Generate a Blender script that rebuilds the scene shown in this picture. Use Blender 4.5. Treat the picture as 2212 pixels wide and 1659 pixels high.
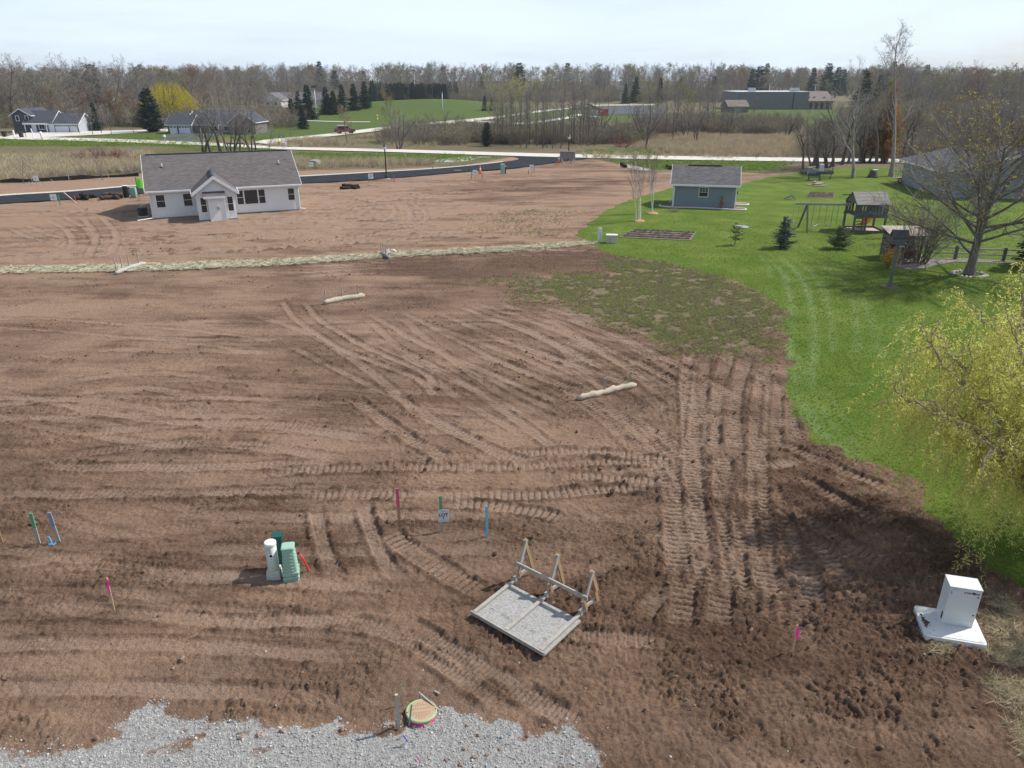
import bpy, math, random
import numpy as np
from mathutils import Vector, Matrix

for o in list(bpy.data.objects): bpy.data.objects.remove(o)
scene = bpy.context.scene
COL = scene.collection
R = math.radians

# ------------------------------------------------------------------ camera
CAM_H = 12.0
FPX, CX, CY = 1603.7, 1106.0, 829.5          # focal length and centre in layout pixels (2212 wide)
PITCH = math.atan((829.5 - 171.4) / FPX)
CP, SP = math.cos(PITCH), math.sin(PITCH)
cam = bpy.data.cameras.new('camera')
cam.sensor_width = 36.0
cam.lens = 36.0 * FPX / 2212.0
cam.clip_start, cam.clip_end = 0.5, 6000
camo = bpy.data.objects.new('camera', cam); COL.objects.link(camo)
camo.location = (0, 0, CAM_H)
camo.rotation_euler = (math.pi / 2 - PITCH, 0, 0)
scene.camera = camo

# ------------------------------------------------------------------ world and sun
SUN_EL = R(48.0)
SUN_AZ = math.atan2(0.325, 0.945)            # direction TO the sun, measured from +X
world = bpy.data.worlds.new('World'); scene.world = world; world.use_nodes = True
wn, wl = world.node_tree.nodes, world.node_tree.links
wn.clear()
w_out = wn.new('ShaderNodeOutputWorld'); w_bg = wn.new('ShaderNodeBackground')
sky = wn.new('ShaderNodeTexSky'); sky.sky_type = 'NISHITA'; sky.sun_disc = False
sky.sun_elevation = SUN_EL
sky.sun_rotation = math.pi / 2 - SUN_AZ
sky.air_density, sky.dust_density, sky.ozone_density = 1.0, 1.6, 1.2
tc = wn.new('ShaderNodeTexCoord')
sep = wn.new('ShaderNodeSeparateXYZ'); wl.new(tc.outputs['Generated'], sep.inputs[0])
# thin high haze cloud: optical depth grows towards the horizon, broken by soft streaks
def wmath(op, a, b=None):
    n_ = wn.new('ShaderNodeMath'); n_.operation = op
    for i_, q in enumerate((a, b)):
        if q is None: continue
        if isinstance(q, (int, float)): n_.inputs[i_].default_value = q
        else: wl.new(q, n_.inputs[i_])
    return n_.outputs[0]
zz = wmath('ADD', wmath('MAXIMUM', sep.outputs[2], 0.0), 0.07)
st = wn.new('ShaderNodeMapping'); st.inputs['Scale'].default_value = (1.1, 1.1, 7.0); wl.new(tc.outputs['Generated'], st.inputs[0])
cn = wn.new('ShaderNodeTexNoise'); cn.inputs['Scale'].default_value = 1.6; cn.inputs['Detail'].default_value = 7
cn.inputs['Roughness'].default_value = 0.55; cn.inputs['Distortion'].default_value = 0.5; wl.new(st.outputs[0], cn.inputs['Vector'])
tau = wmath('DIVIDE', wmath('MULTIPLY_ADD', cn.outputs[0], 0.95), zz)
tau.node.inputs[0].links[0].from_node.inputs[2].default_value = -0.29
cov = wmath('SUBTRACT', 1.0, wmath('EXPONENT', wmath('MULTIPLY', tau, -1.0)))
wmix = wn.new('ShaderNodeMix'); wmix.data_type = 'RGBA'
wl.new(cov, wmix.inputs['Factor']); wl.new(sky.outputs[0], wmix.inputs[6])
wmix.inputs[7].default_value = (7.7, 8.9, 10.1, 1)
wl.new(wmix.outputs[2], w_bg.inputs[0]); w_bg.inputs[1].default_value = 0.10
wl.new(w_bg.outputs[0], w_out.inputs[0])

sun = bpy.data.lights.new('sun', 'SUN'); sun.energy = 4.4; sun.angle = R(0.9); sun.color = (1.0, 0.955, 0.89)
suno = bpy.data.objects.new('sun', sun); COL.objects.link(suno)
sd = Vector((math.cos(SUN_AZ) * math.cos(SUN_EL), math.sin(SUN_AZ) * math.cos(SUN_EL), math.sin(SUN_EL)))
suno.rotation_euler = (-sd).to_track_quat('-Z', 'Y').to_euler()
suno.location = (60, 20, 80)

vs = scene.view_settings
vs.view_transform = 'Standard'; vs.look = 'None'; vs.gamma = 1.0; vs.exposure = 0.25; vs.use_curve_mapping = False
scene.render.resolution_x, scene.render.resolution_y = 1024, 768
scene.render.engine = 'CYCLES'
try:
    scene.cycles.max_bounces = 5; scene.cycles.transparent_max_bounces = 8
    scene.cycles.diffuse_bounces = 2; scene.cycles.glossy_bounces = 2; scene.cycles.transmission_bounces = 3
    scene.cycles.volume_bounces = 0
except Exception: pass

# ------------------------------------------------------------------ layout helpers
def sstep(a, b, x):
    t = np.clip((x - a) / (b - a), 0, 1); return t * t * (3 - 2 * t)

def terrain(x, y):
    """smooth lie of the land (metres)"""
    h = 4.6 * np.exp(-(((x + 28) / 34.0) ** 2 + ((y - 318) / 34.0) ** 2))         # grassed berm by the park
    h = h + 2.0 * np.exp(-(((x + 70) / 26.0) ** 2 + ((y - 318) / 36.0) ** 2))
    h = h + 0.7 * np.exp(-(((x - 52) / 13.0) ** 2 + ((y - 109) / 7.0) ** 2))       # swell of the back lawn
    h = h + 0.028 * np.clip(y - 330, 0, 900) * sstep(330, 480, y) * 0.35
    return h

def gp(fx, fy, z=None):
    """layout pixel -> point on the ground"""
    dx, dy = (fx - CX) / FPX, (CY - fy) / FPX
    vy, vz = CP + dy * SP, -SP + dy * CP
    g = 0.0 if z is None else z
    for _ in range(1 if z is not None else 25):
        t = (g - CAM_H) / vz
        X, Y = dx * t, vy * t
        if z is None: g = 0.5 * g + 0.5 * float(terrain(X, Y))
    return Vector((X, Y, g))

def hz(x, y): return float(terrain(x, y))

def hat(fy, Y):
    """height above datum of layout row fy at ground distance Y"""
    dy = (CY - fy) / FPX
    return CAM_H + Y * (-SP + dy * CP) / (CP + dy * SP)

# ------------------------------------------------------------------ object helpers
def link(o, parent=None):
    COL.objects.link(o)
    if parent is not None: o.parent = parent
    return o

def tag(o, label=None, cat=None, group=None, kind=None):
    if label: o['label'] = label
    if cat: o['category'] = cat
    if group: o['group'] = group
    if kind: o['kind'] = kind
    return o

def thing(name, label, cat, loc, rz=0.0, group=None, scale=1.0, rot=None):
    o = bpy.data.objects.new(name, None); o.empty_display_size = 0.3
    link(o); o.location = loc
    o.rotation_euler = rot if rot else (0, 0, rz)
    o.scale = (scale, scale, scale) if not isinstance(scale, tuple) else scale
    return tag(o, label, cat, group)

def copy_tree(src, loc, rz=0.0, label=None, group=None, scale=None):
    c = src.copy(); COL.objects.link(c); c.location = loc; c.rotation_euler = (0, 0, rz)
    if scale: c.scale = scale if isinstance(scale, tuple) else (scale,) * 3
    if label: c['label'] = label
    if group: c['group'] = group
    for ch in [o for o in KIDS.get(src.name, [])]:
        d = ch.copy(); COL.objects.link(d); d.parent = c
        for g in KIDS.get(ch.name, []):
            e = g.copy(); COL.objects.link(e); e.parent = d
    return c
KIDS = {}

def mesh_obj(name, verts, faces, mats, parent=None, smooth=False, mi=None):
    me = bpy.data.meshes.new(name); me.from_pydata([tuple(v) for v in verts], [], [tuple(f) for f in faces])
    for m in (mats if isinstance(mats, (list, tuple)) else [mats]): me.materials.append(m)
    if mi is not None: me.polygons.foreach_set('material_index', np.array(mi, np.int32))
    if smooth: me.polygons.foreach_set('use_smooth', np.ones(len(faces), bool))
    me.update()
    o = link(bpy.data.objects.new(name, me), parent)
    if parent is not None: KIDS.setdefault(parent.name, []).append(o)
    return o

def np_mesh(name, V, F, mats, mi=None, smooth=False):
    """fast mesh from numpy arrays; F is (n,3) or (n,4)"""
    V = np.ascontiguousarray(V, np.float32); F = np.ascontiguousarray(F, np.int32)
    me = bpy.data.meshes.new(name); n, k = F.shape
    me.vertices.add(len(V)); me.vertices.foreach_set('co', V.ravel())
    me.loops.add(n * k); me.loops.foreach_set('vertex_index', F.ravel())
    me.polygons.add(n); me.polygons.foreach_set('loop_start', np.arange(0, n * k, k, dtype=np.int32))
    me.polygons.foreach_set('loop_total', np.full(n, k, np.int32))
    for m in mats: me.materials.append(m)
    if mi is not None: me.polygons.foreach_set('material_index', np.ascontiguousarray(mi, np.int32))
    me.polygons.foreach_set('use_smooth', np.full(n, smooth, bool))
    me.update(calc_edges=True)
    return me

class MB:
    def __init__(s): s.v, s.f = [], []
    def add(s, vs, fs):
        b = len(s.v); s.v += [Vector(v) for v in vs]; s.f += [tuple(b + i for i in f) for f in fs]; return s
    def box(s, x0, x1, y0, y1, z0, z1):
        return s.add([(x0,y0,z0),(x1,y0,z0),(x1,y1,z0),(x0,y1,z0),(x0,y0,z1),(x1,y0,z1),(x1,y1,z1),(x0,y1,z1)],
                     [(0,3,2,1),(4,5,6,7),(0,1,5,4),(1,2,6,5),(2,3,7,6),(3,0,4,7)])
    def bar(s, p, q, w, h=None, up=(0,0,1)):
        p, q = Vector(p), Vector(q); h = w if h is None else h
        d = (q - p).normalized(); u = Vector(up)
        if abs(d.dot(u)) > 0.98: u = Vector((0,1,0))
        a = d.cross(u).normalized(); b = a.cross(d).normalized()
        c = [(-w/2,-h/2),(w/2,-h/2),(w/2,h/2),(-w/2,h/2)]
        return s.add([p+a*i+b*j for i,j in c]+[q+a*i+b*j for i,j in c],
                     [(3,2,1,0),(4,5,6,7),(0,1,5,4),(1,2,6,5),(2,3,7,6),(3,0,4,7)])
    def tube(s, pts, rad, n=8, cap=True):
        pts = [Vector(p) for p in pts]; m = len(pts)
        if not isinstance(rad, (list, tuple)): rad = [rad]*m
        vs = []
        for i, p in enumerate(pts):
            d = (pts[min(i+1,m-1)]-pts[max(i-1,0)]).normalized()
            u = Vector((0,0,1)) if abs(d.z) < .9 else Vector((1,0,0))
            a = d.cross(u).normalized(); b = d.cross(a).normalized()
            for j in range(n):
                t = 2*math.pi*j/n; vs.append(p+(a*math.cos(t)+b*math.sin(t))*rad[i])
        fs = [(i*n+j, i*n+(j+1)%n, (i+1)*n+(j+1)%n, (i+1)*n+j) for i in range(m-1) for j in range(n)]
        if cap: fs += [tuple(range(n-1,-1,-1)), tuple((m-1)*n+j for j in range(n))]
        return s.add(vs, fs)
    def lathe(s, prof, n=16, c=(0,0,0)):
        vs = [(c[0]+r*math.cos(2*math.pi*j/n), c[1]+r*math.sin(2*math.pi*j/n), c[2]+z) for r,z in prof for j in range(n)]
        m = len(prof)
        fs = [(i*n+j, i*n+(j+1)%n, (i+1)*n+(j+1)%n, (i+1)*n+j) for i in range(m-1) for j in range(n)]
        fs += [tuple(range(n-1,-1,-1)), tuple((m-1)*n+j for j in range(n))]
        return s.add(vs, fs)
    def prism(s, poly, z0, z1):
        n = len(poly)
        return s.add([(x,y,z0) for x,y in poly]+[(x,y,z1) for x,y in poly],
                     [tuple(range(n-1,-1,-1)), tuple(range(n,2*n))]+[(i,(i+1)%n,n+(i+1)%n,n+i) for i in range(n)])
    def xprism(s, poly, y0, y1):
        """polygon in XZ extruded along Y"""
        n = len(poly)
        return s.add([(x,y0,z) for x,z in poly]+[(x,y1,z) for x,z in poly],
                     [tuple(range(n)), tuple(range(2*n-1,n-1,-1))]+[(i,n+i,n+(i+1)%n,(i+1)%n) for i in range(n)])
    def yprism(s, poly, x0, x1):
        """polygon in YZ extruded along X"""
        n = len(poly)
        return s.add([(x0,y,z) for y,z in poly]+[(x1,y,z) for y,z in poly],
                     [tuple(range(n-1,-1,-1)), tuple(range(n,2*n))]+[(i,(i+1)%n,n+(i+1)%n,n+i) for i in range(n)])
    def quad(s, *p): return s.add(p, [tuple(range(len(p)))])
    def xf(s, M):
        s.v = [M @ v for v in s.v]; return s
    def build(s, name, mat, parent=None, smooth=False, bevel=0.0):
        o = mesh_obj(name, s.v, s.f, mat, parent, smooth)
        if bevel:
            md = o.modifiers.new('bevel', 'BEVEL'); md.width = bevel; md.segments = 2; md.limit_method = 'ANGLE'
        return o

def lettering(txt, size, mat, parent, loc, rot=(math.pi/2,0,0), name='lettering', bold=0.0, sx=1.0, align='CENTER'):
    cu = bpy.data.curves.new('t', 'FONT'); cu.body = txt; cu.size = size; cu.align_x = align; cu.align_y = 'CENTER'
    cu.extrude = 0.0012; cu.offset = bold
    to = bpy.data.objects.new('t', cu)
    me = bpy.data.meshes.new_from_object(to)
    bpy.data.objects.remove(to); me.materials.clear(); me.materials.append(mat)
    o = link(bpy.data.objects.new(name, me), parent)
    o.location = loc; o.rotation_euler = rot; o.scale = (sx, 1, 1)
    return o

# ------------------------------------------------------------------ materials
MATS = {}
def mat(name, col, rough=0.8, col2=None, scale=5.0, detail=4.0, bump=0.0, bscale=None, metal=0.0, spec=0.3,
        stretch=None, objrand=0.0, trans=0.0, thr=None, alpha=None, wave=None):
    if name in MATS: return MATS[name]
    m = bpy.data.materials.new(name); m.use_nodes = True; MATS[name] = m
    nt = m.node_tree; n, l = nt.nodes, nt.links; bs = n['Principled BSDF']
    bs.inputs['Roughness'].default_value = rough; bs.inputs['Metallic'].default_value = metal
    bs.inputs['Specular IOR Level'].default_value = spec
    bs.inputs['Base Color'].default_value = (*col, 1)
    out = None
    vec = None
    if col2 is not None or bump:
        t = n.new('ShaderNodeTexCoord'); mp = n.new('ShaderNodeMapping'); l.new(t.outputs['Object'], mp.inputs[0])
        if stretch: mp.inputs['Scale'].default_value = stretch
        vec = mp.outputs[0]
    if col2 is not None:
        no = n.new('ShaderNodeTexNoise'); no.inputs['Scale'].default_value = scale; no.inputs['Detail'].default_value = detail
        no.inputs['Roughness'].default_value = 0.65
        l.new(vec, no.inputs['Vector'])
        mr = n.new('ShaderNodeMapRange'); a, b = thr or (0.32, 0.68); mr.inputs[1].default_value = a; mr.inputs[2].default_value = b
        l.new(no.outputs[0], mr.inputs[0])
        mi = n.new('ShaderNodeMix'); mi.data_type = 'RGBA'; l.new(mr.outputs[0], mi.inputs['Factor'])
        mi.inputs[6].default_value = (*col, 1); mi.inputs[7].default_value = (*col2, 1); out = mi.outputs[2]
    if objrand:
        oi = n.new('ShaderNodeObjectInfo'); hs = n.new('ShaderNodeHueSaturation')
        mr = n.new('ShaderNodeMapRange'); mr.inputs[3].default_value = 1 - objrand; mr.inputs[4].default_value = 1 + objrand
        l.new(oi.outputs['Random'], mr.inputs[0]); l.new(mr.outputs[0], hs.inputs['Value'])
        mr2 = n.new('ShaderNodeMapRange'); mr2.inputs[3].default_value = 0.5 - objrand*.06; mr2.inputs[4].default_value = 0.5 + objrand*.06
        l.new(oi.outputs['Random'], mr2.inputs[0]); l.new(mr2.outputs[0], hs.inputs['Hue'])
        if out is not None: l.new(out, hs.inputs['Color'])
        else: hs.inputs['Color'].default_value = (*col, 1)
        out = hs.outputs[0]
    if out is not None: l.new(out, bs.inputs['Base Color'])
    if bump:
        nb = n.new('ShaderNodeTexNoise'); nb.inputs['Scale'].default_value = bscale or scale * 4; nb.inputs['Detail'].default_value = 5
        l.new(vec, nb.inputs['Vector'])
        bp = n.new('ShaderNodeBump'); bp.inputs['Strength'].default_value = min(1.0, bump); bp.inputs['Distance'].default_value = 0.03
        l.new(nb.outputs[0], bp.inputs['Height']); l.new(bp.outputs[0], bs.inputs['Normal'])
    if trans:
        tr = n.new('ShaderNodeBsdfTranslucent'); ms = n.new('ShaderNodeMixShader'); ms.inputs[0].default_value = trans
        if out is not None: l.new(out, tr.inputs[0])
        else: tr.inputs[0].default_value = (*col, 1)
        l.new(bs.outputs[0], ms.inputs[1]); l.new(tr.outputs[0], ms.inputs[2]); l.new(ms.outputs[0], n['Material Output'].inputs[0])
    return m

def lapmat(name, col, pitch, axis=2, col2=None, rough=0.55, depth=0.6, var=0.0):
    """lap siding: saw profile every `pitch` metres along the object's own axis"""
    m = mat(name, col, rough, col2 or tuple(c*0.93 for c in col), 3.0, 5)
    n, l = m.node_tree.nodes, m.node_tree.links
    t = n.new('ShaderNodeTexCoord'); sp = n.new('ShaderNodeSeparateXYZ'); l.new(t.outputs['Object'], sp.inputs[0])
    d = n.new('ShaderNodeMath'); d.operation = 'DIVIDE'; d.inputs[1].default_value = pitch; l.new(sp.outputs[axis], d.inputs[0])
    fr = n.new('ShaderNodeMath'); fr.operation = 'FRACT'; l.new(d.outputs[0], fr.inputs[0])
    iv = n.new('ShaderNodeMath'); iv.operation = 'SUBTRACT'; iv.inputs[0].default_value = 1.0; l.new(fr.outputs[0], iv.inputs[1])
    bp = n.new('ShaderNodeBump'); bp.inputs['Strength'].default_value = depth; bp.inputs['Distance'].default_value = 0.02
    l.new(iv.outputs[0], bp.inputs['Height']); l.new(bp.outputs[0], n['Principled BSDF'].inputs['Normal'])
    return m

def shinglemat(name, col, col2, sc=1.0):
    """asphalt shingles: small tabs of slightly different greys in courses"""
    m = mat(name, col, 0.95, spec=0.1)
    n, l = m.node_tree.nodes, m.node_tree.links; bs = n['Principled BSDF']
    t = n.new('ShaderNodeTexCoord'); mp = n.new('ShaderNodeMapping'); l.new(t.outputs['Object'], mp.inputs[0])
    mp.inputs['Scale'].default_value = (3.0*sc, 7.0*sc, 7.0*sc)
    vo = n.new('ShaderNodeTexVoronoi'); vo.inputs['Scale'].default_value = 1.0; vo.distance = 'CHEBYCHEV'; l.new(mp.outputs[0], vo.inputs['Vector'])
    sepc = n.new('ShaderNodeSeparateColor'); l.new(vo.outputs['Color'], sepc.inputs[0])
    no = n.new('ShaderNodeTexNoise'); no.inputs['Scale'].default_value = 1.2; no.inputs['Detail'].default_value = 4; l.new(t.outputs['Object'], no.inputs['Vector'])
    av = n.new('ShaderNodeMath'); av.operation = 'MULTIPLY_ADD'; av.inputs[1].default_value = 0.7; l.new(sepc.outputs[0], av.inputs[0])
    sb = n.new('ShaderNodeMath'); sb.operation = 'MULTIPLY'; sb.inputs[1].default_value = 0.4; l.new(no.outputs[0], sb.inputs[0]); l.new(sb.outputs[0], av.inputs[2])
    mi = n.new('ShaderNodeMix'); mi.data_type = 'RGBA'; l.new(av.outputs[0], mi.inputs['Factor'])
    mi.inputs[6].default_value = (*col, 1); mi.inputs[7].default_value = (*col2, 1); l.new(mi.outputs[2], bs.inputs['Base Color'])
    bp = n.new('ShaderNodeBump'); bp.inputs['Strength'].default_value = 0.5; bp.inputs['Distance'].default_value = 0.02
    l.new(sepc.outputs[1], bp.inputs['Height']); l.new(bp.outputs[0], bs.inputs['Normal'])
    return m

# ------------------------------------------------------------------ numpy noise
def _hash(ix, iy, s):
    h = (ix.astype(np.int64) * 374761393 + iy.astype(np.int64) * 668265263 + s * 1442695041) & 0xFFFFFFFF
    h = ((h ^ (h >> 13)) * 1274126177) & 0xFFFFFFFF
    return ((h ^ (h >> 16)) & 0xFFFF).astype(np.float32) / 32767.5 - 1.0
def vnoise(x, y, s=0):
    ix, iy = np.floor(x), np.floor(y); fx, fy = (x-ix).astype(np.float32), (y-iy).astype(np.float32)
    u, v = fx*fx*(3-2*fx), fy*fy*(3-2*fy)
    a, b, c, d = _hash(ix,iy,s), _hash(ix+1,iy,s), _hash(ix,iy+1,s), _hash(ix+1,iy+1,s)
    return (a*(1-u)+b*u)*(1-v) + (c*(1-u)+d*u)*v
def fbm(x, y, o=3, s=0):
    r, a, t = 0, 1.0, 0
    for i in range(o):
        r = r + a*vnoise(x*2**i+i*17.3, y*2**i-i*9.1, s+i); t += a; a *= .5
    return r / t
# ================================================================== GROUND
rng = np.random.default_rng(7)
def crop(ox, oy, s): return lambda u, v: ((ox+u/s)/1.8083, (oy+v/s)/1.8083)
cA, cB, cC, cD, cE = crop(1300,1100,1.58), crop(2200,1300,.9064), crop(900,1850,2.212), crop(0,1000,1.58), crop(1600,2000,2.212)
def wpoly(pts): return np.array([tuple(gp(*p))[:2] for p in pts])

rows = [-60., -30., -12., -4., 2., 5., 7.2]
y = 8.4
while y < 1500:
    rows.append(y)
    y += float(np.clip((0.56 if y < 32 else 0.78) * (y*y+144)/8904.0, 0.033, 60))
ys = np.array(rows); NR = len(ys)
core = np.linspace(-1, 1, 840); side = np.linspace(0, 1, 14)[1:]**2
us = np.concatenate([-1-side[::-1]*2.2, core, 1+side*2.2]); NC = len(us)
half = 0.70*np.maximum(ys, 0) + 4.8
GX = (us[None, :]*half[:, None] + np.sign(us)[None, :]*np.maximum(np.abs(us)-1, 0)[None, :]*60).astype(np.float64)
GY = np.repeat(ys[:, None], NC, 1)
dyr = np.gradient(ys)[:, None]
def fade(lam): return np.clip(1.7 - 2.2*dyr/lam, 0, 1)

def pmask(poly, soft=0.6, wob=0.0, wl=3.0, seed=5):
    """1 inside a world polygon, soft edge"""
    P = np.asarray(poly, float); out = np.zeros(GX.shape, np.float32)
    r0, r1 = np.searchsorted(ys, [P[:,1].min()-soft*2-wob*2, P[:,1].max()+soft*2+wob*2]); r0 = max(r0-1, 0); r1 = min(r1+1, NR)
    if r1 <= r0: return out
    X, Y = GX[r0:r1], GY[r0:r1]
    if wob:
        X = X + wob*fbm(X/wl, Y/wl, 4, seed); Y = Y + wob*fbm(X/wl+40, Y/wl, 4, seed+3)
    ins = np.zeros(X.shape, bool); D = np.full(X.shape, 1e9)
    n = len(P)
    for i in range(n):
        (x0, y0), (x1, y1) = P[i], P[(i+1) % n]
        ex, ey = x1-x0, y1-y0
        t = np.clip(((X-x0)*ex+(Y-y0)*ey)/(ex*ex+ey*ey+1e-12), 0, 1)
        D = np.minimum(D, (X-x0-t*ex)**2+(Y-y0-t*ey)**2)
        if y0 != y1: ins ^= ((y0 > Y) != (y1 > Y)) & (X < ex*(Y-y0)/ey+x0)
    D = np.sqrt(D); sd_ = np.where(ins, D, -D)
    out[r0:r1] = sstep(-soft, soft, sd_)
    return out

def spline(pts, step=0.35):
    """Catmull-Rom through world points, resampled"""
    P = np.array(pts, float); P = np.vstack([2*P[0]-P[1], P, 2*P[-1]-P[-2]]); out = []
    for i in range(1, len(P)-2):
        a, b, c, d = P[i-1:i+3]; n = max(2, int(np.linalg.norm(c-b)/step))
        t = np.linspace(0, 1, n, endpoint=False)[:, None]
        out.append(.5*((2*b)+(-a+c)*t+(2*a-5*b+4*c-d)*t*t+(-a+3*b-3*c+d)*t**3))
    return np.vstack(out+[P[-2:-1]])

FAR = [(-2600,900),(-2600,1500),(2600,1500),(2600,900)]
lawn_poly = wpoly([(1248,512),(1258,495),(1290,470),(1330,443),(1380,425),(1440,410),(1475,400),(1600,398),(1640,388),(1672,379),(1700,377),
    (1730,373),(1790,365),(1850,362),(1960,362),(2060,368),(2300,372),(2700,380),(2700,1500),(2330,1340),(2230,1280),(2150,1238),(2085,1176),(2000,1120),(1975,1050),
    (1925,1015),(1835,988),(1750,955),(1722,890),(1706,820),(1700,745),(1695,680),(1640,630),(1540,592),(1430,566),(1330,552),(1285,534)])
meadow_line = [(-500,420),(-200,401),(0,391),(150,387),(320,374),(500,372),(650,369),(800,366),(930,361),(1000,357.5),(1060,348),(1106,339),(1266,343.5),
    (1300,347),(1335,356),(1400,367),(1500,371),(1600,372),(1700,373),(1790,364),(1960,361),(2300,371)]
meadow_poly = np.vstack([wpoly(meadow_line), [(900,120),(2600,900),(2600,1600),(-2600,1600),(-2600,900),(-500,90)]])
L = pmask(lawn_poly, 0.45, 0.60, 1.1)
MD = pmask(meadow_poly, 0.8, 0.6, 3.0, 9)
sp1 = wpoly([(1030,612),(1180,600),(1330,583),(1330,548),(1430,555),(1560,585),(1650,625),(1715,680),(1715,790),(1690,810),(1640,775),(1560,760),(1480,748),(1400,738),(1300,705),(1200,668),(1120,640)])
S = pmask(sp1, 2.4, 2.2, 3.0, 21) * 0.82
sp2 = wpoly([(980,475),(1050,450),(1180,430),(1300,420),(1400,405),(1470,395),(1440,412),(1330,445),(1262,495),(1240,520),(1100,524),(1000,518),(950,500)])
S = np.maximum(S, pmask(sp2, 4.0, 3.0, 6.0, 23)*0.30)
sp3 = wpoly([(1545,385),(1690,374),(1665,385),(1600,400),(1560,398)])
S = np.maximum(S, pmask(sp3, 1.5, 1.5, 4.0, 24)*0.6)
S = np.maximum(S, pmask(wpoly([(1090,425),(1160,420),(1180,436),(1090,440)]), 2.0, 2, 4, 25)*0.5)
near_edge = pmask(wpoly([(1690,740),(1705,740),(1730,890),(1760,955),(1840,990),(1930,1018),(1980,1055),(2000,1120),(2090,1180),(2150,1240),(2230,1285),(2225,1310),(2080,1200),(1960,1080),(1830,1005),(1735,970),(1700,860)]), .35, .4, 1.0, 26)*0.35
S = np.maximum(S, near_edge)
L0 = L.copy()
gv = np.vstack([wpoly([(1290,1665),(1276,1610),(1248,1568),(1190,1585),(1135,1592),(1085,1560),(1020,1545),(960,1530),(925,1545),(870,1572),(800,1592),(745,1585),(700,1565),(610,1575),(540,1582),(450,1567),
    (400,1548),(320,1532),(268,1545),(268,1596),(200,1608),(120,1620),(0,1634),(-150,1650),(-400,1665)]), [(-22,9.0),(-22,-40),(3.0,-40)]])
GR = np.clip(pmask(gv, 0.22, 0.40, 0.6, 31)*(1-.8*sstep(.12,.45,fbm(GX/.8, GY/.5, 4, 32))*sstep(9.6,11.2,GY)), 0, 1)
GR = np.maximum(GR, pmask(wpoly([(1330,352),(1352,356),(1410,366),(1400,369),(1340,360)]), .8, .8, 2, 33)*.9)      # pale spoil by the road corner
GR = np.maximum(GR, pmask(wpoly([(905,347),(1000,338),(1062,338),(1020,346),(960,351)]), 1.2, 1.5, 3, 34)*.8)
soil = np.clip(1-L-MD-GR, 0, 1)

# ---- moisture (freshly turned soil is darker) and dryness of the grass
low = fbm(GX/4.5, GY/4.5, 4, 3)
W = 0.54 + 0.46*fbm(GX/2.4, GY/1.1, 4, 11) + 0.42*fbm(GX/9, GY/4, 3, 12) + 0.20*fbm(GX/3.5, GY/.5, 3, 13)
W += 0.15*pmask(wpoly([(1480,1080),(1900,1060),(2212,1240),(2300,1400),(2300,1720),(1330,1720),(1270,1420)]), 1.8, 1.5, 3, 41)
W += 0.16*pmask(wpoly([(1350,640),(1700,740),(1760,960),(2000,1130),(1500,1150),(1450,800)]), 1.5, 1.5, 3, 45)
W += 0.75*pmask(wpoly([(820,566),(1100,552),(1290,538),(1330,552),(1365,572),(1250,594),(1000,600),(820,590)]), 1.2, 1.0, 2.5, 42)
W += 0.25*pmask(wpoly([(560,690),(800,740),(980,860),(900,960),(720,900),(560,800)]), 2.5, 2.0, 4, 43)
W += 0.20*pmask(wpoly([(250,430),(330,425),(340,470),(250,480)]), 1.0, 1.0, 2, 44)
upper = pmask(np.vstack([wpoly([(-600,596),(0,596),(400,580),(830,556),(1270,530),(1500,380),(1300,345),(1100,340)]), [(-60,200),(-200,120)]]), 2.5)
W -= 0.34*upper*(1-1.9*fbm(GX/6, GY/.9, 4, 48))
W -= 0.50*pmask(wpoly([(-400,440),(0,428),(330,403),(650,386),(1000,366),(1130,346),(1100,339),(1000,357),(650,370),(320,374),(0,391),(-400,415)]), 1.0)
W += 0.38*upper*pmask(wpoly([(880,400),(1100,372),(1260,348),(1400,365),(1480,380),(1300,420),(1000,440)]), 4.0, 3, 5, 46)
W -= 0.22*pmask(wpoly([(-200,600),(500,585),(900,600),(700,700),(300,690),(-200,700)]), 4, 3, 5, 47)
dry = 0.55 + 0.35*fbm(GX/14, GY/9, 4, 51)
def setdry(v, pts, soft=4, k=1.0, wob=3):
    global dry
    m = pmask(wpoly(pts), soft, wob, 10, 52)*k; dry = dry*(1-m) + (v+0.18*fbm(GX/6, GY/4, 3, 53))*m
setdry(.95, [(-300,345),(0,345),(330,335),(330,372),(0,389),(-300,405)])
setdry(.50, [(-300,305),(0,303),(300,312),(320,332),(0,340),(-300,350)])
setdry(.10, [(-300,300),(300,303),(600,322),(600,330),(300,316),(-300,313)], 2)
setdry(.05, [(650,330),(1090,338),(1010,349),(900,352),(660,346)], 2)
setdry(.75, [(640,346),(900,352),(990,353),(930,360),(650,369)], 2)
setdry(.00, [(600,305),(730,292),(900,272),(1010,262),(1130,250),(1130,240),(1060,225),(900,210),(800,215),(640,250),(560,280)], 6)
setdry(.35, [(840,285),(1000,268),(1240,252),(1240,275),(1100,292),(850,300)], 5)
setdry(.12, [(1110,245),(1250,232),(1430,222),(1430,262),(1240,262),(1130,262)], 5)
setdry(1.0, [(1370,300),(1480,292),(1800,300),(1800,330),(1650,338),(1400,330)], 4)
setdry(.05, [(1285,345),(1700,350),(1700,366),(1600,370),(1400,364),(1330,352)], 2.5, .95, 1)
setdry(.00, [(1540,238),(1830,236),(1830,270),(1560,268)], 6)
setdry(.05, [(120,282),(560,285),(640,300),(450,303),(200,296),(60,290)], 4)
setdry(.10, [(1260,322),(1420,322),(1420,334),(1260,334)], 2, .6)

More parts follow.
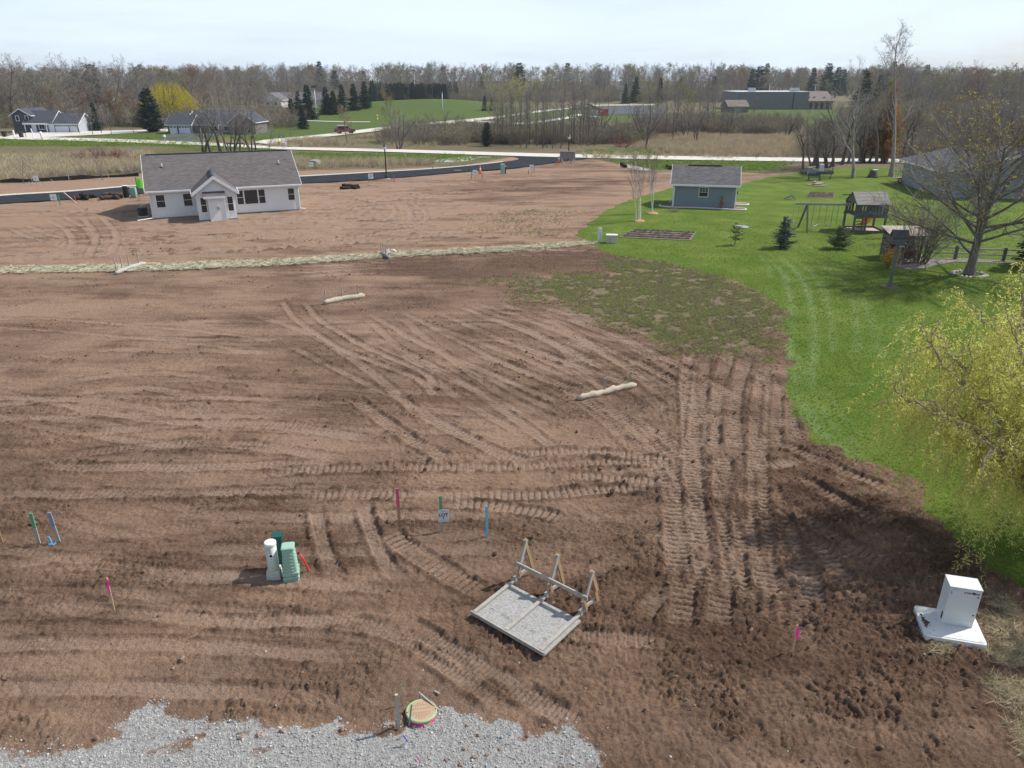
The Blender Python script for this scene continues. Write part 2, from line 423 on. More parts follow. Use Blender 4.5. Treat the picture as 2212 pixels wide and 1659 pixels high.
# ---- crawler and wheel tracks: treads of a given width, each a path on the ground
rough = sstep(-0.1, 0.55, fbm(GX/1.9, GY/1.1, 4, 61) + 0.35*(np.clip(W,0,1.2)-0.5))
rough = np.clip(rough + 0.25*pmask(wpoly([(1900,1180),(2120,1230),(2230,1480),(2212,1660),(1650,1660),(1750,1350)]), 1.0, 1.0, 2, 62), 0, 1.2)
TZ = np.zeros(GX.shape, np.float32); IN = np.zeros(GX.shape, np.float32); BM = np.zeros(GX.shape, np.float32)
trk_noise = fbm(GX/0.35, GY/0.35, 3, 71)
brk = fbm(GX/1.3, GY/1.3, 3, 73)
def tread(pts, w=0.42, depth=0.045, pitch=0.19, cleat=0.035, berm=0.055, k=1.0, skew=0.0, soft=.04, px=True):
    berm *= .45; depth *= .7; cleat *= 1.0
    P = spline([tuple(gp(*p))[:2] for p in pts] if px else pts, 0.5)
    m = w/2+0.35
    r0, r1 = np.searchsorted(ys, [P[:,1].min()-m, P[:,1].max()+m])
    if r1-r0 < 2: return
    hw = half[r0:r1]
    c0 = int(np.clip(((P[:,0].min()-m)/hw.min() if P[:,0].min()<0 else (P[:,0].min()-m)/hw.max())*420+420+13, 0, NC-1))
    c1 = int(np.clip(((P[:,0].max()+m)/hw.max() if P[:,0].max()<0 else (P[:,0].max()+m)/hw.min())*420+420+15, 0, NC))
    if c1-c0 < 2: return
    X, Y = GX[r0:r1, c0:c1], GY[r0:r1, c0:c1]
    D = np.full(X.shape, 9.0, np.float32); Sg = np.zeros(X.shape, np.float32); Dl = np.zeros(X.shape, np.float32); acc = 0.0
    for i in range(len(P)-1):
        (x0, y0), (x1, y1) = P[i], P[i+1]; ex, ey = x1-x0, y1-y0; ln = math.hypot(ex, ey)
        a, b = np.searchsorted(ys[r0:r1], [min(y0,y1)-m, max(y0,y1)+m])
        if b <= a: acc += ln; continue
        xx, yy = X[a:b]-x0, Y[a:b]-y0
        t = np.clip((xx*ex+yy*ey)/(ln*ln+1e-9), 0, 1)
        dd = np.hypot(xx-t*ex, yy-t*ey); u = dd < D[a:b]
        D[a:b][u] = dd[u]; Sg[a:b][u] = (acc+t*ln)[u]; Dl[a:b][u] = ((xx*ey-yy*ex)/ln)[u]; acc += ln
    ends = sstep(0, 0.8, Sg)*sstep(0, 0.8, acc-Sg)
    fd = np.clip(1.6-1.6*dyr[r0:r1]/pitch, 0, 1)
    wv = w/2 + 0.05*trk_noise[r0:r1, c0:c1]
    ins = sstep(soft, -soft, D-wv)*ends*k*np.clip(1.0+1.3*brk[r0:r1, c0:c1], 0.2, 1)
    fr = ((Sg+skew*Dl)/pitch) % 1.0
    groove = np.exp(-((fr-.5)/.12)**2)
    z = -depth - cleat*groove*fd + cleat*.35
    be = np.exp(-((D-w/2-.09)/.075)**2)*berm*(0.55+0.9*trk_noise[r0:r1, c0:c1])*ends*k
    s_ = (slice(r0, r1), slice(c0, c1)); sl = soil[s_]
    TZ[s_] = (TZ[s_]*(1-ins) + z*ins + np.maximum(be, 0)*(1-ins)) * np.where(sl > .02, 1, 0)
    IN[s_] = np.clip(IN[s_]*(1-ins*.2), 0, 1); IN[s_] = np.maximum(IN[s_], ins)
    BM[s_] = np.maximum(BM[s_]*(1-ins), np.clip(be/max(berm,1e-3), 0, 1))
    W[s_] += 0.45*np.clip(be/max(berm,1e-3), 0, 1) - 0.38*ins*(1-.8*groove*fd) + 0.75*ins*groove*fd*min(1., cleat/.03)
def pair(pts, gauge=1.7, **kw):
    P = spline([tuple(gp(*p))[:2] for p in pts], 1.0)
    T = np.gradient(P, axis=0); T /= np.linalg.norm(T, axis=1)[:, None]+1e-9; N = np.stack([-T[:,1], T[:,0]], 1)
    for s_ in (-.5, .5): tread([tuple(q) for q in (P+N*gauge*s_)[::2]], px=False, **kw)

# broad old passes over the left half (faint, worn, never quite parallel)
for i in range(24):
    y0 = 600 + rng.uniform(0, 760); x0 = rng.uniform(-260, 420); x1 = x0+rng.uniform(280, 820); sl = rng.normal(.05, .06); bow = rng.normal(0, 16)
    pts = [(x0+(x1-x0)*t, y0+sl*(x1-x0)*t+bow*math.sin(math.pi*t)+rng.uniform(-3,3)) for t in np.linspace(0, 1, 7)]
    (pair if i % 3 else tread)(pts, w=rng.uniform(.30,.60), depth=rng.uniform(.005,.022), cleat=rng.choice([0,.004,.012]), berm=rng.uniform(.02,.07), k=rng.uniform(.35,.85))
# passes sweeping down to the right in loose arcs that cross one another
for i in range(15):
    x0, y0 = rng.uniform(520, 1180), rng.uniform(615, 760); n_ = rng.uniform(.55,1.2); sl = .70-.0005*(x0-500)+rng.normal(0,.10); bow = rng.normal(-20, 26)
    pts = [(x0+400*n_*t, y0+400*n_*sl*t+bow*math.sin(math.pi*t)) for t in np.linspace(0, 1, 6)]
    (pair if i % 2 else tread)(pts, w=rng.uniform(.32,.55), depth=.02, cleat=rng.choice([0,.012,.02]), berm=rng.uniform(.03,.075), k=rng.uniform(.5,.85), skew=rng.uniform(-.3,.3))
for pts in ([(610,650),(640,690),(720,745),(830,790),(905,820),(945,860)], [(660,655),(690,690),(760,735),(860,780),(925,812),(940,845)]): tread(pts, w=.34, depth=.03, cleat=.012, pitch=.1, berm=.05)
for i in range(10):
    x0, y0 = rng.uniform(980, 1380), rng.uniform(640, 760); sl = rng.normal(.46,.07)
    pts = [(x0+330*t, y0+330*sl*t-14*math.sin(math.pi*t)) for t in np.linspace(0, 1, 6)]
    tread(pts, w=rng.uniform(.4,.55), depth=.03, cleat=.036, berm=.055, k=.85, skew=rng.uniform(-.5,.5))
for i in range(9):      # turning marks that sweep from the middle towards the lower right
    t0 = i/8.; pts = [(1180+60*i+rng.uniform(-15,15), 820+26*i), (1330+45*i, 930+24*i+rng.uniform(-10,10)), (1450+34*i, 1080+22*i), (1500+30*i, 1260+18*i)]
    tread(pts, w=.48, depth=.03, cleat=.04, pitch=.2, berm=.05, k=rng.uniform(.5,.8))
# passes in the field above the straw mat
for i in range(30):
    yy = 396+i*5.2+rng.uniform(-3, 3); x0 = rng.uniform(-60, 500)
    tread([(x0, yy+rng.uniform(5,25)), (x0+260, yy+rng.uniform(0,12)), (x0+560, yy-rng.uniform(0,14)), (x0+820, yy-rng.uniform(10,34))], w=.7, depth=.05, cleat=.0, berm=.22, k=.8)
for pts in ([(640,462),(740,470),(830,480),(870,462),(850,440),(760,425),(660,420)], [(650,478),(760,488),(880,486),(905,462),(870,436)],
            [(120,470),(170,500),(185,540)], [(200,470),(230,510),(215,560)], [(330,475),(420,500),(520,500)], [(40,490),(120,520),(260,530),(420,522)]):
    pair(pts, 1.5, w=.5, depth=.05, cleat=.0, berm=.12, k=.9)
for dy_ in (0, 10, 22, 31): tread([(640,566+dy_), (820,558+dy_), (1000,550+dy_), (1180,541+dy_), (1320,545+dy_*.8)], w=.5, depth=.05, cleat=.045, berm=.08)
# individual treads that read clearly
for k_, pts in enumerate([
    [cA(-400,1185), cA(0,1170), cA(640,1155), cA(1100,1153), cA(1600,1130), cA(1900,1133), cA(2200,1155)],
    [cA(1000,1075), cA(1320,1062), cA(1600,1065), cA(1900,1090), cA(2180,1130)],
    [cA(600,1335), cA(900,1325), cA(1300,1325), cA(1700,1295), cA(2050,1290)],
    [cA(680,1380), cA(1000,1395), cA(1300,1445), cA(1480,1510)],
    [cA(1400,1215), cA(1600,1215), cA(1900,1245), cA(2120,1280)],
    [cA(-200,1340), cA(200,1325), cA(600,1345)]]):
    tread(pts, w=.50, depth=.055, cleat=.05, pitch=.21, berm=.07)
for pts in ([cA(120,720), cA(300,850), cA(480,980), cA(720,1110)], [cA(520,800), cA(760,930), cA(1000,1050), cA(1240,1140)],
            [cA(900,440), cA(1200,560), cA(1450,650), cA(1600,690)], [cA(1100,380), cA(1450,500), cA(1750,610), cA(1900,650)]):
    tread(pts, w=.55, depth=.05, cleat=.022, berm=.10)
for pts in ([cB(455,60), cB(440,180), cB(450,330), cB(460,520), cB(475,700), cB(485,960)], [cB(600,50), cB(565,150), cB(535,300), cB(520,420)],
            [cB(650,90), cB(612,200), cB(600,330), cB(610,420)], [cB(715,140), cB(695,250), cB(690,380), cB(690,560), cB(700,740), cB(725,960)],
            [cB(795,240), cB(800,320), cB(830,390)], [cB(560,60), cB(540,20), cB(500,-60)], [cB(640,40), cB(600,-20), cB(570,-90)],
            [cB(505,70), cB(490,160), cB(480,300), cB(470,420)], [cB(750,180), cB(742,300), cB(745,420)], [cB(560,430), cB(570,600), cB(600,780), cB(620,960)], [cB(640,480), cB(640,640), cB(650,800)], [cB(380,500), cB(395,700), cB(400,900)],
            [cB(430,840), cB(420,960), cB(410,1080)], [cB(560,800), cB(560,900), cB(550,1080)], [cB(830,780), cB(870,880), cB(890,1010)]):
    tread(pts, w=.62, depth=.06, cleat=.06, pitch=.22, berm=.10)
for pts in ([cB(760,390), cB(850,430), cB(1000,500), cB(1180,570)], [cB(800,500), cB(900,555), cB(1020,620), cB(1170,700)],
            [cB(780,600), cB(900,690), cB(1010,760), cB(1160,830)], [cB(850,720), cB(940,800), cB(1000,900)], [cB(690,480), cB(780,470), cB(860,440)]):
    tread(pts, w=.55, depth=.05, cleat=.03, pitch=.2, berm=.10)
for pts in ([cC(740,270), cC(760,450), cC(810,650), cC(880,820), cC(960,950)], [cC(1150,240), cC(1200,450), cC(1290,680), cC(1390,850), cC(1500,960)]):
    tread(pts, w=.40, depth=.055, cleat=.018, pitch=.07, berm=.07)
tread([cC(1330,500), cC(1500,640), cC(1750,800), cC(1980,930), cC(2200,1040)], w=.62, depth=.07, cleat=.07, pitch=.20, berm=.10)
tread([cC(860,1000), cC(1000,930), cC(1090,900)], w=.5, depth=.06, cleat=.05, pitch=.17)
for pts in ([cE(-1200,930), cE(-700,960), cE(-300,1010), cE(100,1180), cE(500,1450), cE(900,1720)], [cE(-150,900), cE(300,1160), cE(700,1390), cE(1200,1700), cE(1600,1900)],
            [cE(1240,1050), cE(1500,1080), cE(1800,1100), cE(2300,1130)], [cE(2250,640), cE(2080,820), cE(1980,1000)], [cE(1550,560), cE(1700,480), cE(1900,400)]):
    tread(pts, w=.48, depth=.045, cleat=.016, pitch=.12, berm=.10)
for i in range(2):
    yy = 1400+i*95
    tread([(-120, yy), (200, yy-8+i*3), (480, yy+4), (760, yy+24)], w=.40, depth=.02, cleat=.0, pitch=.12, berm=.05, k=.7)

def billow(lam, s, o=2): return (1-np.abs(fbm(GX/lam, GY/lam, o, s)))*fade(lam)
lmp = np.clip(np.abs(fbm(GX/.30, GY/.30, 2, 81))*2.2, 0, 1)*fade(.30)
lmp2 = np.clip(np.abs(fbm(GX/.12, GY/.12, 2, 83))*2.2, 0, 1)*fade(.12)
lmp4 = np.clip(np.abs(fbm(GX/.07, GY/.07, 2, 84))*2.2, 0, 1)*fade(.07)
lmp3 = np.clip(np.abs(fbm(GX/.9, GY/.6, 3, 85))*2.0, 0, 1)*fade(.9)
mess = pmask(wpoly([(1330,760),(1690,760),(1760,960),(2000,1110),(2212,1260),(2260,1660),(1300,1660),(1080,1420),(1180,1180),(1330,1100)]), 1.5, 1.5, 3, 63)
rgh = np.clip((rough+.45*mess)*(1-.8*IN)+BM*.9, 0, 1.3)
H0 = terrain(GX, GY)
near = np.clip((150-GY)/60, 0, 1)
Z = H0 + soil*near*(0.06*low + 0.022*lmp*(1-.8*IN) + rgh*(0.034*lmp+0.050*lmp2+0.02*lmp3) + (0.026+.02*mess)*lmp2 + 0.018*lmp4 + 0.03*fbm(GX/.8, GY/.8, 3, 87)*fade(.8) + TZ)
Z += soil*near*upper*(0.09*fbm(GX/3.2, GY/1.6, 4, 88)+0.12*np.clip(np.abs(fbm(GX/2.6, GY/.7, 3, 89))*2,0,1)*fade(.7)+.05*np.abs(fbm(GX/.5, GY/.5, 2, 90))*fade(.5))
Z += L*(0.03*fbm(GX/3, GY/3, 3, 91) + .035 + 0.03*np.abs(fbm(GX/.16, GY/.16, 2, 92))*fade(.16)) * np.clip((120-GY)/40, 0, 1)
Z += S*soil*0.05*np.abs(fbm(GX/.25, GY/.25, 2, 93))*fade(.25)
Z += GR*np.where(GY < 40, 0.02+0.035*np.abs(fbm(GX/.09, GY/.09, 2, 94)), 0)
W += 0.12*rgh
# wet clumps cluster in the rough spots; smooth passes are dry
comp = np.clip(IN, 0, 1)

# pale lines of cut grass left by the mower
clip_ = np.zeros(GX.shape, np.float32)
def mowline(pts, w, k):
    global clip_
    P = spline([tuple(gp(*p))[:2] for p in pts], 0.8); m = w*2+.3
    r0, r1 = np.searchsorted(ys, [P[:,1].min()-m, P[:,1].max()+m]); X, Y = GX[r0:r1], GY[r0:r1]
    D = np.full(X.shape, 9.0)
    for i in range(len(P)-1):
        a, b = np.searchsorted(ys[r0:r1], [min(P[i,1],P[i+1,1])-m, max(P[i,1],P[i+1,1])+m])
        ex, ey = P[i+1]-P[i]; xx, yy = X[a:b]-P[i,0], Y[a:b]-P[i,1]
        t = np.clip((xx*ex+yy*ey)/(ex*ex+ey*ey+1e-9), 0, 1); D[a:b] = np.minimum(D[a:b], np.hypot(xx-t*ex, yy-t*ey))
    clip_[r0:r1] = np.maximum(clip_[r0:r1], np.exp(-(D/w)**2)*k*np.clip(.8+.7*fbm(X/2.5, Y/2.5, 3, 95), 0, 1))
for pts, w, k in [([(1655,560),(1690,590),(1705,640),(1712,720)], .22, .7), ([(1690,562),(1730,600),(1752,660),(1760,740),(1752,800),(1760,860)], .22, .8),
    ([(1722,562),(1765,605),(1790,670),(1800,760)], .2, .5), ([(1760,560),(1830,620),(1850,690),(1852,760)], .22, .55), ([(1700,730),(1712,800),(1740,880),(1790,950),(1850,985)], .28, .8),
    ([(1722,770),(1745,830),(1790,910),(1850,965)], .2, .6), ([(1780,840),(1820,900),(1860,940)], .18, .5), ([(1860,640),(1885,700),(1900,770)], .3, .5),
    ([(1930,690),(1955,745),(1975,790)], .3, .45), ([(1785,830),(1840,832),(1880,828)], .15, .4), ([(1640,552),(1660,575),(1665,600)], .2, .5)]:
    mowline(pts, w, k)

def soften(a): return np.clip(a, 0, 1).astype(np.float32)
attA = np.stack([soften(L), soften(S), soften(GR), soften(MD)], -1).reshape(-1, 4)
attB = np.stack([soften(W), soften(comp), soften(dry), soften(clip_)], -1).reshape(-1, 4)

def ground_material():
    m = bpy.data.materials.new('ground'); m.use_nodes = True
    nt = m.node_tree; n, l = nt.nodes, nt.links; bs = n['Principled BSDF']
    bs.inputs['Roughness'].default_value = 0.95; bs.inputs['Specular IOR Level'].default_value = 0.12
    A = n.new('ShaderNodeAttribute'); A.attribute_name = 'zoneA'; B = n.new('ShaderNodeAttribute'); B.attribute_name = 'zoneB'
    sA = n.new('ShaderNodeSeparateColor'); l.new(A.outputs['Color'], sA.inputs[0])
    sB = n.new('ShaderNodeSeparateColor'); l.new(B.outputs['Color'], sB.inputs[0])
    t = n.new('ShaderNodeTexCoord'); P = t.outputs['Object']
    def noise(sc, det=4, rough=.6, stretch=None, seed=0):
        x = n.new('ShaderNodeTexNoise'); x.inputs['Scale'].default_value = sc; x.inputs['Detail'].default_value = det; x.inputs['Roughness'].default_value = rough
        mp = n.new('ShaderNodeMapping'); l.new(P, mp.inputs[0]); mp.inputs['Location'].default_value = (seed*13.7, seed*5.1, 0)
        if stretch: mp.inputs['Scale'].default_value = stretch
        l.new(mp.outputs[0], x.inputs['Vector']); return x.outputs[0]
    def rng_(v, a, b, c=0., d=1.):
        x = n.new('ShaderNodeMapRange'); l.new(v, x.inputs[0])
        for i, q in enumerate((a, b, c, d)): x.inputs[i+1].default_value = q
        return x.outputs[0]
    def mth(op, a, b=None, c=None):
        x = n.new('ShaderNodeMath'); x.operation = op
        for i, q in enumerate((a, b, c)):
            if q is None: continue
            if isinstance(q, (int, float)): x.inputs[i].default_value = q
            else: l.new(q, x.inputs[i])
        return x.outputs[0]
    def mixc(f, a, b, mode='MIX'):
        x = n.new('ShaderNodeMix'); x.data_type = 'RGBA'; x.blend_type = mode
        if isinstance(f, (int, float)): x.inputs['Factor'].default_value = f
        else: l.new(f, x.inputs['Factor'])
        for i, q in ((6, a), (7, b)):
            if isinstance(q, tuple): x.inputs[i].default_value = (*q, 1)
            else: l.new(q, x.inputs[i])
        return x.outputs[2]
    n_f = noise(14, 6, .7); n_m = noise(2.2, 5, .62, seed=2); n_g = noise(.35, 4, .55, seed=3); n_vf = noise(48, 3, .6, seed=4)
    # soil
    n_s = noise(1.5, 5, .68, (.2, 1.4, 1), 22)
    wet = mth('ADD', sB.outputs[0], mth('MULTIPLY_ADD', n_f, 1.0, -.5)); wet = mth('ADD', wet, mth('MULTIPLY_ADD', n_s, .9, -.45)); wet = mth('ADD', wet, mth('MULTIPLY_ADD', n_m, .7, -.35))
    dryc = mixc(rng_(n_g, .35, .65), (.345, .236, .168), (.362, .236, .160))
    dryc = mixc(mth('MULTIPLY', sB.outputs[1], .45), dryc, (.37, .28, .22))
    soilc = mixc(rng_(wet, .10, 1.05), dryc, (.122, .073, .049))
    grit = rng_(noise(30, 4, .75, seed=5), .40, .62); soilc = mixc(mth('MULTIPLY', grit, .55), soilc, mixc(.62, soilc, (.035, .021, .015)))
    red = rng_(noise(.22, 3, .5, seed=6), .52, .70); soilc = mixc(mth('MULTIPLY', red, .35), soilc, (.30, .19, .13))
    vo = n.new('ShaderNodeTexVoronoi'); vo.inputs['Scale'].default_value = 7; l.new(P, vo.inputs['Vector'])
    peb = mth('MULTIPLY', rng_(vo.outputs['Distance'], .055, .035), rng_(noise(1.1, 2, seed=8), .5, .56)); soilc = mixc(mth('MULTIPLY', peb, .7), soilc, (.60, .56, .50))
    # lawn
    lawnc = mixc(rng_(noise(1.0, 5, .65, seed=9), .3, .7), (.098, .162, .016), (.138, .205, .027))
    lawnc = mixc(rng_(n_vf, .3, .7), lawnc, mixc(.55, lawnc, (.030, .065, .008)))
    lawnc = mixc(mth('MULTIPLY', rng_(n_g, .42, .68), .60), lawnc, (.185, .225, .045))
    lawnc = mixc(mth('MULTIPLY', mth('MULTIPLY', A.outputs['Alpha'], 1.0), .0), lawnc, (.1, .1, .05))
    lawnc = mixc(mth('MULTIPLY', B.outputs['Alpha'], .45), lawnc, (.26, .35, .17))
    # thin grass over soil: blades and dead stalks in tufts
    sp_n = noise(3.0, 6, .75, seed=12); tuft = mth('ADD', sp_n, mth('MULTIPLY_ADD', n_f, .5, -.25))
    spf = mth('MULTIPLY', rng_(mth('ADD', tuft, mth('MULTIPLY_ADD', sA.outputs[1], .62, -.62)), .22, .45), rng_(sA.outputs[1], .02, .3))
    spcol = mixc(rng_(noise(1.1, 5, .7, seed=13), .36, .58), (.100, .138, .032), (.225, .185, .135))
    col = mixc(mth('MULTIPLY', spf, .85), soilc, spcol)
    # meadow: dead stalks to fresh grass
    md_d = mth('ADD', sB.outputs[2], mth('MULTIPLY_ADD', noise(.9, 6, .7, seed=15), .8, -.4))
    mdc = mixc(rng_(md_d, .12, .45), (.070, .118, .022), (.125, .122, .050)); mdc = mixc(rng_(md_d, .40, .62), mdc, (.175, .140, .095)); mdc = mixc(rng_(md_d, .80, 1.05), mdc, (.40, .325, .205))
    mdc = mixc(rng_(n_m, .3, .75, 0, .35), mdc, (.12, .09, .05))
    # gravel
    vg = n.new('ShaderNodeTexVoronoi'); vg.inputs['Scale'].default_value = 26; l.new(P, vg.inputs['Vector'])
    sg = n.new('ShaderNodeSeparateColor'); l.new(vg.outputs['Color'], sg.inputs[0])
    grc = mixc(sg.outputs[0], (.29, .285, .275), (.48, .475, .46)); grc = mixc(rng_(noise(1.4, 5, .7, seed=17), .55, .72, 0, .55), grc, (.26, .19, .145))
    edge = noise(9, 5, .75, seed=18)
    def zmask(v, k=.9): return rng_(mth('ADD', v, mth('MULTIPLY_ADD', edge, k, -k/2)), .40, .60)
    col = mixc(zmask(A.outputs['Alpha'], .8), col, mdc)
    col = mixc(zmask(sA.outputs[0], .7), col, lawnc)
    col = mixc(zmask(sA.outputs[2], 1.0), col, grc)
    l.new(col, bs.inputs['Base Color'])
    bp = n.new('ShaderNodeBump'); bp.inputs['Distance'].default_value = .09; bp.inputs['Strength'].default_value = .9
    nb = noise(22, 6, .75, seed=20); l.new(mth('ADD', nb, mth('MULTIPLY', noise(6, 4, .6, seed=21), 1.2)), bp.inputs['Height']); l.new(bp.outputs[0], bs.inputs['Normal'])
    return m
M_GROUND = ground_material()

V = np.stack([GX, GY, Z], -1).reshape(-1, 3)
idx = np.arange(NR*NC).reshape(NR, NC)
Q = np.stack([idx[:-1,:-1], idx[:-1,1:], idx[1:,1:], idx[1:,:-1]], -1).reshape(-1, 4)
fl = L.reshape(-1)[Q].mean(1); fm = MD.reshape(-1)[Q].mean(1)
which = np.where(fl > .5, 1, np.where(fm > .5, 2, 0))
def sub_ground(name, sel, label):
    q = Q[sel]; used = np.unique(q); remap = np.full(NR*NC, -1, np.int64); remap[used] = np.arange(len(used))
    me = np_mesh(name, V[used], remap[q], [M_GROUND], smooth=True)
    for nm, at in (('zoneA', attA), ('zoneB', attB)):
        a = me.attributes.new(nm, 'FLOAT_COLOR', 'POINT'); a.data.foreach_set('color', np.ascontiguousarray(at[used], np.float32).ravel())
    o = link(bpy.data.objects.new(name, me)); tag(o, label, None, None, 'structure'); return o
sub_ground('ground', which == 0, 'bare brown building-site soil marked by crawler tracks')
sub_ground('lawn', which == 1, 'mown green back lawn beside the bare soil')
sub_ground('meadow', which == 2, 'rough grass and dry stalks beyond the building site')

def zat(x, y):
    """height of the modelled surface at a point"""
    j = int(np.clip(np.searchsorted(ys, y), 1, NR-1)); j = j if abs(ys[j]-y) < abs(ys[j-1]-y) else j-1
    c = int(np.argmin(np.abs(GX[j]-x))); return float(Z[j, c])
def P3(fx, fy, dz=0.0):
    p = gp(fx, fy); return Vector((p.x, p.y, zat(p.x, p.y)+dz))
# ================================================================== ROADS
M_ASPH = mat('asphalt', (.022,.025,.032), .85, (.034,.037,.045), .8, 6, bump=.3, bscale=30, spec=.06)
M_ASPH_OLD = mat('old_asphalt', (.075,.080,.092), .9, (.105,.110,.120), .25, 6, spec=.06)
M_CONC = mat('road_concrete', (.50,.475,.425), .92, (.60,.575,.525), .5, 7, spec=.15)
M_SHOULDER = mat('shoulder_gravel', (.40,.37,.32), .95, (.58,.55,.50), 2.2, 7, spec=.1)
M_GCONC = mat('kerb_concrete', (.50,.48,.44), .9, (.62,.60,.56), 3, 5)

def ribbon(name, left, right, mtl, dz, label=None, thick=0.0, n=40, kind='structure'):
    """sheet between two edge lines given in layout pixels"""
    def res(pts, n):
        P = spline([tuple(gp(*p))[:2] for p in pts], 1.0)
        s_ = np.concatenate([[0], np.cumsum(np.linalg.norm(np.diff(P, axis=0), axis=1))]); t = np.linspace(0, s_[-1], n)
        return np.stack([np.interp(t, s_, P[:,0]), np.interp(t, s_, P[:,1])], 1)
    A_, B_ = res(left, n), res(right, n); K = 7
    vs_, fs_ = [], []
    for a, b in zip(A_, B_):
        for j in range(K):
            q = a*(1-j/(K-1))+b*j/(K-1); vs_.append((q[0], q[1], hz(q[0], q[1])+dz))
    for i in range(n-1):
        for j in range(K-1): fs_.append((i*K+j, i*K+j+1, (i+1)*K+j+1, (i+1)*K+j))
    o = mesh_obj(name, vs_, fs_, mtl, None, True)
    return tag(o, label, None, None, kind)

ribbon('road', [(-420,470),(-150,441),(0,425),(150,415.5),(312,402),(480,391),(645,383),(803,374),(928,366.5),(1020,358.5),(1090,350.5),(1122,345),(1117,340.5),(1106,338.2)],
       [(-420,500),(-150,462),(0,442),(150,432),(312,419),(480,409),(648,398),(835,387),(978,374.5),(1050,369),(1106,365),(1165,357),(1225,349),(1275,343.4)], M_ASPH, .10, 'new dark asphalt street curving through the building site', n=90)
ribbon('road_shoulder', [(-420,466),(-150,438),(0,421.5),(150,412.5),(312,399.2),(480,388.5),(645,380.6),(803,371.8),(928,364.6),(1020,356.8),(1085,349.2)],
       [(-420,471.5),(-150,442),(0,426),(150,416),(312,402.5),(480,391.5),(645,383.4),(803,374.4),(928,366.9),(1020,358.9),(1090,350.9)], M_SHOULDER, .075, 'strip of pale gravel along the far edge of the asphalt street', n=80)
ribbon('road', [(-500,283),(-200,289),(0,295.2),(150,298.5),(300,303.2),(450,309.2),(603,317.8),(828,323),(1106,331),(1356,336.7),(1659,341.3),(1959,345.2),(2400,349),(2700,350)],
       [(-500,288.5),(-200,294.5),(0,301),(150,304.8),(300,309.5),(450,315.6),(603,323.4),(828,329.2),(1106,338),(1356,344.2),(1659,349.3),(1959,353.2),(2400,357),(2700,358)], M_CONC, .12, 'pale concrete road crossing behind the building site', n=90)
ribbon('road', [(548,309.5),(575,303),(640,297.3),(728,288),(838,274.3),(928,265.6),(1003,258.9),(1106,247.5),(1193,236.8),(1245,231),(1285,227.3),(1415,226)],
       [(640,318.8),(612,309.8),(660,301.5),(728,294.2),(838,281.6),(928,271),(1015,263.8),(1106,251.5),(1193,240),(1245,233.6),(1285,229.2),(1415,227.8)], M_CONC, .16, 'pale side road leading to the park past the berm', n=80)
ribbon('path', [(1010,261.0),(1060,263.4),(1106,266.6),(1150,264.3),(1190,258.8),(1225,252.5),(1250,247)],
       [(1006,264.4),(1060,267.2),(1106,271.2),(1160,268.4),(1200,262.2),(1240,255.5),(1272,250)], M_CONC, .20, 'pale concrete path to the picnic shelter', n=30)
ribbon('parking_lot', [(1292,233.5),(1330,231),(1380,229.2),(1435,228.2)], [(1278,247.5),(1330,248.5),(1390,248.2),(1440,247)], M_ASPH_OLD, .14, 'grey asphalt parking lot behind the red container', n=20)
ribbon('driveway', [(60,287.0),(120,284.5),(200,283.4),(300,281.5),(420,277)], [(10,296),(90,297),(165,294),(260,289),(430,281)], M_CONC, .09, 'wide pale driveway of the blue house', n=30)
ribbon('driveway', [(375,289),(395,287.5),(430,287.2),(480,287.8)], [(340,304.8),(370,305.5),(410,306.8),(445,308.5)], M_ASPH_OLD, .09, 'short dark asphalt driveway by a mailbox', n=14)
ribbon('driveway', [(372,289.4),(392,284.6),(440,282.6),(490,284)], [(370,290.4),(396,288.3),(440,287.6),(490,289.4)], M_CONC, .14, 'pale apron in front of the white garage doors', n=14)
# asphalt edge lip where the new street meets the concrete road
ribbon('path', [(800,263.5),(720,262.5),(640,259.5)], [(800,264.9),(720,264,),(640,260.8)], M_SHOULDER, .12, 'thin pale footpath across the park grass', n=20)
ribbon('path', [(1240,272.5),(1300,270),(1350,271.5)], [(1240,274.3),(1300,272.2),(1350,273.6)], M_SHOULDER, .1, 'pale trail seen through the brush', n=12)

# ------------------------------------------------------------------ straw erosion blanket along the swale
M_STRAW = mat('straw_blanket', (.43,.39,.30), .95, (.30,.275,.20), 1.3, 7, bump=1.0, bscale=14, spec=.08, stretch=(.6,2.4,1))
def blanket():
    top = [(-260,588),(0,579.5),(160,577),(320,574),(480,569),(640,562),(830,549),(1000,541),(1120,535),(1200,528.5),(1285,523.5)]
    bot = [(-260,600),(0,590.5),(160,588.5),(320,586.0),(480,580.5),(640,571.5),(830,557.5),(1000,549),(1120,543),(1200,536.5),(1285,528.5)]
    P = spline([tuple(gp(*p))[:2] for p in top], .5); Q_ = spline([tuple(gp(*p))[:2] for p in bot], .5)
    n = 260; rs = lambda A_: np.stack([np.interp(np.linspace(0,1,n), np.linspace(0,1,len(A_)), A_[:,k]) for k in (0,1)], 1)
    P, Q_ = rs(P), rs(Q_); K = 16; vs_, fs_ = [], []
    r_ = random.Random(4)
    for i in range(n):
        e0, e1 = r_.uniform(-.05,.05), r_.uniform(-.05,.05)
        for j in range(K):
            t = (j/(K-1))*(1+e1)+e0*(1-j/(K-1)); q = P[i]*(1-t)+Q_[i]*t
            z = .045+.015*float(vnoise(np.array(q[0]*1.3), np.array(q[1]*2.), 5))+r_.uniform(-.012,.012)
            if j in (0, K-1): z = -.02
            vs_.append((q[0], q[1], zat(q[0], q[1])*.6+z))
    for i in range(n-1):
        for j in range(K-1): fs_.append((i*K+j, (i+1)*K+j, (i+1)*K+j+1, i*K+j+1))
    o = mesh_obj('erosion_blanket', vs_, fs_, M_STRAW, None, False)
    tag(o, 'long pale straw erosion blanket laid across the bare soil', 'straw mat')
blanket()
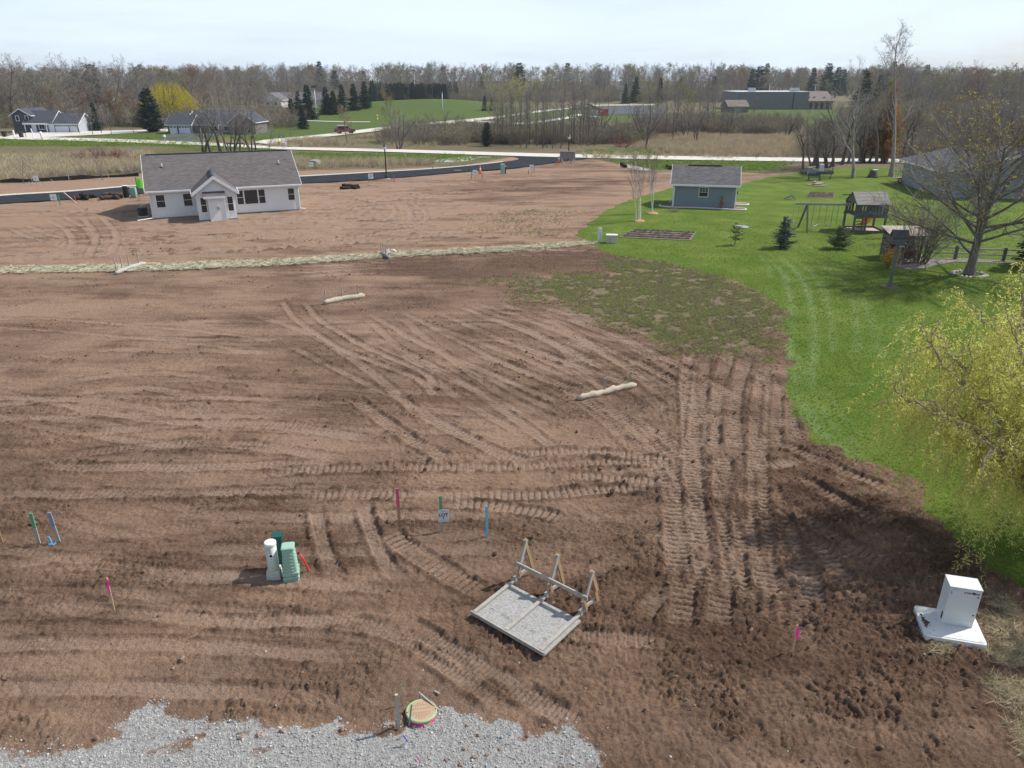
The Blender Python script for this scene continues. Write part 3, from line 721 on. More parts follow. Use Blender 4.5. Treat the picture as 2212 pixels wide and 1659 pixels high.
# ================================================================== BUILDINGS
M_WHITE = mat('white_trim', (.78,.79,.80), .5, (.72,.73,.74), 4, 3)
M_GLASS = mat('window_glass', (.020,.024,.030), .06, spec=.6)
M_GLASS2 = mat('window_glass_pale', (.05,.06,.075), .10, spec=.6)
M_SID_G = lapmat('grey_lap_siding', (.74,.735,.735), .115, col2=(.70,.695,.695))
M_SID_B = lapmat('blue_lap_siding', (.205,.250,.290), .13, col2=(.185,.228,.265))
M_ROOF_H = shinglemat('taupe_shingles', (.088,.080,.080), (.150,.138,.137))
M_ROOF_S = shinglemat('grey_shingles', (.085,.080,.086), (.175,.165,.170))
M_ROOF_D = shinglemat('charcoal_shingles', (.050,.056,.070), (.085,.092,.110), .7)
M_FOUND = mat('foundation', (.22,.25,.28), .9, (.17,.19,.21), 2)
M_METAL = mat('grey_metal', (.42,.43,.44), .5, (.34,.35,.36), 6, metal=.6)
M_DARKMET = mat('dark_metal', (.030,.034,.036), .5, (.05,.055,.058), 8, metal=.3)
M_BLACK = mat('black_plastic', (.012,.012,.013), .6, (.022,.022,.024), 9)

def window(parent, M, w, h, lights=(1,2), fr=.06, proud=.035, glass=None, grid=None):
    """unit in its own plane: x right, z up, y = outwards negative; lights = columns, rows of sash panes"""
    mb = MB(); mb.box(-fr,0,-proud,.02,-fr,h+fr); mb.box(w,w+fr,-proud,.02,-fr,h+fr)
    mb.box(0,w,-proud,.02,-fr,0); mb.box(0,w,-proud,.02,h,h+fr)
    nc, nr = lights; b = .035
    for i in range(1, nc): x = w*i/nc; mb.box(x-b/2,x+b/2,-proud+.008,.018,0,h)
    for j in range(1, nr):
        z = h*j/nr
        for i in range(nc): mb.box(w*i/nc+(b/2 if i else 0),w*(i+1)/nc-(b/2 if i<nc-1 else 0),-proud+.008,.018,z-b/2,z+b/2)
    f = mb.xf(M).build('window', M_WHITE, parent)
    for i in range(nc):
        for j in range(nr):
            MB().box(w*i/nc+.012,w*(i+1)/nc-.012,-.012,.012,h*j/nr+.012,h*(j+1)/nr-.012).xf(M).build('pane', glass or M_GLASS, f)
    if grid:
        g = MB(); gc, gr, zr0 = grid
        for i in range(1, gc): g.box(w*i/gc-.012,w*i/gc+.012,-.024,-.013,h*zr0,h)
        for j in range(1, gr): z = h*zr0+h*(1-zr0)*j/gr; g.box(0,w,-.026,-.0145,z-.012,z+.012)
        g.xf(M).build('grille', M_WHITE, f)
    return f
def TR(x, y, z, rz=0): return Matrix.Translation((x,y,z)) @ Matrix.Rotation(rz, 4, 'Z')

def block(par, x0, x1, y0, y1, zw, zr, axis, wm, rm, tm=M_WHITE, oh=.4, th=.14, z0=-.3, found=None, ridge_off=0.0, walls=True):
    """gabled block: wall body, two roof slopes, rake and eave boards"""
    if walls:
        if axis == 'x':
            ym = (y0+y1)/2+ridge_off; poly = [(y0,z0),(y1,z0),(y1,zw),(ym,zr),(y0,zw)]
            MB().yprism(poly, x0, x1).build('wall', wm, par)
        else:
            xm = (x0+x1)/2+ridge_off; poly = [(x0,z0),(x1,z0),(x1,zw),(xm,zr),(x0,zw)]
            MB().xprism(poly, y0, y1).build('wall', wm, par)
    t = MB(); r_ = MB(); b = .03
    if axis == 'x':
        ym = (y0+y1)/2+ridge_off
        for sgn, ye in ((-1, y0), (1, y1)):
            sl = (zr-zw)/abs(ym-ye); ye2 = ye+sgn*oh; ze = zw-sl*oh
            n_ = Vector((0, -(zr-ze), -(sgn)*-1*0)); 
            p = [(ye2,ze+.02),(ym,zr+.02),(ym,zr+.02+th),(ye2,ze+.02+th)]
            if sgn > 0: p = p[::-1]
            r_.yprism(p, x0-oh, x1+oh)
            t.box(x0-oh,x1+oh,min(ye2,ye2+sgn*.06),max(ye2,ye2+sgn*.06),ze-.06,ze+.13)
            for xe, s2 in ((x0-oh,-1),(x1+oh,1)):
                q = [(ye2,ze-.10),(ym,zr-.10),(ym,zr+th+.03),(ye2,ze+th+.03)]
                if sgn > 0: q = q[::-1]
                t.yprism(q, min(xe,xe+s2*b), max(xe,xe+s2*b))
            s0 = [(ye+sgn*.002,ze-.03),(ye2,ze-.03),(ye2,ze+.0),(ye+sgn*.002,ze+.0)]
            t.yprism(s0 if sgn<0 else s0[::-1], x0-oh+.01, x1+oh-.01)
    else:
        xm = (x0+x1)/2+ridge_off
        for sgn, xe in ((-1, x0), (1, x1)):
            sl = (zr-zw)/abs(xm-xe); xe2 = xe+sgn*oh; ze = zw-sl*oh
            p = [(xe2,ze+.02),(xm,zr+.02),(xm,zr+.02+th),(xe2,ze+.02+th)]
            if sgn > 0: p = p[::-1]
            r_.xprism(p, y0-oh, y1+oh)
            t.box(min(xe2,xe2+sgn*.06),max(xe2,xe2+sgn*.06),y0-oh,y1+oh,ze-.06,ze+.13)
            for ye, s2 in ((y0-oh,-1),(y1+oh,1)):
                q = [(xe2,ze-.10),(xm,zr-.10),(xm,zr+th+.03),(xe2,ze+th+.03)]
                if sgn > 0: q = q[::-1]
                t.xprism(q, min(ye,ye+s2*b), max(ye,ye+s2*b))
    r_.build('roof', rm, par); t.build('trim', tm, par)
    if found: MB().box(x0-.015,x1+.015,y0-.015,y1+.015,-.3,.10).build('foundation', found, par)

def garage_door(par, M, w, h, rows=4, mtl=None, lites=0):
    f = MB()
    for j in range(rows): f.box(0,w,-.05,.0,h*j/rows+.006,h*(j+1)/rows-.006)
    o = f.xf(M).build('garage_door', mtl or M_WHITE, par)
    for i in range(lites): MB().box(w*(i+.15)/lites,w*(i+.85)/lites,-.058,-.05,h*.80,h*.94).xf(M).build('pane', M_GLASS, o)
    return o

# ------------------------------------------------------------------ the new ranch house
def ranch():
    A_ = gp(333.0, 473.4, 0); h = thing('ranch_house', 'new single storey house with pale grey siding and taupe shingle roof on bare soil', 'house', (A_.x, A_.y, 0), R(23.2))
    Lh, Dh, zw, zr = 13.2, 10.0, 2.62, 5.15
    block(h, 0, Lh, 0, Dh, zw, zr, 'x', M_SID_G, M_ROOF_H, oh=.38, found=M_FOUND)
    MB().box(.0,Lh,Dh/2-.13,Dh/2+.13,zr+.13,zr+.215).build('ridge_vent', M_DARKMET, h)
    # dinette bay with its own gable
    bx0, bx1, by = 3.85, 7.15, -2.9
    xm = (bx0+bx1)/2; zap = 3.80; sl = (zap-zw)/(xm-bx0)
    MB().xprism([(bx0,-.3),(bx1,-.3),(bx1,zw),(xm,zap),(bx0,zw)], by, .02).build('wall', M_SID_G, h)
    MB().box(bx0-.012,bx1+.012,by-.012,-.0,-.3,.09).build('foundation', M_FOUND, h)
    r_ = MB(); t = MB(); oh = .35; slm = (zr-zw)/(Dh/2)
    for sgn, xe in ((-1,bx0),(1,bx1)):
        xe2 = xe+sgn*oh; ze = zw-sl*oh
        back_ridge = (zap+.16-zw)/slm-.05; back_eave = max(-.38, (ze+.05-zw)/slm)
        vs_ = [(xe2,by-oh,ze+.02),(xm,by-oh,zap+.02),(xm,back_ridge,zap+.02),(xe2,back_eave,ze+.02)]
        up = [(x_,y_,z_+.14) for x_,y_,z_ in vs_]
        fs_ = [(0,1,2,3),(7,6,5,4),(0,4,5,1),(1,5,6,2),(2,6,7,3),(3,7,4,0)]
        if sgn > 0: fs_ = [f[::-1] for f in fs_]
        r_.add(vs_+up, fs_)
        q = [(xe2,ze-.12),(xm,zap-.12),(xm,zap+.19),(xe2,ze+.19)]
        if sgn > 0: q = q[::-1]
        t.xprism(q, by-oh-.035, by-oh)
        t.box(min(xe2,xe2+sgn*.06),max(xe2,xe2+sgn*.06),by-oh,back_eave-.05,ze-.07,ze+.13)
    r_.build('roof', M_ROOF_H, h); t.build('trim', M_WHITE, h)
    MB().box(xm-.10,xm+.10,by-oh,(zap-zw)/slm-.1,zap+.155,zap+.21).build('ridge_cap', M_DARKMET, h)
    # closet bump with a little lean-to roof
    cx0, cx1, cy = bx0+1.0, bx0+2.35, by-.55
    MB().box(cx0,cx1,cy,by+.01,-.3,2.12).build('wall', M_SID_G, h)
    [MB().box(a_-.05,a_+.05,cy-.03,cy+.0,-.05,2.12).build('corner_trim', M_WHITE, h) for a_ in (cx0,cx1)]
    rr = MB(); rr.yprism([(cy-.28,2.14),(by+.0,2.52),(by+.0,2.60),(cy-.28,2.22)], cx0-.42, cx1+.12); rr.build('roof', M_ROOF_H, h)
    MB().box(cx0-.42,cx1+.12,cy-.33,cy-.28,2.06,2.24).build('trim', M_WHITE, h)
    MB().box(cx0+.62,cx0+.86,cy-.09,cy,1.05,1.32).build('meter_box', M_METAL, h)
    # windows
    window(h, TR(.45,0,1.02), .72, 1.12); window(h, TR(2.78,0,1.02), .72, 1.12)
    window(h, TR(7.50,0,.88), .58, 1.30); window(h, TR(8.18,0,.88), 1.22, 1.30, (1,1)); window(h, TR(9.50,0,.88), .58, 1.30)
    window(h, TR(12.25,0,1.02), .60, 1.12)
    window(h, TR(bx0+.32,by,.78), .46, 1.28); window(h, TR(bx0+2.62,by,.78), .46, 1.28)
    window(h, TR(bx0,-1.0,.82,-math.pi/2), .55, 1.25)
    # gutters, corner boards, downspouts, roof pipes, small wall fittings
    MB().box(-.42,Lh+.42,-.50,-.405,2.42,2.54).build('gutter', M_WHITE, h)
    for x_ in (0, Lh): MB().box(x_-.06,x_+.06,-.02,.02,-.02,2.55).build('corner_trim', M_WHITE, h)
    MB().tube([(-.10,-.42,2.45),(-.06,-.09,2.25),(-.06,-.09,.30),(-.12,-.30,.14),(-1.35,-.85,.10)], .05, 6).build('downspout', M_WHITE, h)
    MB().tube([(Lh+.10,-.42,2.45),(Lh+.05,-.09,2.25),(Lh+.05,-.09,.22),(Lh+.55,-.20,.10)], .05, 6).build('downspout', M_WHITE, h)
    MB().tube([(-.12,Dh-.4,2.4),(-.08,Dh-.4,.3),(-1.4,Dh-1.6,.1)], .05, 6).build('downspout', M_WHITE, h)
    for x_, yy in ((1.35,3.0),(12.0,2.8)):
        z_ = zw+slm*yy; v_ = MB().lathe([(.055,z_-.05),(.055,z_+.52),(.03,z_+.52)], 10, (x_,yy,0)).build('vent_pipe', M_WHITE, h)
        MB().lathe([(.17,z_+.13),(.08,z_+.23)], 10, (x_,yy,0)).build('flashing', M_DARKMET, v_)
    MB().tube([(2.62,-.03,.28),(2.62,-.18,.30),(2.62,-.18,.5)], .05, 8).build('vent_pipe', M_WHITE, h)
    [MB().box(a_,a_+.2,-.05,.0,.18,.32).build("outlet_box", M_WHITE, h) for a_ in (.85,3.1)]
    return h
house = ranch()
# outdoor air conditioner beside the house
def aircon():
    M_ = house.matrix_basis; p = M_ @ Vector((-.95, 1.9, 0))
    t = thing('air_conditioner', 'dark green air conditioning unit standing against the new grey house', 'air conditioner', (p.x, p.y, .02), R(23.2))
    MB().box(-.46,.46,-.46,.46,0,.08).build('pad', M_GCONC, t)
    b = MB().lathe([(.40,.08),(.42,.10),(.42,.78),(.40,.80)], 24).build('casing', mat('ac_green', (.020,.036,.034), .5, (.03,.05,.047), 8), t)
    s_ = MB()
    for k in range(9): s_.lathe([(.424,.14+k*.07),(.434,.15+k*.07),(.434,.17+k*.07),(.424,.18+k*.07)], 24)
    s_.build('louvre', M_DARKMET, t)
    MB().lathe([(.43,.80),(.43,.84),(.30,.86),(.12,.87)], 24).build('fan_guard', M_DARKMET, t)
aircon()

# ------------------------------------------------------------------ blue grey garden shed
def shed():
    B = gp(1586.5, 452.0, 0); ang = R(-13)
    Ls, Ds, zw, zr = 6.1, 4.6, 2.38, 3.75
    o = B - Vector((math.cos(ang), math.sin(ang), 0))*Ls
    s_ = thing('garden_shed', 'blue grey sided garden shed with grey shingle roof on the green lawn', 'shed', (o.x, o.y, .02), ang)
    block(s_, 0, Ls, 0, Ds, zw, zr, 'x', M_SID_B, M_ROOF_S, oh=.32, found=M_FOUND)
    MB().box(1.3,4.6,Ds/2-.12,Ds/2+.12,zr+.13,zr+.20).build('ridge_vent', M_BLACK, s_)
    window(s_, TR(2.55,0,1.12), .82, .86, (1,2), grid=(3,2,.5))
    MB().box(-.34,Ls+.34,-.42,-.34,2.13,2.25).build('gutter', M_WHITE, s_)
    MB().tube([(.12,-.36,2.15),(.10,-.07,1.98),(.10,-.07,.32),(.02,-.35,.04)], .045, 6).build('downspout', M_WHITE, s_)
    MB().tube([(-.06,3.9,.5),(-.35,2.4,.05)], .045, 6).build('downspout', M_WHITE, s_)
    for x_ in (0, Ls):
        a = -1 if x_ == 0 else 1
        MB().box(x_-.06,x_+.06,-.018,.0,.05,2.2).build('corner_trim', M_WHITE, s_)
    MB().box(Ls-.0,Ls+.018,4.5,4.62,.05,2.3).build('corner_trim', M_WHITE, s_)
    d = MB().box(Ls+.0,Ls+.04,.35,1.30,.12,2.15).build('door', M_WHITE, s_)
    MB().box(Ls+.04,Ls+.055,.50,1.15,1.15,2.0).build('pane', M_GLASS, d)
    MB().lathe([(.03,0),(.03,.06)], 8).xf(Matrix.Translation((Ls+.04,.45,1.05)) @ Matrix.Rotation(math.pi/2,4,'Y')).build('handle', M_DARKMET, d)
    garage_door(s_, TR(Ls+.0,1.75,.12,math.pi/2), 2.4, 2.0, 4)
    ln = MB().box(Ls+.02,Ls+.16,.12,.25,1.45,1.75).build('wall_lantern', M_BLACK, s_)
    # planting bed with a concrete edging round the front
    bed = thing('flower_bed', 'mulch bed with curved concrete edging along the shed', 'flower bed', (o.x, o.y, .05), ang)
    out = [(-1.25,.55),(-1.30,.0),(-1.05,-.42),(-.5,-.62),(.3,-.70),(1.2,-.62),(2.2,-.55),(3.3,-.58),(4.4,-.66),(5.2,-.80),(6.0,-1.0),(6.7,-.92),(7.15,-.55),(7.1,-.1),(6.6,.18),(6.15,.22)]
    P = spline(out, .3); inner = [(6.15,-.02),(0,-.02),(-.06,1.0),(-.8,1.1)]
    MB().prism([tuple(q) for q in P]+inner, -.04, .035).build('mulch', mat('red_mulch', (.20,.10,.062), .95, (.33,.21,.14), 9, 6, bump=.8, bscale=20), bed)
    e = MB(); e.tube([(q[0],q[1],.045) for q in P], .085, 6); e.build('edging', M_GCONC, bed, True)
    bed2 = thing('flower_bed', 'small round mulch bed with edging past the shed door', 'flower bed', (o.x+math.cos(ang)*7.1+.2, o.y+math.sin(ang)*7.1+3.0, .05), ang)
    ring = [(1.0*math.cos(t)*1.0,.75*math.sin(t)) for t in np.linspace(0,2*math.pi,24,endpoint=False)]
    MB().prism(ring, -.04, .035).build('mulch', MATS['red_mulch'], bed2)
    MB().tube([(a,b,.045) for a,b in ring+ring[:1]], .085, 6, False).build('edging', M_GCONC, bed2, True)
    # rusty garden sculpture leaning on the wall
    q = s_.matrix_basis @ Vector((4.72,-.22,.05))
    st = thing('garden_sculpture', 'rusty cut-out garden sculpture leaning on the shed wall', 'sculpture', (q.x,q.y,q.z), ang)
    mr = mat('rust', (.17,.065,.030), .9, (.28,.12,.06), 9, 5)
    MB().xprism([(-.10,0),(.12,0),(.14,.45),(.24,.50),(.22,.60),(.12,.66),(.10,.95),(.17,1.02),(.14,1.12),(.05,1.16),(.02,1.22),(-.05,1.2),(-.06,1.08),(-.04,.9),(-.08,.55)], -.03, .03).build('figure', mr, st)
    MB().box(-.22,.20,-.08,.08,0,.03).build('base', mr, st)
    MB().tube([(.30,0,0),(.30,0,.28)], .03, 8).build('pipe', M_METAL, st)
shed()

# ------------------------------------------------------------------ houses across the road
M_SID_NAVY = lapmat('navy_siding', (.062,.078,.105), .2, col2=(.052,.066,.09))
M_SID_LT = lapmat('light_grey_siding', (.40,.42,.45), .2)
M_STONE = mat('dark_stone', (.075,.075,.080), .9, (.14,.135,.13), 3.0, 5)
M_SID_BR = lapmat('brown_siding', (.165,.152,.140), .2)
M_DOORW = mat('white_door', (.66,.70,.76), .5, (.60,.64,.70), 2)
def blue_house():
    p = gp(42, 286, 0); h = thing('suburban_house', 'dark blue house with white garage doors beside the pale road', 'house', (p.x-1, p.y, 0), R(2), scale=.80)
    block(h, 0, 5.6, 0, 12, 5.0, 6.7, 'y', M_SID_NAVY, M_ROOF_D, oh=.5)
    MB().box(-.05,5.65,-.06,-.0,-.2,1.7).build('stone_base', M_STONE, h)
    block(h, 4.2, 12.0, -1.2, 8.5, 2.9, 6.0, 'x', M_SID_NAVY, M_ROOF_D, oh=.5)
    block(h, 11.0, 20.0, -1.5, 7.5, 2.7, 5.3, 'x', M_SID_LT, M_ROOF_D, oh=.5)
    for x_, z_ in ((1.2,3.4),(4.0,3.4)): window(h, TR(x_,0,z_), .8, 1.3, (1,1), fr=.14)
    window(h, TR(8.2,-1.2,1.0), 1.6, 1.3, (2,1), fr=.12)
    MB().box(6.0,7.3,-1.28,-1.2,.1,2.3).build('door', M_DOORW, h)
    for x_ in (4.4, 10.8): MB().box(x_-.12,x_+.12,-2.1,-1.86,-.2,2.6).build('post', M_WHITE, h)
    MB().box(3.9,11.2,-2.3,-1.2,2.35,2.6).build('porch_beam', M_WHITE, h)
    garage_door(h, TR(11.3,-1.5,.05), 1.5, 2.2, 4, M_DOORW); garage_door(h, TR(13.1,-1.5,.05), 3.9, 2.2, 4, M_DOORW, 6); garage_door(h, TR(17.4,-1.5,.05), 2.2, 2.2, 4, M_DOORW, 3)
    for x_ in (12.95, 17.2, 19.75): MB().box(x_-.09,x_+.09,-1.53,-1.5,0,2.3).build('stone_pier', M_STONE, h)
blue_house()
def brown_house():
    p = gp(392, 288.5, 0); h = thing('suburban_house', 'brown house with two white garage doors behind the leaning bare trees', 'house', (p.x-2, p.y, 0), R(-3), scale=.76)
    block(h, -1.0, 6.5, -1, 7, 2.9, 5.4, 'x', M_STONE, M_ROOF_D, oh=.6)
    block(h, 5.5, 21, 1.0, 11.5, 2.9, 6.6, 'x', M_SID_BR, M_ROOF_D, oh=.6)
    block(h, 19, 27, -1.2, 9.0, 3.6, 6.3, 'y', M_SID_BR, M_ROOF_D, oh=.5)
    garage_door(h, TR(-.4,-1,.05), 2.4, 2.2, 4, M_DOORW, 2); garage_door(h, TR(2.6,-1,.05), 3.6, 2.2, 4, M_DOORW, 4)
    window(h, TR(11.5,1.0,.8), 2.6, 1.3, (2,1), fr=.12); window(h, TR(16.2,1.0,.8), 2.0, 1.3, (2,1), fr=.12); window(h, TR(20.6,-1.2,2.4), .9, 1.4, (1,2), fr=.12)
    window(h, TR(24.4,-1.2,.3), .9, .9, (1,1), fr=.12)
    for x_ in (9.0, 14.8): MB().box(x_-.14,x_+.14,.0,.3,-.1,2.7).build('post', M_WHITE, h)
    MB().box(19.9,20.1,-1.26,-1.2,0,3.4).build('downspout', M_WHITE, h)
brown_house()
def small_house(name, label, fx, fy, L_, D_, zw, zr, wm, rm, ang=0, axis='x', dx=0):
    p = gp(fx, fy); h = thing(name, label, 'house', (p.x, p.y, p.z), R(ang))
    block(h, 0, L_, 0, D_, zw, zr, axis, wm, rm, oh=.6)
    window(h, TR(L_*.2,0,1.0), 1.4, 1.3, (2,1), fr=.14); window(h, TR(L_*.65,0,1.0), 1.4, 1.3, (2,1), fr=.14)
    return h
M_SID_W = lapmat('white_siding', (.72,.72,.70), .2); M_SID_T = lapmat('tan_siding', (.42,.36,.29), .2)
small_house('suburban_house', 'white gabled house half hidden by trees behind the spruces', 568, 232, 9, 8, 3.4, 6.2, M_SID_W, M_ROOF_S, -8, 'y')
small_house('suburban_house', 'long low grey roofed house behind the spruces', 590, 226, 26, 10, 2.8, 5.6, M_SID_LT, M_ROOF_S, 3)
small_house('garage', 'small pale garage tucked behind the dark juniper', 352, 274, 7, 6, 2.4, 3.8, M_SID_W, M_ROOF_D, -10)
small_house('suburban_house', 'grey roofed house on the wooded rise at the horizon', 1830, 196, 22, 12, 6.0, 9.5, M_SID_LT, M_ROOF_S, 5)
small_house('suburban_house', 'brick house with dark roof among trees at the horizon', 1905, 199, 20, 12, 7.5, 11.0, M_STONE, M_ROOF_S, -4)
small_house('suburban_house', 'tan roofed house among bare trees right of the berm', 1335, 207, 24, 12, 3.2, 6.2, M_SID_T, M_ROOF_S, 2)

def neighbour_house():
    p = gp(2032, 428, 0); h = thing('neighbour_house', 'large grey blue gabled house behind the budding maple', 'house', (p.x, p.y, 0), R(-8))
    wm = lapmat('pale_blue_siding', (.25,.29,.35), .16, col2=(.22,.26,.315))
    block(h, 0, 17, 0, 13, 2.8, 4.9, 'y', wm, mat('blue_grey_roof', (.055,.060,.072), .9, (.08,.085,.10), 2, 5), oh=.45, found=M_FOUND)
    window(h, TR(3.0,0,1.0), 1.5, 1.2, (2,1)); window(h, TR(8.2,0,1.0), 1.5, 1.2, (2,1)); window(h, TR(13,0,1.0), 1.5, 1.2, (2,1))
    MB().box(10.6,11.6,-.04,0,.1,2.15).build('door', M_WHITE, h)
    MB().tube([(.15,-.35,2.5),(.12,-.08,2.3),(.12,-.08,.1)], .05, 6).build('downspout', M_WHITE, h)
neighbour_house()

# ------------------------------------------------------------------ park: school-like hall, shelter, container
def hall():
    p = gp(1587, 236.5); h = thing('municipal_building', 'long grey block-walled hall with flat roof and brown wing', 'building', (p.x, p.y, p.z), R(-1))
    mw = mat('grey_block', (.185,.185,.195), .9, (.165,.165,.175), .5, 5)
    MB().box(0,31,0,24,-.5,7.0).build('wall', mw, h)
    MB().box(-.1,31.1,-.12,24,7.0,7.22).build('parapet', M_WHITE, h)
    MB().box(24.3,24.7,-.14,-.0,0,7.0).build('downspout', M_DARKMET, h)
    MB().box(7,9.5,5,8,7.22,8.6).build('roof_unit', M_METAL, h); MB().box(25,28,4,8,7.22,8.6).build('roof_unit', M_METAL, h)
    mr = mat('brown_roof', (.155,.125,.110), .9, (.19,.155,.14), .8, 5)
    wg = MB().box(31,42,1,22,-.5,3.4); wg.build('wall', lapmat('tan_panel', (.34,.31,.28), .5), h)
    MB().yprism([(-.2,3.2),(11,7.0),(11,7.2),(-.2,3.4)], 30.9, 42.5).build('roof', mr, h)
    for x_, yy in ((32.3,3.5),(34.6,3.6),(38.8,3.4)):
        z_ = 3.4+yy*.34; MB().box(x_-.4,x_+.4,yy-.4,yy+.4,z_-.2,z_+.55).build('roof_vent', M_METAL, h)
    for k in range(4): MB().box(32.0+k*2.4,33.2+k*2.4,.93,1.0,.2,2.6).build('window', M_GLASS2, h)
    q = gp(1573, 243.5); g = thing('storage_building', 'low brown roofed storage building beside the grey hall', 'building', (q.x, q.y, q.z), R(8))
    block(g, 0, 8, 0, 7, 2.3, 4.4, 'x', M_STONE, mr, tm=mr, oh=.4)
    garage_door(g, TR(2.2,0,0), 3.2, 2.0, 4, lapmat('tan_panel2', (.30,.27,.24), .4))
hall()
def shelter():
    p = gp(1246, 254.0); t = thing('picnic_shelter', 'open picnic shelter with brown gable roof by the parking lot', 'shelter', (p.x, p.y, p.z+.1), R(8))
    mr = mat('brown_metal_roof', (.085,.062,.058), .7, (.11,.085,.08), 2)
    MB().xprism([(-.6,2.35),(3.8,4.2),(3.8,4.38),(-.6,2.53)], -.6, 8.4).xprism([(8.2,2.53),(3.8,4.38),(3.8,4.2),(8.2,2.35)], -.6, 8.4).build('roof', mr, t)
    for x_ in (0, 3.8, 7.6):
        for y_ in (0, 7.6): MB().box(x_-.10,x_+.10,y_-.10,y_+.10,0,2.6 if x_ != 3.8 else 4.15).build('post', M_STONE, t)
    for y_ in (0, 7.6): MB().bar((0,y_,2.5),(7.6,y_,2.5),.14,.2).build('beam', M_STONE, t)
    MB().box(-.8,8.6,-.8,8.6,-.1,.05).build('slab', M_CONC, t)
    q = gp(1293.5, 250.6); c = thing('shipping_container', 'red steel container beside the picnic shelter', 'container', (q.x, q.y, q.z+.05), R(-4))
    mred = mat('red_paint', (.50,.085,.085), .6, (.42,.07,.07), 3)
    MB().box(0,3.3,0,2.4,.1,2.3).build('body', mred, c)
    for k in range(11): MB().box(.14+k*.285,.26+k*.285,-.04,.0,.2,2.2).build('rib', mred, c)
    for x_ in (.06, 3.24): MB().box(x_-.07,x_+.07,-.05,2.45,.0,2.36).build('corner_post', mred, c)
    MB().box(.5,.9,-.047,-.041,1.35,1.7).build('notice', M_WHITE, c)
shelter()
# ================================================================== SITE OBJECTS
M_WOODW = mat('weathered_wood', (.40,.375,.34), .85, (.29,.27,.245), 6, 6, stretch=(1,1,.25))
M_WOODN = mat('fresh_wood', (.42,.28,.16), .8, (.33,.21,.115), 5, 5)
M_WOODD = mat('old_grey_wood', (.165,.165,.160), .9, (.105,.105,.102), 7, 6, bump=.3)
M_PINK = mat('pink_paint', (.62,.10,.16), .7, (.50,.09,.13), 8); M_PINKF = mat('pink_tape', (.85,.06,.36), .6, trans=.3)
M_GREENP = mat('green_paint', (.095,.31,.17), .7, (.12,.36,.20), 8); M_BLUEP = mat('blue_paint', (.095,.30,.46), .7, (.13,.36,.52), 8)
M_LIME = mat('lime_cloth', (.20,.80,.06), .7, trans=.35); M_ORANGE = mat('cone_orange', (.85,.16,.05), .6)
M_SIGN = mat('sign_plate', (.62,.64,.68), .5, (.58,.60,.64), 5); M_INK = mat('ink', (.012,.012,.014), .7); M_INKB = mat('faint_ink', (.33,.38,.46), .7)
M_YEL = mat('yellow_paint', (.75,.52,.05), .6); M_PEDG = mat('pale_green_plastic', (.30,.47,.38), .45, (.27,.43,.345), 5)
M_PEDL = mat('grey_green_plastic', (.50,.55,.50), .45, (.46,.51,.46), 5); M_DKGREEN = mat('dark_green_metal', (.012,.075,.062), .5)
M_REDP = mat('red_conduit', (.65,.035,.035), .4)

def stake(label, fx, fy, h, w=.045, t=.02, mtop=None, mbase=None, split=.5, lean=(0,0), name='stake', rz=.3, group=None, flag=None, cat='stake'):
    p = P3(fx, fy); o = thing(name, label, cat, (p.x, p.y, p.z), rz, group)
    mb = mbase or M_WOODW; zs = h*(1-split)
    lx = lambda z: (lean[0]*z/h, lean[1]*z/h)
    def seg(z0, z1, nm, m_, tip=False):
        a, b = lx(z0), lx(z1)
        vs_ = [(a[0]-w/2,a[1]-t/2,z0),(a[0]+w/2,a[1]-t/2,z0),(a[0]+w/2,a[1]+t/2,z0),(a[0]-w/2,a[1]+t/2,z0),
               (b[0]-w/2,b[1]-t/2,z1),(b[0]+w/2,b[1]-t/2,z1-.01),(b[0]+w/2,b[1]+t/2,z1-.008),(b[0]-w/2,b[1]+t/2,z1)]
        MB().add(vs_, [(0,3,2,1),(4,5,6,7),(0,1,5,4),(1,2,6,5),(2,3,7,6),(3,0,4,7)]).build(nm, m_, o)
    seg(-.2, zs, 'shaft', mb)
    seg(zs, h, 'painted_tip' if mtop else 'tip', mtop or mb)
    if flag is not None:
        q = lx(h*.86); fv = MB(); r_ = random.Random(int(fx*7)); n = 6
        pts = [(q[0]+.008+.012*math.sin(i*1.3), q[1]-.03-.006*i, h*.95-flag*i/n) for i in range(n+1)]
        for i in range(n):
            a, b = pts[i], pts[i+1]; ww = .035*(1-.35*i/n)
            fv.quad((a[0]-ww,a[1],a[2]),(a[0]+ww,a[1]-.012,a[2]),(b[0]+ww*.9,b[1]-.012,b[2]),(b[0]-ww*.9,b[1],b[2]))
        fv.build('ribbon', M_PINKF if mtop is None else mtop, o)
    return o
def hpx(fx, fb, ft): g = gp(fx, fb); return hat(ft, g.y)-g.z

stake('pink topped wooden stake standing left of the LOT 6 marker', 863, 1135, 1.15, .085, .035, M_PINK, M_WOODN, .55, rz=.25)
stake('bright blue painted stake right of the LOT 6 marker', 1052, 1163, 1.0, .07, .03, M_BLUEP, M_BLUEP, .5, rz=.5)
stake('green topped stake beside a blue stake in clods', 85, 1176, .98, .085, .035, M_GREENP, M_WOODW, .5, rz=.2)
stake('grey blue stake beside a blue curb stop', 128, 1173, .98, .09, .035, mat('slate_paint', (.16,.22,.30), .7, (.20,.27,.35), 6), M_WOODW, .45, rz=.2, lean=(-.05,0))
stake('plain stake near a green stake at the clod patch', 4, 1174, .75, .075, .03, None, M_WOODN, .3)
stake('thin wooden lath with pink ribbon on the open soil', 248, 1322, .98, .032, .024, None, mat('lath', (.55,.40,.24), .8), .5, flag=.36, rz=.2, lean=(.02,-.02))
stake('thin wooden lath with pink ribbon beside the white cabinet pad', 1711, 1414, .80, .034, .024, None, MATS['lath'], .5, flag=.30, rz=.1)
stake('thick grey green stake at the gravel edge', 862, 1578, .88, .06, .05, M_WOODW, M_WOODW, .3, rz=.3)
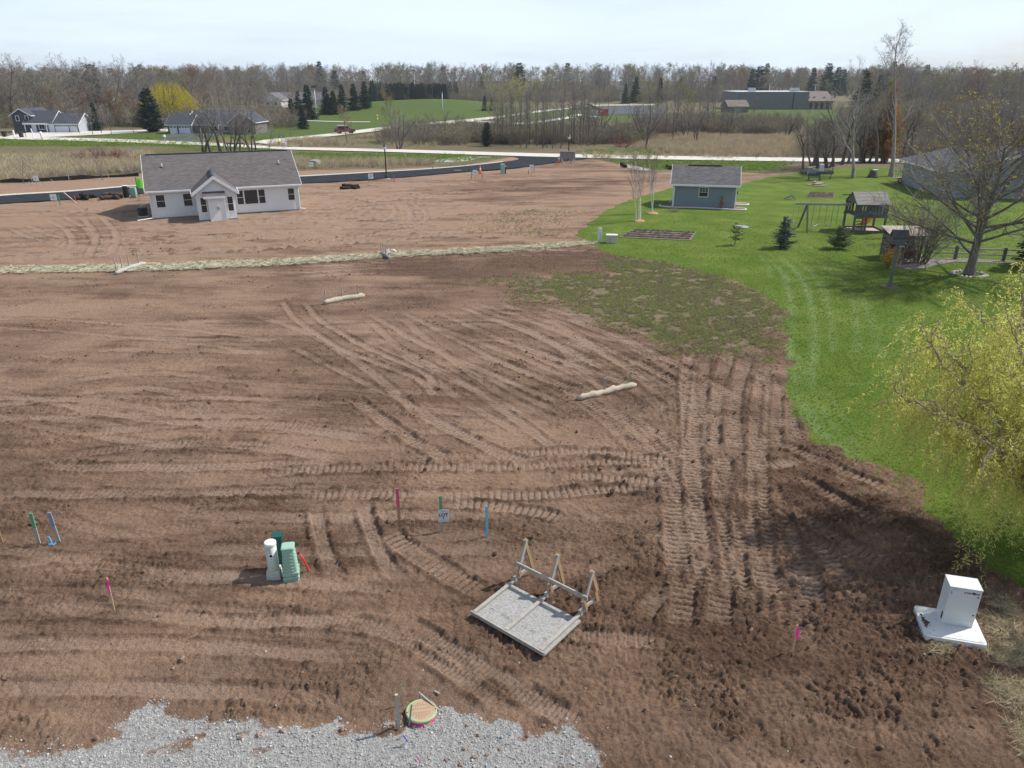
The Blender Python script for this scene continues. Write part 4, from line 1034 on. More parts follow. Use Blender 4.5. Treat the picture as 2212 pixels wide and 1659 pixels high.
stake('thin lath with green tip behind the round tank lid', 870, 1525, .58, .018, .014, M_GREENP, M_WOODW, .1, rz=.1)
stake('short green stake leaning against the tank lid', 884, 1570, .52, .03, .02, M_GREENP, M_WOODW, .8, lean=(.08,.02))
# LOT 6 marker
def lot6():
    p = P3(954.5, 1151); o = thing('lot_marker', 'green tipped stake carrying a grey LOT 6 sign', 'sign', (p.x,p.y,p.z), .12)
    MB().box(-.042,.042,-.015,.02,-.2,.72).build('shaft', M_WOODW, o); MB().box(-.042,.042,-.015,.02,.72,1.17).build('painted_tip', M_GREENP, o)
    pl = MB().box(-.085,.215,-.024,-.018,.335,.735).build('plate', M_SIGN, o, bevel=.004)
    rot = (math.pi/2,0,0)
    lettering('LOT', .135, M_INK, o, (.065,-.0262,.56), rot, bold=.004, sx=1.05); lettering('6', .135, M_INK, o, (.065,-.0262,.445), rot, bold=.004, sx=1.2)
    mk = MB()
    for x_, w_, z_, h_ in ((-.015,.010,.655,.05),(.145,.012,.655,.05),(.012,.11,.655,.008),(.02,.10,.672,.010),(.02,.09,.690,.008)): mk.box(x_,x_+w_,-.0262,-.0245,z_-h_/2+.01,z_+h_/2+.01)
    mk.build('logo', M_INKB, o)
    mk = MB()
    for k in range(11): mk.box(-.06+k*.024,-.044+k*.024,-.0262,-.0245,.362,.378)
    mk.build('small_print', M_INKB, o)
    MB().lathe([(.006,0),(.006,.004)], 8).xf(Matrix.Translation((.06,-.0245,.718)) @ Matrix.Rotation(math.pi/2,4,'X')).build('screw', M_INK, o)
lot6()
# blue curb stop
p = P3(113, 1177); t = thing('curb_stop', 'short bright blue curb stop with a blue smear on the soil', 'valve box', (p.x,p.y,p.z))
MB().tube([(0,0,-.1),(-.02,0,.12),(-.05,0,.26)], .03, 8).build('pipe', M_BLUEP, t); MB().tube([(-.06,-.05,.02),(.08,-.06,.02),(.13,.0,.05)], .03, 6).build('cap', M_BLUEP, t)

# ------------------------------------------------------------------ green utility pedestals and red conduit
def pedestals():
    p = P3(594, 1246); o = thing('cylinder_pedestal', 'pale grey green round utility pedestal on a ribbed base', 'utility pedestal', (p.x,p.y,p.z), .12)
    bs = MB()
    for k in range(4): bs.box(-.19+.008*k,.19-.008*k,-.17+.006*k,.17-.006*k,-.15+k*.105 if k else -.2,-.06+k*.105)
    for k in range(3): bs.box(-.175,.175,-.155,.155,-.06+k*.105,-.045+k*.105)
    bs.build('ribbed_base', M_PEDL, o, bevel=.008)
    MB().lathe([(.15,.24),(.15,.30),(.142,.32),(.142,.985)], 28).build('tube', M_PEDL, o, True)
    MB().lathe([(.150,.985),(.152,1.03),(.150,1.06),(.135,1.075)], 28).build('cap', mat('pale_cap', (.68,.72,.67), .4), o)
    def wrap(mtl, nm, a0, a1, z0, z1, r_=.1435):
        n = 8; vs_ = []
        for i in range(n+1):
            a = a0+(a1-a0)*i/n; vs_ += [(r_*math.cos(a),r_*math.sin(a),z0),(r_*math.cos(a),r_*math.sin(a),z1)]
        return mesh_obj(nm, vs_, [(2*i,2*i+2,2*i+3,2*i+1) for i in range(n)], mtl, o)
    c_ = -math.pi/2
    wrap(M_WHITE, 'label', c_-.27, c_+.32, .60, .88); wrap(M_INK, 'label_print', c_-.15, c_+.22, .885, .90, .1445); wrap(M_INK, 'label_print', c_-.15, c_+.22, .91, .925, .1445)
    wrap(M_INK, 'label_print', c_-.12, c_-.02, .80, .86, .1442); wrap(M_INKB, 'label_print', c_-.12, c_+.2, .62, .66, .1442)
    ring = MB(); ring.lathe([(.038,0),(.038,.002),(.026,.002),(.026,0)], 16).xf(Matrix.Translation((.01,-.1445,.73)) @ Matrix.Rotation(math.pi/2,4,'X')); ring.build('label_print', M_INK, o)
    wrap(M_YEL, 'sticker', c_-.25, c_+.25, .34, .39, .1505)
    q = P3(601, 1240); b = thing('square_pedestal', 'dark green narrow utility box hidden behind the round pedestal', 'utility pedestal', (q.x+.03,q.y+.22,q.z-.06), .15)
    MB().box(-.12,.12,-.12,.12,-.2,1.02).build('body', M_DKGREEN, b, bevel=.01); MB().box(-.135,.135,-.135,.135,1.02,1.07).build('lid', M_DKGREEN, b, bevel=.01)
    s = P3(628.5, 1250); g = thing('ribbed_pedestal', 'pale green square ribbed utility pedestal beside the round one', 'utility pedestal', (s.x+.02,s.y+.03,s.z), .20)
    st = MB(); 
    for k in range(4): st.box(-.20,.20,-.20,.20,-.18+k*.11 if k else -.22,-.10+k*.11)
    for k in range(3): st.box(-.185,.185,-.185,.185,-.10+k*.11,-.07+k*.11)
    st.build('ribbed_base', M_PEDG, g, bevel=.012)
    bd = MB(); n = 14; z0, z1 = .23, .92
    def rr(w_, r_): return [(w_*sx-r_*sx+r_*math.cos(a), w_*sy-r_*sy+r_*math.sin(a)) for sx,sy,a0 in ((1,-1,-math.pi/2),(1,1,0),(-1,1,math.pi/2),(-1,-1,math.pi)) for a in np.linspace(a0,a0+math.pi/2,4)]
    prof = []
    for k in range(n+1):
        w_ = .185-.04*k/n; prof.append((w_, z0+(z1-z0)*k/n))
    vs_ = []; 
    for w_, z_ in prof: vs_ += [(x_,y_,z_) for x_,y_ in rr(w_, .05)]
    m_ = 16; fs_ = [(i*m_+j, i*m_+(j+1)%m_, (i+1)*m_+(j+1)%m_, (i+1)*m_+j) for i in range(n) for j in range(m_)]
    mesh_obj('body', vs_, fs_, M_PEDG, g, True)
    for k in range(6):
        z_ = .27+k*.095; w_ = .185-.04*(z_-z0)/(z1-z0)
        MB().box(-w_*.72,w_*.55,-w_-.012,-w_+.01,z_,z_+.045).build('rib', M_PEDG, g, bevel=.01)
        MB().box(w_-.01,w_+.012,-w_*.7,w_*.7,z_,z_+.045).build('rib', M_PEDG, g, bevel=.01)
    MB().prism(rr(.165,.05), .90, .955).build('lid', M_PEDG, g, bevel=.012); MB().prism(rr(.145,.045), .955, .965).build('lid_panel', M_PEDG, g)
    MB().box(-.205,.205,-.205,.205,.20,.245).build('flange', M_PEDG, g, bevel=.012)
    r0 = P3(667, 1240); c = thing('conduit', 'bent red plastic conduit sticking out of the soil by the pedestals', 'pipe', (r0.x,r0.y,r0.z))
    MB().tube([(.02,0,-.15),(.0,0,.05),(-.04,0,.22),(-.10,0,.40),(-.19,.0,.56)], .024, 10).build('pipe', M_REDP, c, True)
    MB().tube([(-.188,0,.555),(-.21,0,.595)], .027, 10).build('end_cap', M_INK, c)
pedestals()

# ------------------------------------------------------------------ white fiber cabinet on its vault
def cabinet():
    M_CAB = mat('cabinet_white', (.64,.65,.645), .45, (.60,.61,.605), 3, 5); M_PAD = mat('vault_white', (.69,.70,.685), .5, (.56,.56,.54), 2.2, 6)
    a = math.atan2(13.27-13.61, 10.75-9.49); z = zat(10.2, 13.9)
    o = thing('utility_cabinet', 'white fiber utility cabinet standing on a white ground vault', 'utility cabinet', (9.43, 13.52, z), a)
    Lp, Dp = 1.30, 1.10
    def rr(x0,x1,y0,y1,r_): return [(cx+r_*math.cos(t_), cy+r_*math.sin(t_)) for cx,cy,a0 in ((x1-r_,y0+r_,-math.pi/2),(x1-r_,y1-r_,0),(x0+r_,y1-r_,math.pi/2),(x0+r_,y0+r_,math.pi)) for t_ in np.linspace(a0,a0+math.pi/2,5)]
    MB().prism(rr(0,Lp,0,Dp,.08), -.25, .16).build('vault', M_PAD, o, bevel=.015)
    lid = MB().prism(rr(.06,Lp-.06,.05,.50,.05), .16, .172).build('hatch', M_PAD, o)
    MB().box(.655,.661,.05,.50,.1718,.1735).build('seam', M_INKB, lid); 
    for x_, y_ in ((.13,.10),(Lp-.13,.10),(.13,.46),(Lp-.13,.46)): MB().lathe([(.014,.172),(.014,.18)], 8, (x_,y_,0)).build('bolt', M_METAL, lid)
    for x_ in (.30,.52,.78,1.0): MB().lathe([(.012,0),(.012,.012)], 8).xf(Matrix.Translation((x_,0,.10)) @ Matrix.Rotation(math.pi/2,4,'X')).build('bolt', M_METAL, o)
    MB().box(.93,1.13,-.003,.002,-.02,.03).build('warning_label', mat('red_label', (.42,.05,.06), .6), o)
    cx0, cx1, cy0, cy1, zt = .46, 1.12, .55, 1.0, 1.20
    MB().box(cx0,cx1,cy0,cy1,.16,.34).build('plinth', M_CAB, o, bevel=.006)
    MB().box(cx0,cx1,cy0+.012,cy1,.345,zt-.012).build('body', M_CAB, o, bevel=.008)
    MB().box(cx0-.01,cx1+.012,cy0-.012,cy1+.01,zt-.012,zt+.015).build('roof', M_CAB, o, bevel=.006)
    d = MB().box(cx0+.004,cx1-.002,cy0-.012,cy0+.010,.35,zt-.016).build('door', M_CAB, o, bevel=.005)
    for z_ in (.50, 1.0): MB().box(cx1-.075,cx1-.045,cy0-.020,cy0-.012,z_,z_+.032).build('latch', M_INK, d)
    lettering('AT&T', .062, M_INK, o, (cx0+.385,cy0-.0135,1.095), bold=.0012, sx=1.15); lettering('fiber', .084, M_INK, o, (cx0+.545,cy0-.0135,1.100), bold=.0032)
    lettering('48350', .040, M_INKB, o, (cx0+.115,cy0-.0135,1.145), sx=1.35)
    MB().box(cx0+.085,cx0+.17,cy0-.0145,cy0-.0125,1.0,1.115).build('sticker', mat('sticker', (.55,.68,.76), .5), o)
    MB().box(cx0+.025,cx0+.065,cy0-.0145,cy0-.0125,1.01,1.10).build('sticker', M_INKB, o)
    MB().box(cx0-.004,cx0+.0,cy0+.03,cy0+.10,.25,.45).build('vent', M_INK, o)
    r_ = random.Random(3)
    m_ = MB()
    for k in range(26):
        x_, y_, s_ = .08+abs(r_.gauss(0,.09)), .50+r_.gauss(0,.12), r_.uniform(.012,.05)
        m_.prism([(x_+s_*math.cos(q+r_.uniform(-.3,.3))*r_.uniform(.6,1.1), y_+s_*math.sin(q)*r_.uniform(.6,1.2)) for q in np.linspace(0,6.28,7)[:-1]], .15, .172+r_.uniform(.002,.02))
    m_.build('mud_splash', mat('mud', (.085,.052,.036), .95, (.13,.085,.06), 12), o)
cabinet()

# ------------------------------------------------------------------ toppled wooden sign frame lying on its OSB panel
def sign_frame():
    M_OSB = mat('osb_panel', (.36,.36,.36), .85, (.25,.235,.205), 16, 3, bump=.4, bscale=40, thr=(.42,.62), stretch=(1,1.8,1))
    o = thing('wooden_sign_frame', 'toppled timber sign frame lying on a grey strand board panel', 'sign frame', (-.95, 14.39, zat(-.2,14.3)+.09), math.atan2(13.0-14.39, .72+.95), rot=(R(1.5), 0, math.atan2(-1.39, 1.67)))
    Lp, Dp = 2.17, 1.38
    pn = MB().box(0,Lp,.0,Dp,.0,.045).build('panel', M_OSB, o)
    MB().box(-.02,Lp+.02,-.045,-.002,.0,.10).build('edge_board', M_WOODW, o)
    MB().box(Lp+.002,Lp+.03,.0,Dp,-.0,.05).build('edge_board', M_WOODW, o)
    # stencilled marks, worn past reading
    r_ = random.Random(8); mk = MB(); x_ = .25
    while x_ < Lp-.25:
        w_ = r_.uniform(.012,.035)
        if not 1.0 < x_ < 1.16:
            y0 = .36+r_.uniform(-.012,.012)
            mk.box(x_,x_+w_,y0,y0+r_.choice((.02,.06,.07)),.0452,.0462)
            if r_.random() < .6: mk.box(x_,x_+w_*1.8,y0-.035,y0-.025,.0452,.0462)
        x_ += w_+r_.uniform(.006,.03)+(.10 if r_.random() < .1 else 0)
    mk.build('stencil', mat('grey_ink', (.16,.155,.15), .9), pn)
    up = lambda x: dict(rail=((x,-.0,.09),(x,1.72,.10)), up=((x+.042,1.50,.09),(x+.042,1.96,1.08)), leg=((x+.0,1.93,1.10),(x+.0,2.26,.0)), strut=((x-.042,1.52,.12),(x-.042,2.20,.07)), brace=((x-.045,1.66,.30),(x-.045,2.06,.62)))
    for i, x in enumerate((.07, 1.06, 2.08)):
        q = up(x)
        MB().bar(*q['rail'], .085, .045, up=(0,0,1)).build('rail', M_WOODW, o)
        MB().bar(*q['up'], .04, .085, up=(0,1,0)).build('upright', M_WOODW, o)
        MB().bar(*q['leg'], .04, .095, up=(0,1,0)).build('leg', M_WOODN, o)
        MB().bar(*q['strut'], .04, .085, up=(0,0,1)).build('strut', M_WOODW, o)
        MB().bar(*q['brace'], .04, .085, up=(0,0,1)).build('brace', M_WOODW, o)
        MB().bar((x+.08,1.56,.50),(x+.08,1.66,.16), .04, .085, up=(0,1,0)).build('stub', M_WOODN, o)
        for y_ in (.1,.5,.9,1.3): MB().lathe([(.007,.112),(.007,.117)], 6, (x,y_,0)).build('screw', M_INKB, o)
    MB().bar((2.12,1.95,.95),(2.12,2.15,.4), .05, .10, up=(0,1,0)).build('stub', M_WOODN, o)
    MB().bar((.0,1.63,.53),(2.20,1.63,.53), .04, .10, up=(0,0,1)).build('crossbar', M_WOODW, o)
sign_frame()

# ------------------------------------------------------------------ round pump tank riser, boards and flags by the gravel
def riser():
    o = thing('tank_riser', 'round tan tank lid with lime rim and pink painted riser at the gravel edge', 'tank lid', (-1.845, 11.42, zat(-1.845,11.42)-.02), rot=(R(-2), R(2), .2))
    MB().lathe([(.30,-.2),(.30,.10)], 40).build('riser', mat('pink_green_paint', (.62,.02,.20), .5, (.25,.45,.16), 2.2, 2, thr=(.60,.72)), o, True)
    MB().lathe([(.315,.10),(.318,.14),(.30,.155),(.262,.150),(.262,.10)], 40).build('rim', mat('lime_rim', (.28,.36,.17), .5, (.36,.40,.24), 4), o)
    ld = MB().lathe([(.262,.10),(.262,.147),(.255,.150)], 40).build('lid', mat('tan_lid', (.36,.24,.155), .7, (.42,.30,.20), 3, 5), o)
    for i in range(-4, 5):
        for j in range(-4, 5):
            x_, y_ = i*.052, j*.05
            if x_*x_+y_*y_ < .21**2 and j not in (0, 2): MB().box(x_-.012,x_+.012,y_-.012,y_+.012,.150,.158).build('lug', MATS['tan_lid'], ld)
    for x_ in (-.285,.285): MB().lathe([(.014,.155),(.014,.160)], 8, (x_,-.02,0)).build('bolt', M_INK, o)
    q = thing('loose_lath', 'pale lath leaning over the round tank lid', 'lath', (-1.90, 11.82, zat(-1.9,11.82)), 0)
    MB().bar((0,0,.20),(.42,-.36,.13), .03, .025).build('lath', M_WOODW, q); MB().bar((-.01,.02,-.1),(-.02,.02,.22), .035, .03).build('peg', M_WOODW, q)
    q = thing('loose_lath', 'short stub of pale lath on the soil behind the tank lid', 'lath', (-1.64,12.05,zat(-1.64,12.05)+.02), 0); MB().bar((0,0,.02),(.11,-.08,.02), .03, .025).build('lath', M_WOODW, q)
    for nm, fx, fy, m_, lb in (('pin_flag', 876, 1612, mat('blue_cloth', (.02,.13,.62), .6, trans=.2), 'small blue pin flag bent over the gravel'), ('pin_flag', 905, 1657, M_PINKF, 'small pink pin flag at the gravel road edge')):
        p = P3(fx, fy); f = thing(nm, lb, 'pin flag', (p.x,p.y,p.z), scale=1.6); MB().tube([(0,0,-.1),(.01,0,.12),(-.02,0,.16)], .003, 5).build('wire', M_METAL, f)
        MB().add([(-.03,0,.15),(.0,-.012,.155),(.035,-.01,.05),(.01,.004,.055),(-.012,.014,.10)], [(0,1,2,3,4)]).build('cloth', m_, f)
riser()

# ------------------------------------------------------------------ filter socks held by stakes
M_SOCK = mat('burlap_sock', (.50,.44,.345), .95, (.38,.325,.25), 6, 6, bump=.6, bscale=30); M_SOCKG = mat('grey_sock', (.42,.42,.40), .95, (.32,.32,.30), 7, 6, bump=.6, bscale=30)
M_SOCKK = mat('black_sock', (.018,.016,.014), .95, (.04,.034,.03), 6, 5)
def sock(label, pts, r_, mtl, stakes=(), sh=.6, sd=1, lumps=.12, group=None, cat='filter sock'):
    P = [gp(*q) for q in pts]; o = thing('filter_sock', label, cat, (P[0].x,P[0].y,0), 0, group); rn = random.Random(sd)
    C = spline([(q.x-P[0].x, q.y-P[0].y) for q in P], .14); n = len(C)
    rad = [r_*(1+lumps*math.sin(i*1.15+sd)*.6+rn.uniform(-lumps,lumps)*.5) for i in range(n)]
    rad[0] *= .45; rad[-1] *= .4; rad[1] *= .85; rad[-2] *= .85
    pts3 = [(c[0], c[1], zat(c[0]+P[0].x, c[1]+P[0].y)*.7+r_*.72) for c in C]
    MB().tube(pts3, rad, 12).build('sock', mtl, o, True)
    for t_ in stakes:
        c = pts3[int(t_*(n-1))]; MB().box(c[0]-.028,c[0]+.028,c[1]-.028,c[1]+.028,-.1,c[2]+sh).build('stake', M_WOODW, o)
    return o
sock('tan filter sock with three stakes below the thin grass', [(1246,864),(1280,858),(1312,850),(1345,842),(1374,836)], .135, M_SOCK, (.08,.5,.93), .62, 1)
sock('tan filter sock with three stakes on the open soil below the straw blanket', [(699,658),(720,653),(745,648),(770,645),(787,641)], .16, M_SOCK, (.1,.48,.85), .72, 2)
sock('pale grey filter sock with four stakes across the straw blanket', [(250,594),(266,588),(285,582),(302,577),(317,573)], .17, M_SOCKG, (.08,.28,.52,.84), .95, 3, .22)
sock('short dark grey filter sock with stakes across the straw blanket', [(823,551),(830,556),(839,561)], .17, mat('dark_sock', (.12,.115,.11), .95, (.2,.19,.18), 6), (.1,.45,.8), .85, 4)
for lb, pts in (('curled black filter sock at the straw edge by the road corner', [(1340,357),(1345,358),(1349,361),(1352,363)]), ('curled black filter sock on the straw strip left of the shed', [(1439,362.5),(1446,364.5),(1451,366.5)]), ('curled black filter sock on the straw strip behind the shed roof', [(1539,364),(1545,366.5),(1552,367.5)])):
    sock(lb, pts, .28, M_SOCKK, (), .5, 5, .2)
def heap(label, fx0, fx1, fy, r_, sd, dark=M_SOCKK, n=5, name='sock_heap', cat='filter sock pile'):
    a, b = gp(fx0, fy), gp(fx1, fy); rn = random.Random(sd); o = thing(name, label, cat, ((a.x+b.x)/2,(a.y+b.y)/2,0)); w = (b-a).length/2
    for k in range(n):
        y0 = rn.uniform(-.7,.7); pts = [(w*t_, y0+.35*math.sin(t_*3+k), r_*.8+r_*1.1*(k>n-3)+.08*rn.random()) for t_ in np.linspace(-1+rn.uniform(0,.4),1-rn.uniform(0,.4),9)]
        MB().tube(pts, [r_*rn.uniform(.8,1.15) for _ in pts], 8).build('coil', dark, o, True)
heap('pile of black filter socks right of the new grey house', 735, 780, 407.5, .16, 1)
heap('pile of black filter socks at the kerb left of the new house', 168, 199, 429.5, .20, 2)
heap('long dark roll of filter sock near the black utility pedestal', 219, 268, 429, .20, 3, mat('brown_sock', (.055,.036,.028), .95, (.10,.07,.05), 4), 4)
rk = P3(832, 552); o = thing('rock', 'pale rock lying on the straw blanket by the short sock', 'rock', (rk.x+.35,rk.y+.5,rk.z)); 
def rockmesh(sd, n1=6, n2=9):
    rn = random.Random(sd); vs_, fs_ = [], []
    for i in range(n1+1):
        ph = math.pi*i/n1
        for j in range(n2):
            th = 2*math.pi*j/n2; k = 1+rn.uniform(-.24,.24); vs_.append((math.sin(ph)*math.cos(th)*k, math.sin(ph)*math.sin(th)*k*.85, math.cos(ph)*k*.65))
    for i in range(n1):
        for j in range(n2): fs_.append((i*n2+j,(i+1)*n2+j,(i+1)*n2+(j+1)%n2,i*n2+(j+1)%n2))
    return vs_, fs_
v_, f_ = rockmesh(3); mesh_obj('stone', [(x*.45,y*.35,z*.3+.1) for x,y,z in v_], f_, mat('pale_stone', (.50,.49,.46), .9, (.40,.39,.36), 4, 5), o)

# ------------------------------------------------------------------ lot signs, stakes, cones, posts along the new street
def lotsign(label, fx, fy, h=1.15, w=.62, hh=.62):
    p = P3(fx, fy); o = thing('lot_marker', label, 'sign', (p.x,p.y,p.z), .1)
    MB().box(-.03,.03,-.02,.02,-.2,h*.9).build('shaft', M_WOODW, o); pl = MB().box(-w/2,w/2,-.045,-.022,h-hh,h).build('plate', M_WHITE, o)
    MB().box(-w*.26,w*.26,-.050,-.0452,h-hh*.52,h-hh*.40).box(-w*.09,w*.09,-.050,-.0452,h-hh*.74,h-hh*.60).build('print', M_INKB, pl)
for lb, fx, fy in (('small white lot sign beyond the street near the silt fence', 81, 401), ('small white lot sign beside a green stake left of the house', 119.5, 444), ('small white lot sign beside the culvert end across the street', 673, 368.5),
                   ('small white lot sign by the foot of the nearer street lamp', 802, 395.5), ('small white lot sign between a green stake and an orange cone', 1026.5, 387), ('small white lot sign right of the green pedestal by the street', 1148.5, 375)):
    lotsign(lb, fx, fy)
GS = 'survey stakes along the new street'
for lb, fx, fy, ft, m_, ln in (('tall green stake beside a white lot sign left of the house', 130.5, 443, 422, M_GREENP, 0), ('pink stake beside a leaning pale lath left of the house', 166, 438, 422, M_PINK, -.15), ('leaning green stake beyond the street by the silt fence', 97, 399, 385, M_GREENP, -.9),
        ('grey stake standing at the silt fence end', 118, 393.5, 386, None, -.4), ('short plain stake left of the far white lot sign', 68, 401, 392, None, -.2), ('green stake by the lot sign near the lamp foot', 796.5, 394.5, 382, M_GREENP, 0),
        ('pink tipped lath right of the nearer street lamp', 851.5, 393.5, 377, M_PINK, 0), ('bright green stake left of the cone and lot sign', 1018.8, 387.5, 370, M_GREENP, 0), ('plain lath right of the cone lot sign', 1042, 384.5, 374, None, 0),
        ('plain lath next to the lot sign past the pedestal', 1153.5, 375, 357, M_WOODN, 0), ('short green stake next to the lot sign past the pedestal', 1141.8, 377, 367, M_GREENP, 0), ('yellow marker post at the street corner', 993, 353.8, 341.5, M_YEL, 0),
        ('plain lath at the street edge across from the yellow post', 935, 368, 356, None, 0), ('lath near the cone by the sign trestle', 1201.5, 358.5, 349, M_WOODN, 0), ('plain stake left of the culvert end', 657.5, 369, 356, M_WOODN, 0),
        ('small green stake right of the culvert lot sign', 681, 368, 362, M_GREENP, 0), ('tiny pink flagged pin on the far verge', 776, 360.5, 354.5, M_PINK, 0), ('thin stake at the white pedestal on the lawn edge', 1316.5, 527, 516, M_WOODN, 0)):
    stake(lb, fx, fy, max(.35, hpx(fx, fy, ft)), .085 if fy < 460 else .05, .06 if fy < 460 else .04, m_, M_WOODW if m_ is None else m_, .6, lean=(ln,0), group=GS)
p = P3(163, 438.5); t = thing('loose_lath', 'pale lath leaning beside the pink stake left of the house', 'lath', (p.x,p.y,p.z)); MB().bar((.2,0,-.05),(-1.1,.2,1.1), .07, .05).build('lath', mat('pale_lath', (.62,.50,.42), .8), t)
def cone(label, fx, fy, s=1.0):
    p = P3(fx, fy); o = thing('traffic_cone', label, 'traffic cone', (p.x,p.y,p.z+.11), scale=s)
    MB().box(-.2,.2,-.2,.2,-.05,.035).build('base', M_ORANGE, o)
    MB().lathe([(.15,.035),(.10,.30)], 14).build('cone', M_ORANGE, o, True); MB().lathe([(.1005,.30),(.065,.52)], 14).build('collar', M_WHITE, o, True); MB().lathe([(.066,.52),(.035,.75)], 14).build('tip', M_ORANGE, o, True)
cone('orange and white traffic cone on the near street edge by the lot sign', 1037.5, 375, 1.25); cone('orange and white traffic cone beside the sign trestle', 1207, 352.5, 1.3)
# street pedestals
def ped2(label, fx, fy, h, w, m_, cap=None, rings=4):
    p = P3(fx, fy); o = thing('utility_pedestal', label, 'utility pedestal', (p.x,p.y,p.z), .15)
    MB().box(-w/2,w/2,-w/2,w/2,-.2,h).build('body', m_, o, bevel=.03)
    for k in range(rings): MB().box(-w/2-.03,w/2+.03,-w/2-.03,w/2+.03,h*(.1+.2*k),h*(.17+.2*k)).build('rib', m_, o)
    MB().box(-w/2-.03,w/2+.03,-w/2-.03,w/2+.03,h,h+.06).build('cap', cap or m_, o, bevel=.02); return o
ped2('green utility pedestal at the bend of the new street', 1086, 376, 1.25, .5, M_PEDG); ped2('narrow black utility pedestal touching the green one at the bend', 1090.5, 375.5, .95, .3, M_BLACK, M_PEDL, 0)
ped2('black utility pedestal with a pale cap at the kerb left of the house', 273.5, 426.5, 1.25, .42, M_BLACK, M_WHITE, 0); ped2('green ribbed utility pedestal behind the lime flag', 290, 425, 1.0, .55, M_PEDG)
# lime safety flag
p = P3(300.5, 425.5); t = thing('safety_flag', 'lime green flag on a tall black pole behind the new house corner', 'flag', (p.x,p.y,p.z))
hf = hpx(300.5, 425.5, 382); MB().tube([(0,0,-.1),(-.05,0,hf)], .03, 6).build('pole', M_BLACK, t)
fv = MB(); n = 8
for i in range(n):
    def q(k, top): u_ = k/n; return (-.05+1.15*u_, .16*math.sin(u_*5.), (hf-.03-.55*u_ if top else hf-1.15-.28*u_+.22*u_*u_))
    fv.quad(q(i,0), q(i+1,0), q(i+1,1), q(i,1))
fv.build('cloth', M_LIME, t, True)
p = P3(297, 425); t = thing('stake', 'thin dark red lath beside the lime flag', 'stake', (p.x,p.y,p.z)); MB().bar((.1,0,-.1),(-.35,.1,.95), .05, .04).build('shaft', mat('dark_red', (.30,.04,.07), .7), t)

# ------------------------------------------------------------------ street lamps
def lamp(label, fx, fb, ft):
    p = gp(fx, fb); h = hat(ft, p.y); o = thing('street_lamp', label, 'street lamp', (p.x,p.y,0), group='black street lamps')
    M_LP = mat('lamp_black', (.010,.012,.012), .4, spec=.5)
    MB().lathe([(.24,-.1),(.24,.10),(.20,.14),(.19,.42),(.13,.55),(.10,.62)], 16).build('base', M_LP, o)
    MB().lathe([(.085,.60),(.065,h-.85),(.10,h-.83),(.10,h-.78),(.055,h-.76),(.09,h-.70)], 12).build('post', M_LP, o, True)
    MB().lathe([(.10,h-.70),(.19,h-.60),(.22,h-.38),(.20,h-.25)], 16).build('globe', mat('lamp_glass', (.72,.74,.76), .25), o, True)
    MB().lathe([(.25,h-.27),(.24,h-.22),(.16,h-.10),(.05,h-.04),(.02,h+.04)], 16).build('cap', M_LP, o, True)
    MB().box(-.5,.5,-.5,.5,-.1,.055).build('footing', M_GCONC, o)
lamp('black street lamp beside the asphalt street right of the new house', 835, 386.5, 311.5)
lamp('black street lamp behind the timber sign trestle at the road corner', 1228, 347.0, 291)

# ------------------------------------------------------------------ upright sign trestle at the corner
p = P3(1225, 352.2); o = thing('sign_trestle', 'timber trestle holding an unpainted sign panel at the road corner', 'sign frame', (p.x,p.y,p.z), -.12)
MB().box(-1.15,1.15,-.03,.03,.62,1.62).build('panel', mat('grey_ply', (.29,.29,.29), .9, (.22,.22,.22), 4), o)
for x_ in (-1.1,-.37,.37,1.1): MB().box(x_-.05,x_+.05,-.13,-.032,.6,1.64).build('batten', M_WOODW, o)
MB().box(-1.2,1.2,-.2,.1,1.64,1.74).build('top_board', M_WOODW, o)
MB().box(1.16,1.24,-.2,.1,.6,1.64).build('side_board', M_WOODW, o)
for x_ in (-.95,.9):
    for dx, y_ in ((-.45,-.35),(.12,-.5),(.35,.45)): MB().bar((x_,-.1,.85),(x_+dx,y_,-.1), .12, .12).build('leg', M_WOODW, o)
# culvert end, manhole, silt fence
p = P3(679, 357.5); o = thing('culvert_pipe', 'galvanised culvert pipe end across the street behind a lot sign', 'culvert', (p.x,p.y,.0), .1)
n = 16; prof = [(1.0*math.cos(a),.75*math.sin(a)) for a in np.linspace(0,math.pi,n)]; inner = [(x_*.93,z_*.93) for x_,z_ in prof[::-1]]
MB().xprism([(x_,z_+.1) for x_,z_ in prof+inner], -1.6, 1.2).build('shell', M_METAL, o); MB().xprism([(x_*.9,z_*.9+.1) for x_,z_ in prof], .6, .7).build('mouth', M_BLACK, o)
p = gp(988, 369.5); o = thing('manhole_cover', 'rusty manhole cover set in the asphalt street', 'manhole cover', (p.x,p.y,.105)); MB().lathe([(.55,0),(.55,.02),(.45,.025)], 20).build('cover', mat('manhole', (.14,.095,.075), .8, (.19,.13,.10), 6), o)
MB().lathe([(.66,0),(.66,.012),(.56,.012),(.56,0)], 20).build('frame', M_DARKMET, o)
o = thing('silt_fence', 'low black silt fence along the reeds beyond the street', 'silt fence', (0,0,0)); C = spline([tuple(gp(*q))[:2] for q in ((-160,402),(0,395),(70,393),(150,389),(235,384),(300,381))], 1.2)
fm = MB(); hts = [.42+.15*float(vnoise(np.array(i*.7),np.array(3.),2)) for i in range(len(C))]
for i in range(len(C)-1): (a,b),(c,d) = C[i],C[i+1]; fm.add([(a,b,-.1),(c,d,-.1),(c,d,hts[i+1]),(a,b,hts[i]),(a,b+.03,-.1),(c,d+.03,-.1),(c,d+.03,hts[i+1]),(a,b+.03,hts[i])],[(0,1,2,3),(7,6,5,4),(3,2,6,7)])
fm.build('fabric', M_BLACK, o)
for i in range(0, len(C), 3): MB().box(C[i][0]-.03,C[i][0]+.03,C[i][1]-.08,C[i][1]-.03,-.1,.75).build('post', M_WOODW, o)

